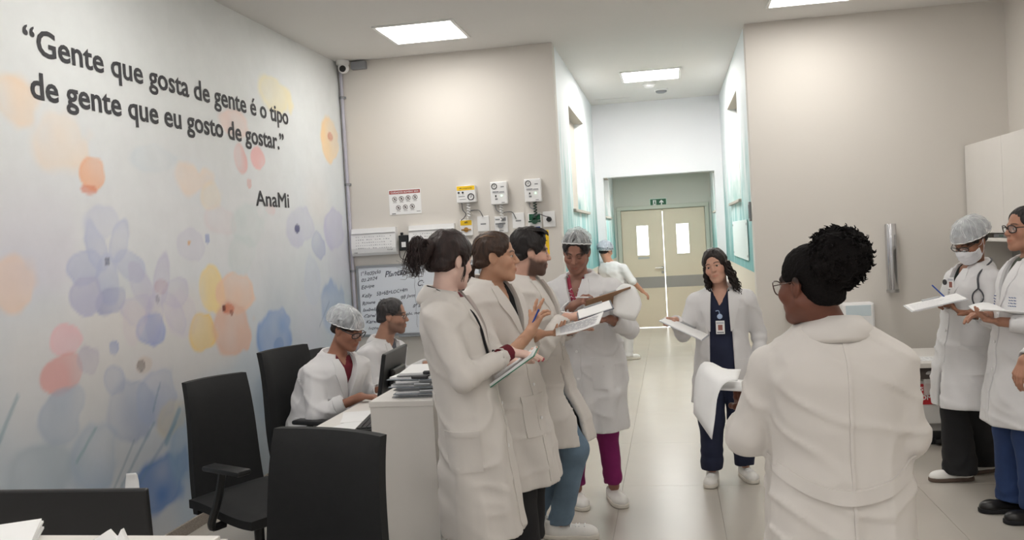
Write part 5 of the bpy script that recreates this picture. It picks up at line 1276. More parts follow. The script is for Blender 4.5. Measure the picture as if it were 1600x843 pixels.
            V, F = sdf_mesh(up, lo, hi, res); sh = mesh_np('shoe', V, F, m, s.root, True, s.off)
            V, F = sdf_mesh(so, lo, hi, res); mesh_np('sole', V, F, msole, sh, True, s.off)
            if laces:
                for i in range(4):
                    y = 0.055 + i * 0.022; p = [o + A @ (k * NP(x, y + 0.006 * (i % 2), 0.5)) for x in (-0.024, -0.012, 0.0, 0.012, 0.024)]
                    p = trace(up, np.array(p), NP(0, 0, -1)) + NP(0, 0, 0.002); MB().tube(p, 0.0032, 5).build('lace', laces, sh, True, s.off)
    # -------- head dressing
    def hmesh(s, fQ, lo, hi, res, name, m, parent=None):
        """mesh a field given in head coordinates"""
        V, F = sdf_mesh(lambda Q: fQ(Q), lo, hi, res / s.hs, 0.02); V = s.hc + s.hs * (V @ s.HR.T)
        if np.linalg.det(s.HR) < 0: F = F[:, ::-1]
        return mesh_np(name, V, F, m, parent or s.root, True, s.off)
    def hair_cap(s, c, thick=0.010, top=0.0, front=0.0, low=-0.075, res=0.0048, side=0.0, wave=0.004, tight=False, nape=True, name='hair', part=False, earcut=True, edge=0.026):
        m = hair_mat(c, tight)
        def f(Q):
            S = Q.copy(); S[:, 0] = np.abs(S[:, 0]); d = ell(S, (0, -0.014, 0.035 + top * 0.4), (0.076 + thick, 0.097 + thick, 0.084 + thick + top * 0.6))
            if nape: d = smin(d, ell(S, (0, -0.055, -0.035), (0.058 + thick * 0.6, 0.050 + thick * 0.6, 0.060)), 0.03)
            # face and neck openings
            d = smax(d, -ell(S, (0, 0.120 - front, -0.055), (0.080, 0.095, 0.152)), edge)
            zc = np.interp(S[:, 1], [-0.09, -0.03, 0.0, 0.03, 0.08], [low, low + 0.012, -0.015 - side, 0.0 - side, 0.03]); d = smax(d, zc - S[:, 2], edge)
            if earcut: d = smax(d, -ell(S, (0.088, -0.002, -0.012), (0.028, 0.026, 0.040)), 0.008)
            st = np.sin(np.arctan2(S[:, 0], 0.10 + S[:, 2]) * 34 + 8 * vnoise(Q * 18)) * 0.0016
            return d + wave * vnoise(Q * 26) + (st if not tight else 0.002 * vnoise(Q * 120))
        return s.hmesh(f, NP(-0.13, -0.17, -0.14), NP(0.13, 0.13, 0.17), res, name, m)
    def strands(s, curves, r, m, name='hair_strands', parent=None, seg=5):
        mb = MB()
        for c in curves:
            n = len(c); rr = r * np.concatenate([np.linspace(1, 1, n // 2), np.linspace(1, 0.35, n - n // 2)]); P = np.array([s.H(p) for p in c]); mb.tube(P, rr, seg, True)
        V = np.concatenate(mb.V); o = mesh_np(name, V, mb.F, m, parent or s.root, True, s.off); o['kind'] = 'stuff'; return o
    def net(s, m=None, z0=0.02, slope=0.25, puff=0.0, wave=0.006, back=0.0, rim=True, res=0.005):
        c = NP(0, -0.018 - back * 0.5, 0.043); rd = NP(0.089 + puff, 0.112 + puff + back * 0.5, 0.093 + puff)
        def f(Q):
            d = ell(Q, c, rd); an = np.arctan2(Q[:, 0], Q[:, 1] + 0.02); el_ = Q[:, 2] - z0 - slope * Q[:, 1]
            d = d + wave * (np.sin(an * 19 + 5 * vnoise(Q * 14)) * 0.55 * sstep(0.12, 0.0, el_) + vnoise(Q * 34) * 0.5) - wave * 0.9 * (1 - np.minimum(1, 3 * np.abs(vnoise(Q * 20 + 3)))) ** 2
            d = np.maximum(d, -(d + 0.010)); return np.maximum(d, -el_)
        o = s.hmesh(f, NP(-0.15, -0.22, -0.10), NP(0.15, 0.15, 0.19), res, 'hairnet', m or M_net)
        # gathered pleats running from the crown to the band
        mb = MB(); rr = random.Random(17)
        for i in range(22):
            a0 = 2 * math.pi * i / 22 + rr.uniform(-0.1, 0.1); c_ = []
            for t_ in np.linspace(0.12, 1.0, 12):
                a = a0 + 0.25 * math.sin(3 * t_ + i); e = t_ * 1.62; q_ = c + rd * 1.012 * NP(math.sin(e) * math.sin(a), math.sin(e) * math.cos(a) - 0.0, math.cos(e))
                if q_[2] < z0 + slope * q_[1]: break
                c_.append(s.H(q_))
            if len(c_) > 3: mb.tube(c_, 0.0006, 4)
        tag(mb.build('pleats', M_paper, o, True, s.off), kind='stuff')
        if rim:
            p = []
            for a in np.linspace(0, 2 * math.pi, 40):
                # intersection of the cap ellipsoid with the band plane, walking around
                dx, dy = math.sin(a), math.cos(a); lo_, hi_ = 0.0, 0.25
                for _ in range(26):
                    md = 0.5 * (lo_ + hi_); q_ = NP(dx * md, c[1] + dy * md, 0); q_[2] = z0 + slope * q_[1]; v = (((q_ - c) / rd) ** 2).sum()
                    if v < 1: lo_ = md
                    else: hi_ = md
                q_ = NP(dx * lo_, c[1] + dy * lo_, 0); q_[2] = z0 + slope * q_[1] + 0.002 * math.sin(a * 23); p.append(s.H(q_))
            V, F = tube_arrays(p, 0.0035, 6, False); mesh_np('elastic_band', V, F, M_whitep if m is None else M_paper, o, True, s.off)
        return o
    def glasses(s, m=None, w=0.026, h=0.019, y=0.098, z=0.004, rimr=0.0022, tilt=0.0):
        m = m or M_frame; fr = MB(); an = np.linspace(0, 2 * math.pi, 29)
        def rim(sg): return [s.H((sg * 0.0325 + w * np.sign(math.cos(a)) * abs(math.cos(a)) ** 0.75, y - 0.012 * ((sg * 0.0325 + w * math.cos(a)) / 0.06) ** 2 - 0.005 * math.sin(a) * -1, z + h * np.sign(math.sin(a)) * abs(math.sin(a)) ** 0.8)) for a in an]
        g_ = None
        for sg in (-1, 1): fr.tube(rim(sg), rimr, 6, False)
        fr.tube([s.H((-0.008, y, z + 0.005)), s.H((0, y + 0.003, z + 0.008)), s.H((0.008, y, z + 0.005))], rimr, 6)
        o = fr.build('spectacles', m, s.root, True, s.off)
        for sg in (-1, 1):
            MB().tube([s.H((sg * (0.0325 + w), y - 0.012, z + 0.008)), s.H((sg * 0.076, 0.055, z + 0.009)), s.H((sg * 0.083, 0.002, z + 0.012)), s.H((sg * 0.082, -0.018, z - 0.010))], rimr * 0.9, 6).build('temple', m, o, True, s.off)
            r_ = rim(sg); c = np.mean(r_[:-1], 0); V = [c] + r_[:-1]; n = len(V); F = [[0, i, i % (n - 1) + 1] for i in range(1, n)]
            lo_ = mesh_np('lens', V, F, M_lens, o, True, s.off); md = lo_.modifiers.new('thickness', 'SOLIDIFY'); md.thickness = 0.0012
        return o
    def mask(s, m):
        def f(Q):
            S = Q.copy(); d = head_field(S, False, s.full); d2 = smin(d, ell(S, (0, 0.085, -0.045), (0.036, 0.034, 0.045)), 0.03) - 0.006
            d2 = smax(d2, Q[:, 2] - (0.0 - 0.35 * np.abs(Q[:, 0])), 0.006); d2 = smax(d2, -0.112 - Q[:, 2], 0.006); d2 = smax(d2, 0.022 - Q[:, 1], 0.006)
            return np.maximum(d2 + 0.0015 * np.sin(Q[:, 2] * 330) * sstep(0.06, 0.03, np.abs(Q[:, 0])), -(d - 0.001))
        o = s.hmesh(f, NP(-0.10, 0.0, -0.15), NP(0.10, 0.16, 0.04), 0.0042, 'face_mask', m)
        for sg in (-1, 1):
            for z in (-0.02, -0.085):
                MB().tube(spline([s.H((sg * 0.062, 0.028, z)), s.H((sg * 0.078, 0.008, z * 0.6 + 0.0)), s.H((sg * 0.086, -0.012, 0.012))], 10), 0.0016, 5).build('ear_loop', m, o, True, s.off)
        return o

# ------------------------------------------------------------------ the people
M_burg = mat('burgundy_knit', (104, 20, 36), 0.85, vary=0.1, vscale=40, bump=0.2, bscale=200)
M_blackc = mat('black_cloth', (24, 24, 27), 0.85, vary=0.1, vscale=20, bump=0.1, bscale=120)
M_jean = mat('blue_denim', (106, 128, 148), 0.85, vary=0.12, vscale=12, bump=0.15, bscale=260)
M_jean2 = mat('pale_blue_denim', (120, 152, 180), 0.85, vary=0.12, vscale=12, bump=0.15, bscale=260)
M_magenta = mat('magenta_cotton', (126, 22, 92), 0.85, vary=0.06, vscale=14, bump=0.1, bscale=150)
M_navy = mat('navy_scrub_cotton', (26, 33, 58), 0.85, vary=0.08, vscale=14, bump=0.1, bscale=150)
M_royal = mat('dark_blue_denim', (32, 54, 96), 0.85, vary=0.1, vscale=14, bump=0.12, bscale=220)
M_sneaker = mat('white_sneaker_leather', (232, 230, 226), 0.5, vary=0.03, vscale=20)
M_sole = mat('off_white_sole', (214, 208, 198), 0.6)
mat('pale_ink', (196, 196, 202), 0.8)
M_embl = mat('blue_embroidery', (70, 92, 140), 0.8)
M_darkst = mat('grey_embroidery', (84, 84, 92), 0.8)
M_rubber = mat('grey_rubber_tube', (66, 68, 74), 0.4)
def sheet_print(P, t, side, m=None, rows=9, a=0.12, b=0.9):
    """rows of grey print on a bent sheet"""
    P = np.asarray(P, float); nu, nv = P.shape[:2]; rr = random.Random(nu * 7 + rows); mb = MB()
    def at(u, v):
        x = u * (nu - 1); y = v * (nv - 1); i = min(int(x), nu - 2); j = min(int(y), nv - 2); fx, fy = x - i, y - j
        return P[i, j] * (1 - fx) * (1 - fy) + P[i + 1, j] * fx * (1 - fy) + P[i, j + 1] * (1 - fx) * fy + P[i + 1, j + 1] * fx * fy
    for k in range(rows):
        v = a + (b - a) * k / rows; u = 0.1
        while u < 0.85:
            l = rr.uniform(0.06, 0.2); n = np.cross(at(u + 0.02, v) - at(u, v), at(u, v + 0.02) - at(u, v)); n = unit(n) * side
            V = [at(u, v) + n * 0.003, at(min(u + l, 0.92), v) + n * 0.003, at(min(u + l, 0.92), v + 0.035) + n * 0.003, at(u, v + 0.035) + n * 0.003]
            mb.add(V, [[0, 1, 2, 3]]); u += l + 0.03
    return tag(mb.build('print', m or MATS['faint_print'], t, False, np.array(t.location)), kind='stuff')
def sheet3(name, label, cat, P, m=None, thick=0.0012, parent=None, part='sheet'):
    """bent sheet through a grid of world points (nu,nv,3)"""
    P = np.asarray(P, float); nu, nv = P.shape[:2]; c = P.reshape(-1, 3).mean(0)
    F = [[i * nv + j, i * nv + j + 1, (i + 1) * nv + j + 1, (i + 1) * nv + j] for i in range(nu - 1) for j in range(nv - 1)]
    t = parent
    if t is None: t = empty(name, c); tag(t, label, cat)
    o = mesh_np(part, P.reshape(-1, 3), F, m or M_paper, t, True, np.array(t.location)); md = o.modifiers.new('thickness', 'SOLIDIFY'); md.thickness = thick; md.offset = 0
    return t
def clipboard(label, c, xd, yd, w=0.23, h=0.32, board=None, pages=True, npg=0.004, lines=True, edge=None):
    """held clipboard: xd along its width, yd towards its clip; pages on the +z side (xd cross yd)"""
    A = frame(c, xd, yd); t = empty('clipboard', c); t.rotation_euler = Matrix(A[:3, :3].tolist()).to_euler(); tag(t, label, 'clipboard')
    MB().box((-w / 2, -h / 2, -0.002), (w / 2, h / 2, 0.002), 0.001).build('board', board or mat('clear_grey_acrylic', (186, 190, 196), 0.2), t)
    if pages:
        MB().box((-w / 2 + 0.008, -h / 2 + 0.004, 0.002), (w / 2 - 0.008, h / 2 - 0.02, 0.002 + npg)).build('pages', M_paper, t)
        if lines:
            mb = MB(); rr = random.Random(int(abs(c[0] * 1000)))
            for k in range(14):
                y = h / 2 - 0.06 - k * 0.017
                mb.box((-w / 2 + 0.022, y, 0.002 + npg), (-w / 2 + 0.022 + rr.uniform(0.5, 0.95) * (w - 0.05), y + 0.003, 0.0024 + npg))
            tag(mb.build('print', MATS['pale_ink'], t), kind='stuff')
    MB().box((-0.05, h / 2 - 0.035, 0.002), (0.05, h / 2 - 0.003, 0.012), 0.003).build('clip', M_alu, t)
    return t
def pen(label, a, b, m):
    a = NP(*a); b = NP(*b); t = empty('pen', a); tag(t, label, 'pen')
    MB().tube([a, a + (b - a) * 0.8], 0.0042, 8).build('barrel', m, t, True, a); MB().tube([a + (b - a) * 0.8, b], [0.0042, 0.001], 8).build('tip', M_grey, t, True, a); return t
def badge(p, label_root, pos, n, up=(0, 0, 1), w=0.055, h=0.085):
    """identity card hanging on a coat"""
    x = unit(np.cross(NP(*up), NP(*n))); A = frame(pos, x, up); R3 = A[:3, :3]
    def b_(lo, hi, nm, m, par):
        mb = MB().box(lo, hi, 0.0); return mesh_np(nm, mb.V[0] @ R3.T + A[:3, 3], mb.F, m, par, False, p.off)
    o = b_((-w / 2, -h / 2, 0), (w / 2, h / 2, 0.003), 'badge', M_whitep, p.root)
    b_((-0.014, -0.018, 0.003), (0.014, 0.016, 0.0036), 'portrait_print', mat('portrait_print', (150, 92, 84), 0.5), o)
    b_((-w / 2 + 0.006, -h / 2 + 0.006, 0.003), (w / 2 - 0.006, -h / 2 + 0.014, 0.0036), 'name_print', M_grey, o); b_((-w / 2 + 0.004, h / 2 - 0.02, 0.003), (w / 2 - 0.004, h / 2 - 0.008, 0.0036), 'badge_header', mat('pale_print', (196, 198, 206), 0.6), o)
    return o

# --- woman with messy dark bun and green clipboard (nearest of the standing row)
def p_dark_bun():
    p = Person('standing woman in white coat with messy dark bun holding a green edged clipboard', (-0.90, 3.76), 4, 1.68, 0.96, skin=(224, 190, 176))
    p.set_head((-0.950, 3.80, 1.575), 48, 12, 0, 0.97)
    p.set_body((-0.885, 3.77, 0.90), (-0.975, 3.765, 1.437), (-0.965, 3.600, 1.362), (-0.985, 3.930, 1.365), (-0.858, 3.530, 1.095), (-0.93, 4.00, 1.11), (-0.700, 3.735, 1.178), (-0.74, 3.98, 1.10), hem=0.40)
    p.stand((-0.82, 3.68), (-0.93, 3.90), (0.8, 0.5), (0.8, 0.6))
    p.build_skin(dict(R=((0.85, 0.45, -0.22), (-0.2, 0.1, -1), 'flat'), L=((0.9, -0.35, 0.1), (0, 0, 1), 'hold')), nails=((170, 30, 60), 'R'))
    p.coat_field(ease=0.02, hem_a=0.195, hem_b=0.175, fold=0.006, cuff=(0.86, 0.9), hem_c=(-0.855, 3.78), seed=1.0); p.build_coat(vz=1.16, vw=0.065)
    p.pocket(-0.02, 0.12, 0.70, 0.86, D=(-0.25, 0.97, 0)); p.placket(0.42, 1.16)
    # waist tie seam at the back
    u, z = np.meshgrid(np.linspace(-0.13, 0.10, 8), np.linspace(0.985, 1.02, 3), indexing='ij'); p.strip('back_belt', u, z, back=True)
    p.shirt(M_burg, vz=None, name='sweater', neckhole=0.047, grow=0.010)
    MB().tube([p.wr['R'] - unit(p.wr['R'] - p.el['R']) * 0.055, p.wr['R'] + unit(p.wr['R'] - p.el['R']) * 0.002], [0.038, 0.035], 16).build('sweater_cuff', M_burg, p.root, True, p.off)
    p.trousers(M_jean2, rk=0.075, ra=0.062, hem=0.08); p.shoes(M_sneaker, M_sole)
    hc = (40, 26, 24); p.hair_cap(hc, 0.016, 0.010, low=-0.062, wave=0.006, side=0.03)
    m = hair_mat(hc); rr = random.Random(4)
    p.hmesh(lambda Q: smin(ell(Q, (0, -0.130, 0.035), (0.042, 0.045, 0.042)), ell(Q, (0.0, -0.155, 0.0), (0.034, 0.03, 0.045)), 0.02) + 0.010 * vnoise(Q * 32), NP(-0.1, -0.24, -0.12), NP(0.1, -0.05, 0.13), 0.006, 'hair_bun', m)
    cs = []
    for k in range(150):
        a = rr.uniform(0, 6.28); x0, z0 = 0.028 * math.cos(a), 0.03 + 0.028 * math.sin(a); sx = rr.uniform(-0.06, 0.06); e = rr.uniform(0.4, 1.0)
        cs.append(spline([(x0, -0.125, z0), (x0 + sx * 0.5, -0.165 - 0.03 * e, z0 + 0.03 * rr.random()), (sx, -0.185 - 0.03 * e * rr.random(), z0 - 0.04 * e), (sx + rr.uniform(-0.03, 0.03), -0.155 - 0.05 * rr.random(), z0 - 0.06 - 0.05 * e), (sx + rr.uniform(-0.05, 0.05), -0.18 - 0.05 * rr.random(), z0 - 0.07 - 0.05 * e * rr.random())], 14))
    for k in range(26):
        sg = 1 if k % 2 else -1; cs.append(spline([(sg * 0.078, 0.01, 0.02), (sg * 0.086, 0.02 + 0.01 * rr.random(), -0.03), (sg * 0.078, 0.012 + 0.02 * rr.random(), -0.075 - 0.02 * rr.random())], 8))
    p.strands(cs, 0.0013, m)
    # lanyard cord over the back of the neck and down the front
    c = [p.neck - p.fwd * 0.075 + NP(0, 0, 0.035), p.neck + p.right * 0.082 - p.fwd * 0.02 + NP(0, 0, 0.022), p.neck + p.right * 0.092 + p.fwd * 0.05 + NP(0, 0, -0.02)]
    o = trace(p.fcoat, np.array([p.neck + p.right * u + p.fwd * 0.5 + NP(0, 0, z) for u, z in ((0.085, -0.08), (0.075, -0.15), (0.06, -0.22), (0.045, -0.28))]), -p.fwd) + p.fwd * 0.006
    MB().tube(spline(c + list(o), 30), 0.0055, 6).build('lanyard', M_blackc, p.root, True, p.off)
    e = o[-1]; MB().tube(spline([e, e + NP(0.01, -0.01, -0.02), e + NP(0.02, -0.02, 0.01), e + NP(0.025, -0.02, 0.035)], 10), 0.006, 6).build('lanyard_clip', M_black, p.root, True, p.off)
    return p
p_dark_bun()
GREEN_EDGE = mat('green_folder', (18, 122, 92), 0.45)
c_ = clipboard('green edged clipboard with papers in the hands of the woman with the messy bun', (-0.715, 3.84, 1.088), (0.80, 0.06, 0.52), (-0.22, 0.97, -0.085), 0.28, 0.30, GREEN_EDGE, True, 0.010)

# --- woman with swept back hair, gesturing with raised hand
def p_gesture():
    p = Person('woman in white coat with swept back brown hair gesturing with raised hand', (-0.84, 4.27), -24, 1.67, 1.0, skin=(190, 146, 120))
    p.set_head((-0.838, 4.255, 1.572), 6, 2, 0, 0.98)
    p.set_body((-0.80, 4.28, 0.88), (-0.885, 4.262, 1.455), (-0.952, 4.105, 1.380), (-0.815, 4.42, 1.385), (-0.800, 3.995, 1.075), (-0.80, 4.50, 1.095), (-0.655, 4.055, 1.225), (-0.665, 4.355, 1.182), hem=0.475)
    p.stand((-0.78, 4.18), (-0.80, 4.40), (0.97, -0.1), (0.97, 0.1))
    p.build_skin(dict(R=((0.42, 0.08, 0.9), (0.55, 0.62, -0.1), 'spread'), L=((0.95, -0.12, 0.05), (0.1, 0, 1), 'hold')), brow=(48, 32, 26))
    p.coat_field(ease=0.024, hem_a=0.20, hem_b=0.17, fold=0.006, cuff=(0.42, 0.72), hem_c=(-0.765, 4.28), seed=2.0); p.build_coat(vz=1.17, vw=0.065)
    p.pocket(-0.12, 0.02, 0.72, 0.90, D=(-0.55, 0.83, 0)); p.placket(0.50, 1.14)
    for sd, fr in (('R', 0.42), ('L', 0.72)):
        a = p.el[sd] + (p.wr[sd] - p.el[sd]) * fr; ax = unit(p.wr[sd] - p.el[sd])
        MB().tube([a - ax * 0.05, a - ax * 0.045, a - ax * 0.004, a], [0.050, 0.0545, 0.0525, 0.047], 18).build('turned_cuff', M_coat, p.coat, True, p.off)
    p.shirt(M_blackc, vz=1.33, name='black_top'); p.trousers(M_blackc, rk=0.085, ra=0.095, hem=0.16); p.shoes(M_sneaker, M_sole)
    hc = (58, 40, 30); p.hair_cap(hc, 0.009, 0.004, front=-0.002, low=-0.055, wave=0.004); m = hair_mat(hc); rr = random.Random(9)
    cs = []
    for k in range(60):
        x = rr.uniform(-0.05, 0.05); y0 = rr.uniform(0.03, 0.07)
        zt = 0.128 - abs(x) * 0.5; cs.append(spline([(x, y0, 0.108 - abs(x) * 0.25 - 0.3 * (y0 - 0.03)), (x * 1.3, -0.03, zt + 0.003), (x * 1.2, -0.09, 0.085), (x * 0.4, -0.125, 0.0)], 10))
    hm2 = mat('light_brown_strand', (122, 92, 66), 0.45, vary=0.3, vscale=20); p.strands(cs, 0.0016, hm2, 'highlight_strands')
    # pony tail falling behind the neck
    cs = []
    for k in range(90):
        a = rr.uniform(0, 6.28); r0 = 0.028 * math.sqrt(rr.random()); x, y = r0 * math.cos(a), r0 * math.sin(a)
        cs.append(spline([(x * 0.6, -0.105 + y * 0.5, -0.035), (x * 1.2, -0.135 + y, -0.07), (x * 1.6 + 0.01, -0.135 + y * 1.4, -0.14), (x * 1.5 + 0.012, -0.115 + y * 1.5, -0.21 - 0.03 * rr.random())], 10))
    p.strands(cs, 0.004, m, 'pony_tail')
    return p
pg = p_gesture()
pen('blue pen between the fingers of the gesturing woman', (-0.607, 4.03, 1.33), (-0.655, 4.06, 1.245), M_blue)
# folded printed sheets in her left hand
def quad_sheet(a, b, c, d, nu=7, nv=6, bow=0.0):
    a, b, c, d = map(lambda q_: NP(*q_), (a, b, c, d)); return [[(a * (1 - u) + b * u) * (1 - v) + (c * (1 - u) + d * u) * v + NP(0, 0, bow * math.sin(math.pi * u)) for v in np.linspace(0, 1, nv)] for u in np.linspace(0, 1, nu)]
t = sheet3('paper_sheet', 'printed sheets held flat by the gesturing woman', 'paper', quad_sheet((-0.58, 4.36, 1.215), (-0.34, 4.36, 1.278), (-0.55, 4.14, 1.195), (-0.345, 4.12, 1.245), bow=-0.008), thick=0.004); sheet_print(quad_sheet((-0.58, 4.36, 1.215), (-0.34, 4.36, 1.278), (-0.55, 4.14, 1.195), (-0.345, 4.12, 1.245), bow=-0.008), t, -1, MATS['pale_ink'], 12)

# --- bearded man
def p_beard():
    p = Person('bearded man with short dark hair in white coat writing on papers', (-0.745, 4.80), -12, 1.70, 1.02, True, skin=(208, 166, 148))
    p.set_head((-0.745, 4.735, 1.578), 18, 8, 0, 0.99)
    p.set_body((-0.71, 4.80, 0.88), (-0.798, 4.745, 1.448), (-0.835, 4.565, 1.368), (-0.760, 4.925, 1.370), (-0.690, 4.520, 1.080), (-0.73, 4.985, 1.085), (-0.560, 4.650, 1.230), (-0.545, 4.86, 1.150), hem=0.55)
    p.stand((-0.68, 4.84), (-0.84, 4.97), (0.95, 0.0), (0.9, 0.3), knee=0.10); p.lk['R'] = NP(-0.56, 4.72, 0.52)
    p.build_skin(dict(R=((0.88, 0.32, 0.12), (0.1, 0.35, -0.9), 'pen'), L=((0.9, -0.35, 0.05), (0, 0, 1), 'hold')), beard=((46, 30, 26), 0.88), scalp=(28, 20, 18), brow=(30, 20, 18))
    p.coat_field(ease=0.026, hem_a=0.21, hem_b=0.19, fold=0.006, cuff=(0.92, 0.92), hem_c=(-0.66, 4.81), seed=3.0); p.build_coat(vz=1.12, vw=0.06, slit=(0.075, 0.05, 1.0))
    p.placket(1.0, 1.10, 1); p.shirt(mat('pale_shirt', (214, 206, 196), 0.85), vz=1.30, vw=0.03); p.trousers(M_jean, rh=0.094, rk=0.070, ra=0.060, hem=0.085)
    p.shoes(M_sneaker, M_sole, L=0.285, laces=M_whitep)
    hc = (24, 18, 18); p.hair_cap(hc, 0.010, 0.016, front=0.0, low=-0.055, wave=0.005, side=0.012)
    m = hair_mat(hc); rr = random.Random(14); cs = []
    for k in range(110):
        x = rr.uniform(-0.055, 0.055); cs.append(spline([(x, -0.04 + 0.05 * rr.random(), 0.128 - 0.5 * abs(x) * abs(x) * 10), (x * 1.05 + 0.01, 0.04, 0.138 - 6 * x * x), (x * 1.0 + 0.016, 0.082, 0.112 - 6 * x * x + 0.012 * rr.random())], 8))
    p.strands(cs, 0.0032, m)
    return p
p_beard()
pen('white pen in the writing hand of the bearded man', (-0.585, 4.66, 1.262), (-0.455, 4.72, 1.228), M_whitep)
clipboard('clipboard with white pages the bearded man writes on', (-0.405, 4.62, 1.268), (0.93, 0.10, 0.25), (-0.12, 0.97, 0.10), 0.19, 0.25, mat('dark_blue_board', (70, 76, 92), 0.4), True, 0.004, False)

# --- hairnet woman writing on the brown clipboard
def p_hairnet_writer():
    p = Person('woman in hairnet and white coat with magenta trousers writing on a brown clipboard', (-0.54, 5.47), -104, 1.66, 1.08, skin=(150, 108, 92))
    p.set_head((-0.562, 5.375, 1.560), -96, 27, 6, 0.98, full=0.5)
    p.set_body((-0.525, 5.47, 0.87), (-0.560, 5.445, 1.412), (-0.735, 5.475, 1.335), (-0.365, 5.395, 1.332), (-0.745, 5.320, 1.085), (-0.262, 5.310, 1.090), (-0.580, 5.185, 1.250), (-0.365, 5.165, 1.165), hem=0.475)
    p.stand((-0.655, 5.50), (-0.425, 5.55), (0.32, -1), (0.34, -1))
    p.build_skin(dict(R=((0.75, -0.35, 0.45), (0.4, 0.5, -0.6), 'pen'), L=((-0.9, -0.35, 0.05), (0, 0.1, 1), 'hold')), eyes='down', brow=(34, 22, 20), scalp=(24, 20, 20))
    p.coat_field(ease=0.030, hem_a=0.205, hem_b=0.185, fold=0.007, cuff=(0.93, 0.80), hem_c=(-0.505, 5.47), seed=4.0, belly=0.015); p.build_coat(vz=1.17, vw=0.058, m=M_coat_cool)
    p.pocket(0.07, 0.18, 0.74, 0.92); p.pocket(-0.19, -0.07, 0.74, 0.92); p.placket(0.50, 1.15, 3)
    p.pocket(-0.16, -0.06, 1.13, 1.24); p.embroidery('embroidered_emblem', 0.10, 1.19, 0.05, 0.05, M_embl)
    u, z = np.meshgrid(np.linspace(0.085, 0.125, 3), np.linspace(0.925, 0.94, 2), indexing='ij'); p.strip('pen_in_pocket', u, z, m=M_blue, lift=0.004, thick=0.006)
    p.shirt(mat('red_white_print_top', (168, 60, 84), 0.8), vz=1.28, vw=0.042, name='patterned_top', res=0.010)
    # white fretwork print on the top
    u_, pm = 0, MB()
    for k in range(7):
        for j in range(-3, 4):
            z = 1.20 + k * 0.022; uu = j * 0.024 + (0.012 if k % 2 else 0); c = p.centre(p.rows_skin, np.array([z]))[0]; o = np.array([NP(c[0], c[1], z) + p.right * (uu - 0.008) + p.fwd * 0.4, NP(c[0], c[1], z + 0.010) + p.right * uu + p.fwd * 0.4, NP(c[0], c[1], z) + p.right * (uu + 0.008) + p.fwd * 0.4])
            h_ = trace(p.fshirt, o, -p.fwd) + p.fwd * 0.001
            if np.abs(h_ - o).sum(1).max() < 0.6: pm.tube(h_, 0.0024, 4)
    pm.build('fret_print', M_whitep, p.root, False, p.off)
    p.trousers(M_magenta, rh=0.095, rk=0.070, ra=0.058, hem=0.105); p.shoes(M_sneaker, M_sole, L=0.28, low=True)
    p.hair_cap((24, 20, 20), 0.008, 0.0, low=-0.05); p.net(M_net, 0.058, 0.5, 0.0, 0.008, back=0.02)
    return p
p_hairnet_writer()
clipboard('brown wooden clipboard held by the hairnet woman in magenta trousers', (-0.375, 5.115, 1.275), (-0.90, -0.30, -0.22), (0.12, -0.80, 0.45), 0.27, 0.19, mat('brown_hardboard', (158, 122, 92), 0.6, vary=0.1, vscale=30), True, 0.006)
pen('white pen in the hand of the hairnet woman in magenta trousers', (-0.56, 5.17, 1.30), (-0.46, 5.12, 1.30), M_whitep)
gr = np.array([spline(c, 10) for c in ([(-0.32, 5.16, 1.325), (-0.323, 5.11, 1.338), (-0.339, 5.08, 1.276), (-0.341, 5.06, 1.205)], [(-0.29, 5.17, 1.345), (-0.282, 5.10, 1.365), (-0.275, 5.075, 1.274), (-0.29, 5.06, 1.178)], [(-0.255, 5.18, 1.345), (-0.245, 5.105, 1.362), (-0.215, 5.085, 1.262), (-0.245, 5.07, 1.162)], [(-0.225, 5.19, 1.335), (-0.212, 5.12, 1.345), (-0.180, 5.095, 1.250), (-0.222, 5.08, 1.158)])])
gr = np.array([spline(gr[:, k], 8) for k in range(10)])
t = sheet3('paper_sheet', 'white pages flipped over the end of the brown clipboard', 'paper', gr, thick=0.002); sheet_print(np.swapaxes(gr, 0, 1), t, 1, rows=3, a=0.55, b=0.72)

# --- nurse in white walking away down the corridor
def p_nurse():
    p = Person('nurse in white uniform and grey cap walking away down the corridor', (-0.70, 11.74), 62, 1.60, 1.0, True, skin=(196, 146, 122))
    p.set_head((-0.835, 11.68, 1.450), 50, 14, -6, 0.93)
    p.set_body((-0.705, 11.71, 0.80), (-0.800, 11.68, 1.30), (-0.625, 11.59, 1.220), (-0.842, 11.75, 1.230), (-0.505, 11.58, 1.035), (-0.84, 11.90, 1.03), (-0.395, 11.64, 0.905), (-0.72, 11.95, 0.93), hem=0.55)
    p.stand((-0.63, 11.78), (-0.77, 11.70), (0.75, 0.5), (0.6, 0.7), knee=0.05)
    p.build_skin(dict(R=((0.7, 0.2, -0.6), (-0.6, 0.2, -0.6), 'relaxed'), L=((0.3, 0.7, -0.5), (0, 0, -1), 'relaxed')), fine=0.006, scalp=(40, 30, 28))
    def sl():
        p.coat_field(ease=0.020, hem_a=0.19, hem_b=0.16, fold=0.006, cuff=(0.06, 0.06), seed=5.0, sleeve=1.05); p.hem = 0.62; p.build_coat(vz=1.24, m=M_coat_cool, res=0.014, name='tunic', lapel=0)
    sl(); p.trousers(M_coat_cool, rk=0.078, ra=0.075, hem=0.05, name='white_trousers', res=0.016); p.shoes(M_sneaker, M_sole, res=0.009)
    p.hair_cap((36, 28, 26), 0.006, 0, low=-0.06, res=0.008); p.net(net_mat('grey_blue_cap', (186, 192, 204), 0.92), 0.012, 0.25, 0.006, 0.005, back=0.02, res=0.008)
p_nurse()

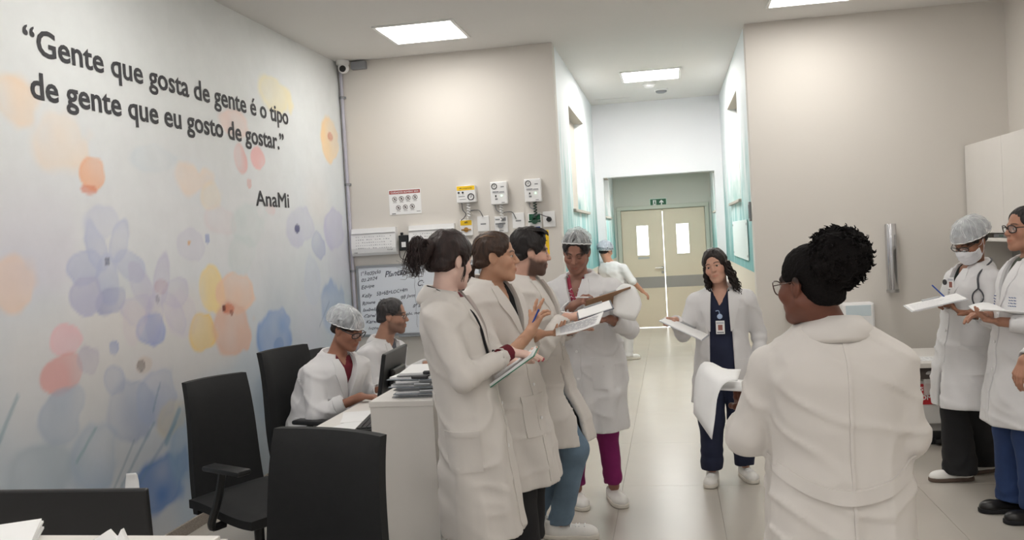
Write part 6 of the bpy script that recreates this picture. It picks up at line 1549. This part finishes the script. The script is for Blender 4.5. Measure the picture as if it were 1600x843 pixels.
# --- woman in navy scrubs with open coat and curly hair
def p_navy():
    p = Person('curly haired woman in navy scrubs under an open white coat holding a clipboard', (0.30, 5.98), -97, 1.53, 1.0, skin=(198, 154, 134))
    p.set_head((0.276, 5.925, 1.410), -106, 4, -14, 0.90)
    p.set_body((0.298, 5.98, 0.79), (0.300, 5.975, 1.262), (0.135, 5.975, 1.192), (0.468, 5.970, 1.192), (0.050, 5.930, 0.985), (0.535, 6.02, 0.955), (0.000, 5.760, 1.085), (0.530, 5.93, 0.755), hem=0.52)
    p.stand((0.190, 5.95), (0.410, 6.05), (-0.15, -1), (0.25, -1))
    p.build_skin(dict(R=((-0.75, -0.55, 0.15), (0.4, -0.2, -0.9), 'fist'), L=((0.0, -0.35, -1), (-1, 0, 0), 'relaxed')), brow=(40, 26, 22))
    p.coat_field(ease=0.026, hem_a=0.205, hem_b=0.165, fold=0.006, cuff=(0.95, 0.97), hem_c=(0.285, 5.98), seed=6.0); p.build_coat(vz=1.0, vw=0.060, open_w=0.070, m=M_coat_cool)
    p.pocket(-0.19, -0.10, 0.66, 0.80); p.pocket(-0.16, -0.085, 1.03, 1.13)
    p.shirt(M_navy, vz=1.155, vw=0.052, name='scrub_top', grow=0.012, base=0.62); p.trousers(M_navy, rh=0.100, rk=0.088, ra=0.072, hem=0.085, seed=3); p.shoes(M_sneaker, M_sole, L=0.275, laces=M_whitep)
    hc = (34, 25, 23); p.hair_cap(hc, 0.012, 0.004, front=-0.003, low=-0.10, wave=0.007, side=0.06, earcut=False); m = hair_mat(hc); rr = random.Random(31); cs = []
    for k in range(150):
        sg = 1 if k % 2 else -1; a = rr.uniform(-0.2, 1.0); x0 = sg * (0.066 + 0.02 * rr.random()); y0 = 0.035 - 0.10 * a; ln = rr.uniform(0.10, 0.19); ph = rr.uniform(0, 6.28); rad = rr.uniform(0.006, 0.012); z0 = rr.uniform(-0.05, 0.02); c = []
        for i in range(22):
            t_ = i / 21; sp = rad * min(1, t_ * 3); flare = 1 + 0.28 * t_
            c.append((x0 * flare + sp * math.cos(ph + t_ * 15), y0 - 0.015 * t_ + sp * math.sin(ph + t_ * 15), z0 - t_ * ln - 0.03 * t_))
        cs.append(np.array(c))
    p.strands(cs, 0.0046, m, 'curls')
    o = trace(p.fshirt, np.array([p.hip + p.fwd * 0.5 + p.right * u + NP(0, 0, z - p.hip[2]) for u, z in ((0.005, 1.125), (0.0, 1.09), (0.0, 1.045))]), -p.fwd) + p.fwd * 0.006
    MB().tube(spline([o[0] + p.right * 0.02, o[0], o[1]], 8), 0.0035, 5).build('badge_cord', mat('pale_blue_cord', (150, 170, 204), 0.5), p.root, True, p.off)
    mb = MB().lathe([(0.017, 0), (0.017, 0.006), (0.010, 0.009)], axis=1, seg=16); mesh_np('badge_reel', mb.V[0] @ np.stack([p.right, p.fwd, NP(0, 0, 1)], 1).T + o[1], mb.F, mat('pale_blue_plastic2', (170, 190, 220), 0.4), p.root, False, p.off)
    badge(p, None, o[2] - NP(0, 0, 0.025) + p.fwd * 0.004, p.fwd)
p_navy()
clipboard('clear clipboard held out by the curly haired woman in navy', (0.055, 5.655, 1.045), (0.86, -0.20, -0.42), (0.10, 0.98, 0.10), 0.29, 0.22, mat('frosted_clear_board', (200, 204, 212), 0.25), True, 0.004, False)

# --- woman with an afro puff seen from behind in the foreground
def p_puff():
    p = Person('woman with an afro puff and glasses seen from behind in white coat', (0.465, 2.84), 96, 1.60, 1.16, skin=(112, 70, 56))
    p.set_head((0.405, 2.805, 1.468), 133, 6, 0, 0.98, full=0.6)
    p.set_body((0.465, 2.84, 0.80), (0.468, 2.835, 1.335), (0.622, 2.805, 1.222), (0.288, 2.835, 1.226), (0.668, 2.830, 0.995), (0.212, 2.875, 1.000), (0.610, 3.06, 0.985), (0.235, 3.085, 1.030), hem=0.46)
    p.stand((0.56, 2.84), (0.37, 2.85), (0.1, 1), (-0.1, 1))
    p.build_skin(dict(R=((-0.5, 0.8, 0.1), (0, 0, 1), 'hold'), L=((-0.2, 0.95, 0.1), (0.3, 0.1, 1), 'hold')), brow=(20, 14, 12), scalp=(16, 13, 13))
    p.coat_field(ease=0.030, hem_a=0.235, hem_b=0.21, fold=0.007, cuff=(0.93, 0.93), sleeve=1.22, seed=7.0); p.build_coat(vz=1.08, vw=0.05, res=0.0095)
    # back seam and half belt
    z = np.linspace(0.50, 1.30, 50); u, zz = np.meshgrid(np.linspace(-0.005, 0.005, 3), z, indexing='ij'); p.strip('back_seam', u, zz, back=True, lift=0.001, thick=0.003)
    us = np.linspace(-0.205, 0.205, 30); rows_ = []
    U = np.repeat(us[:, None], 4, 1); Z = np.stack([0.835 + 0.075 * np.abs(us / 0.205) ** 2 + k * 0.0145 for k in range(4)], 1); p.strip('half_belt', U, Z, back=True, lift=0.006, thick=0.006)
    p.shirt(M_whitep, name='shirt'); p.trousers(M_coat, rk=0.085, ra=0.08, hem=0.06, name='white_trousers'); p.shoes(M_sneaker, M_sole)
    hc = (18, 15, 15); p.hair_cap(hc, 0.005, 0.0, low=-0.075, tight=True, wave=0.002, front=0.004); m = hair_mat(hc, True); rr = random.Random(51)
    cen = NP(0.020, -0.100, 0.070); rad = NP(0.096, 0.092, 0.090)
    p.hmesh(lambda Q: smin(ell(Q, cen, rad), ell(Q, (0, -0.07, 0.03), (0.055, 0.06, 0.07)), 0.03) + 0.009 * vnoise(Q * 45) + 0.005 * vnoise(Q * 95), NP(-0.14, -0.25, -0.08), NP(0.16, 0.03, 0.21), 0.0045, 'hair_puff', m)
    cs = []
    for k in range(420):
        v = unit(NP(rr.gauss(0, 1), rr.gauss(0, 1), rr.gauss(0, 1)));
        if v[1] > 0.5: continue
        b = cen + v * rad * 0.93; tn = unit(np.cross(v, NP(rr.random(), rr.random(), rr.random()))); l = rr.uniform(0.010, 0.022); c = []
        for i in range(8):
            t_ = i / 7; c.append(b + v * l * t_ + 0.0045 * (tn * math.sin(t_ * 7) + np.cross(v, tn) * math.cos(t_ * 7)))
        cs.append(np.array(c))
    p.strands(cs, 0.0028, m, 'coils', seg=4)
    p.glasses(M_brownframe, 0.026, 0.022, 0.104, 0.0, 0.0019)
p_puff()
# curved sheets in her left hand
near = spline([(0.19, 2.98, 1.154), (0.165, 2.98, 1.155), (0.14, 2.98, 1.137), (0.122, 2.98, 1.097), (0.113, 2.98, 1.039), (0.099, 2.98, 0.963)], 14)
far = spline([(0.218, 3.2, 1.156), (0.162, 3.2, 1.160), (0.119, 3.2, 1.183), (0.084, 3.2, 1.180), (0.059, 3.2, 1.12), (0.049, 3.2, 1.006)], 14)
gr = np.array([[near[k] * (1 - v) + far[k] * v for v in np.linspace(0, 1, 6)] for k in range(14)])
sheet3('paper_sheet', 'large curved white sheets held by the woman with the afro puff', 'paper', gr, thick=0.0025)
gr = [[(0.13 + 0.13 * s_, 3.04 + 0.20 * t_, 1.118 - 0.012 * s_) for t_ in np.linspace(0, 1, 4)] for s_ in np.linspace(0, 1, 4)]
sheet3('note_pad', 'flat white pad under the curved sheets of the woman with the afro puff', 'paper', gr, thick=0.008)

# --- masked woman in hairnet with stethoscope
def p_mask():
    p = Person('woman in hairnet and face mask with stethoscope writing beside the cabinet', (1.74, 5.86), 200, 1.62, 1.0, skin=(146, 102, 80))
    p.set_head((1.762, 5.765, 1.488), 214, 30, 0, 0.98)
    p.set_body((1.75, 5.87, 0.84), (1.798, 5.840, 1.345), (1.735, 5.985, 1.270), (1.855, 5.680, 1.272), (1.735, 5.985, 1.035), (1.815, 5.570, 1.030), (1.632, 5.785, 1.125), (1.690, 5.520, 1.085), hem=0.485)
    p.stand((1.700, 5.93), (1.90, 6.12), (-0.98, -0.1), (-0.9, -0.3))
    p.build_skin(dict(R=((-0.65, -0.6, 0.25), (0.3, -0.2, -0.9), 'pen'), L=((-0.97, 0.05, 0.12), (0, 0, 1), 'hold')), eyes='down', brow=(30, 20, 18), scalp=(28, 20, 18))
    p.coat_field(ease=0.028, hem_a=0.205, hem_b=0.19, fold=0.006, cuff=(0.93, 0.9), hem_c=(1.74, 5.87), seed=8.0); p.build_coat(vz=1.13, vw=0.05, m=M_coat_cool, slit=(0.02, 0.03, 0.75))
    p.pocket(-0.17, -0.05, 0.70, 0.86, D=(0.75, 0.66, 0)); p.placket(0.76, 1.10, 2); p.pocket(-0.15, -0.06, 1.07, 1.17, D=(0.8, 0.6, 0)); p.embroidery('embroidered_emblem', 0.10, 1.10, 0.05, 0.045, M_embl); p.embroidery('embroidered_emblem', -0.10, 1.09, 0.05, 0.03, M_embl, D=(0.8, 0.6, 0))
    p.shirt(mat('dark_green_black_top', (34, 40, 38), 0.85), vz=1.26); p.trousers(M_blackc, rk=0.085, ra=0.105, hem=0.05); p.shoes(M_sneaker, mat('brown_sole', (96, 80, 70), 0.7))
    p.hair_cap((30, 22, 20), 0.008, 0.0, low=-0.05); p.net(M_netd, 0.032, 0.16, 0.010, 0.007, back=0.025); p.mask(mat('white_mask_fabric', (226, 226, 230), 0.8, bump=0.1, bscale=120)); p.glasses(M_frame, 0.027, 0.017, 0.110, 0.010, 0.0026)
    # stethoscope round the neck
    n = p.neck; D = -unit(p.fwd - p.right * 0.5)
    def on(u, z): return (trace(p.fcoat, (n + p.right * u + p.fwd * 0.02 - D * 0.45 + NP(0, 0, z))[None], D)[0] - D * 0.010)
    st = MB().tube(spline([n + p.right * 0.085 + NP(0, 0, 0.0) + p.fwd * 0.03, n + p.right * 0.07 - p.fwd * 0.075 + NP(0, 0, 0.028), n - p.fwd * 0.095 + NP(0, 0, 0.035), n - p.right * 0.08 - p.fwd * 0.06 + NP(0, 0, 0.02), on(-0.12, -0.05), on(-0.125, -0.13)], 40), 0.0062, 8).build('stethoscope_tube', M_rubber, p.root, True, p.off)
    a = on(-0.125, -0.13)
    for du, m_ in ((-0.03, M_rubber), (0.03, M_rubber)): MB().tube(spline([a, on(-0.125 + du, -0.16), on(-0.125 + du * 1.2, -0.20), on(-0.125 + du * 0.6, -0.25)], 14), 0.0042, 6).build('stethoscope_branch', m_, p.root, True, p.off)
    MB().tube([on(-0.155, -0.19), on(-0.15, -0.26)], 0.0025, 6).build('earpiece', M_alu, p.root, True, p.off)
    c = (trace(p.fcoat, (n + p.right * 0.02 + p.fwd * 0.5 + NP(0, 0, -0.11))[None], -p.fwd)[0] + p.fwd * 0.012); badge(p, None, c + NP(0, 0, 0.0) - p.right * 0.02, p.fwd)
    mb = MB().lathe([(0.017, 0), (0.017, 0.006)], axis=1, seg=14); mesh_np('badge_reel', mb.V[0] @ np.stack([p.right, p.fwd, NP(0, 0, 1)], 1).T + c + p.right * 0.035 + NP(0, 0, 0.012), mb.F, M_dark, p.root, False, p.off)
p_mask()
clipboard('clipboard with white pages held by the masked woman', (1.505, 5.60, 1.146), (0.97, -0.05, 0.20), (0.05, 0.97, 0.08), 0.31, 0.23, mat('pale_acrylic_board', (214, 216, 220), 0.25), True, 0.004)
pen('blue pen in the hand of the masked woman', (1.510, 5.66, 1.245), (1.60, 5.68, 1.150), M_blue)

# --- woman with dark glasses at the right edge
def p_right():
    p = Person('woman in dark glasses and white coat at the right edge holding papers', (1.88, 5.27), 188, 1.69, 1.03, skin=(172, 126, 104))
    p.set_head((1.892, 5.275, 1.555), 194, 0, 0, 0.98)
    p.set_body((1.865, 5.27, 0.88), (1.925, 5.275, 1.40), (1.905, 5.455, 1.320), (1.945, 5.095, 1.322), (1.86, 5.49, 1.06), (1.895, 4.995, 1.06), (1.700, 5.33, 1.085), (1.690, 5.080, 1.075), hem=0.50)
    p.stand((1.80, 5.30), (1.86, 5.12), (-0.98, -0.1), (-0.95, -0.2))
    p.build_skin(dict(R=((-0.9, -0.3, 0.15), (0.1, 0, -1), 'hold'), L=((-0.95, 0.05, 0.22), (0, 0.2, 1), 'hold')), brow=(34, 22, 20))
    p.coat_field(ease=0.028, hem_a=0.215, hem_b=0.19, fold=0.006, cuff=(0.9, 0.80), hem_c=(1.84, 5.27), seed=9.0); p.build_coat(vz=1.14, vw=0.05, m=M_coat_cool)
    p.pocket(-0.18, -0.05, 0.70, 0.88, D=(0.6, 0.8, 0)); p.placket(0.52, 1.12, 3); p.embroidery('embroidered_emblem', 0.09, 1.17, 0.045, 0.045, M_embl); p.embroidery('embroidered_emblem', -0.09, 1.17, 0.045, 0.045, M_embl)
    p.shirt(mat('olive_top', (66, 74, 62), 0.85), vz=None); p.trousers(M_royal, rk=0.085, ra=0.095, hem=0.07); p.shoes(mat('black_leather_shoe', (26, 24, 25), 0.35), M_blackc, low=True)
    p.hair_cap((26, 20, 20), 0.006, 0.003, front=0.010, low=-0.06); p.glasses(M_frame, 0.027, 0.020, 0.102, 0.004, 0.0030)
    m = hair_mat((26, 20, 20)); p.hmesh(lambda Q: ell(Q, (0, -0.125, 0.03), (0.04, 0.035, 0.04)) + 0.004 * vnoise(Q * 40), NP(-0.07, -0.19, -0.04), NP(0.07, -0.06, 0.1), 0.007, 'hair_bun', m)
p_right()
gr = [[(1.575 + 0.27 * s_, 5.00 + 0.22 * t_, 1.155 - 0.03 * s_ + 0.025 * math.sin(5 * s_) * t_ - 0.02 * math.sin(3 * t_)) for t_ in np.linspace(0, 1, 6)] for s_ in np.linspace(0, 1, 9)]
sheet3('paper_sheet', 'loose papers held by the woman in dark glasses', 'paper', gr, thick=0.006)

# --- seated woman in hairnet at the desk
def p_seated_net():
    p = Person('seated woman in hairnet and glasses working at the computer', (-2.17, 5.25), -28, 1.62, 1.16, skin=(156, 110, 90))
    p.set_head((-1.995, 5.262, 1.160), -20, 24, 0, 1.0, full=0.8)
    p.set_body((-2.215, 5.27, 0.53), (-2.085, 5.272, 1.005), (-2.170, 5.108, 0.920), (-2.000, 5.435, 0.92), (-2.110, 4.985, 0.680), (-1.99, 5.49, 0.70), (-1.860, 5.055, 0.775), (-1.80, 5.36, 0.775), hem=0.42, seated=True)
    R = lambda: None
    p.lh = dict(R=NP(-2.2, 5.18, 0.53), L=NP(-2.2, 5.36, 0.53)); p.lk = dict(R=NP(-1.80, 5.14, 0.54), L=NP(-1.80, 5.40, 0.54)); p.la = dict(R=NP(-1.78, 5.14, 0.085), L=NP(-1.76, 5.40, 0.085)); p.fd = dict(R=NP(1, 0, 0), L=NP(1, 0, 0))
    p.build_skin(dict(R=((0.98, 0.15, -0.06), (0, 0, -1), 'relaxed'), L=((0.98, -0.15, -0.06), (0, 0, -1), 'relaxed')), eyes='down', brow=(26, 18, 16), scalp=(26, 20, 20))
    p.coat_field(ease=0.034, fold=0.008, cuff=(0.62, 0.72), sleeve=1.15, seed=10.0, belly=0.03); p.build_coat(vz=0.70, vw=0.072, m=M_coat_cool)
    for sd, fr in (('R', 0.62),):
        a = p.el[sd] + (p.wr[sd] - p.el[sd]) * fr; ax = unit(p.wr[sd] - p.el[sd]); MB().tube([a - ax * 0.06, a - ax * 0.052, a - ax * 0.004, a], [0.056, 0.062, 0.058, 0.052], 18).build('turned_cuff', M_coat_cool, p.coat, True, p.off)
    p.pocket(-0.05, 0.10, 0.56, 0.64, D=(0.1, 0.99, 0)); p.embroidery('sleeve_emblem', 0.06, 0.855, 0.06, 0.012, M_darkst, D=(0.3, 1, -0.1), n=2)
    p.shirt(M_burg, vz=0.93, vw=0.035, name='burgundy_top'); p.trousers(M_blackc, rh=0.10, rk=0.085, ra=0.08, hem=0.06); p.shoes(mat('black_leather_shoe', (26, 24, 25), 0.35), M_blackc)
    p.hair_cap((26, 20, 20), 0.008, 0.0, low=-0.055); p.net(M_netd, 0.030, 0.10, 0.004, 0.007, back=0.03); p.glasses(M_frame, 0.028, 0.020, 0.106, 0.004, 0.0032)
p_seated_net()
# --- seated grey haired man
def p_seated_man():
    p = Person('seated man with short greying hair and thin glasses at the desk', (-2.22, 6.20), -16, 1.70, 1.08, True, skin=(172, 130, 110))
    p.set_head((-2.005, 6.20, 1.155), 4, 6, 0, 1.03)
    p.set_body((-2.27, 6.20, 0.53), (-2.085, 6.20, 0.985), (-2.135, 6.022, 0.905), (-2.035, 6.378, 0.905), (-2.09, 5.955, 0.665), (-2.05, 6.42, 0.67), (-1.855, 5.99, 0.775), (-1.82, 6.36, 0.775), hem=0.42, seated=True)
    p.lh = dict(R=NP(-2.25, 6.11, 0.53), L=NP(-2.25, 6.29, 0.53)); p.lk = dict(R=NP(-1.83, 6.08, 0.54), L=NP(-1.83, 6.32, 0.54)); p.la = dict(R=NP(-1.80, 6.08, 0.085), L=NP(-1.78, 6.32, 0.085)); p.fd = dict(R=NP(1, 0, 0), L=NP(1, 0, 0))
    p.build_skin(dict(R=((0.98, 0.15, -0.06), (0, 0, -1), 'relaxed'), L=((0.98, -0.15, -0.06), (0, 0, -1), 'relaxed')), beard=((74, 62, 58), 0.55), scalp=(50, 46, 46), brow=(40, 32, 30))
    p.coat_field(ease=0.03, fold=0.006, seed=11.0); p.build_coat(vz=0.72, vw=0.065, m=M_coat_cool)
    p.shirt(mat('grey_check_shirt', (96, 98, 106), 0.85, vary=0.3, vscale=60), vz=0.93, vw=0.03); p.trousers(M_blackc); p.shoes(mat('black_leather_shoe', (26, 24, 25), 0.35), M_blackc)
    p.hair_cap((52, 49, 50), 0.005, 0.005, front=0.010, low=-0.055, wave=0.003); p.glasses(M_frame, 0.026, 0.014, 0.102, 0.004, 0.0016)
p_seated_man()

# --- somebody just outside the right edge, only a hand and sleeve reach into view
def p_edge():
    p = Person('person cut off by the right edge with only a hand showing', (2.02, 4.62), 176, 1.66, 1.0, skin=(170, 124, 102))
    p.set_head((1.98, 4.62, 1.53), 180, 4, 0, 0.97)
    p.set_body((2.02, 4.62, 0.87), (2.03, 4.62, 1.39), (2.02, 4.80, 1.31), (2.03, 4.44, 1.31), (1.90, 4.86, 1.05), (1.96, 4.42, 1.05), (1.668, 4.72, 0.925), (1.86, 4.40, 0.86), hem=0.5)
    p.stand((1.98, 4.72), (2.0, 4.53), (-1, 0.1), (-1, -0.1))
    p.build_skin(dict(R=((-0.45, -0.1, -0.9), (0.5, 0.3, -0.3), 'relaxed'), L=((-0.2, 0, -0.98), (0, 1, 0), 'relaxed')), fine=0.0045)
    p.coat_field(ease=0.02, hem_a=0.19, hem_b=0.16, seed=12.0, hem_c=(2.04, 4.62)); p.build_coat(m=M_coat_cool, res=0.013); p.shirt(M_navy, res=0.016); p.trousers(M_navy, res=0.015); p.shoes(M_sneaker, M_sole, res=0.009); p.hair_cap((34, 26, 24), 0.010, 0.003, res=0.007)
p_edge()
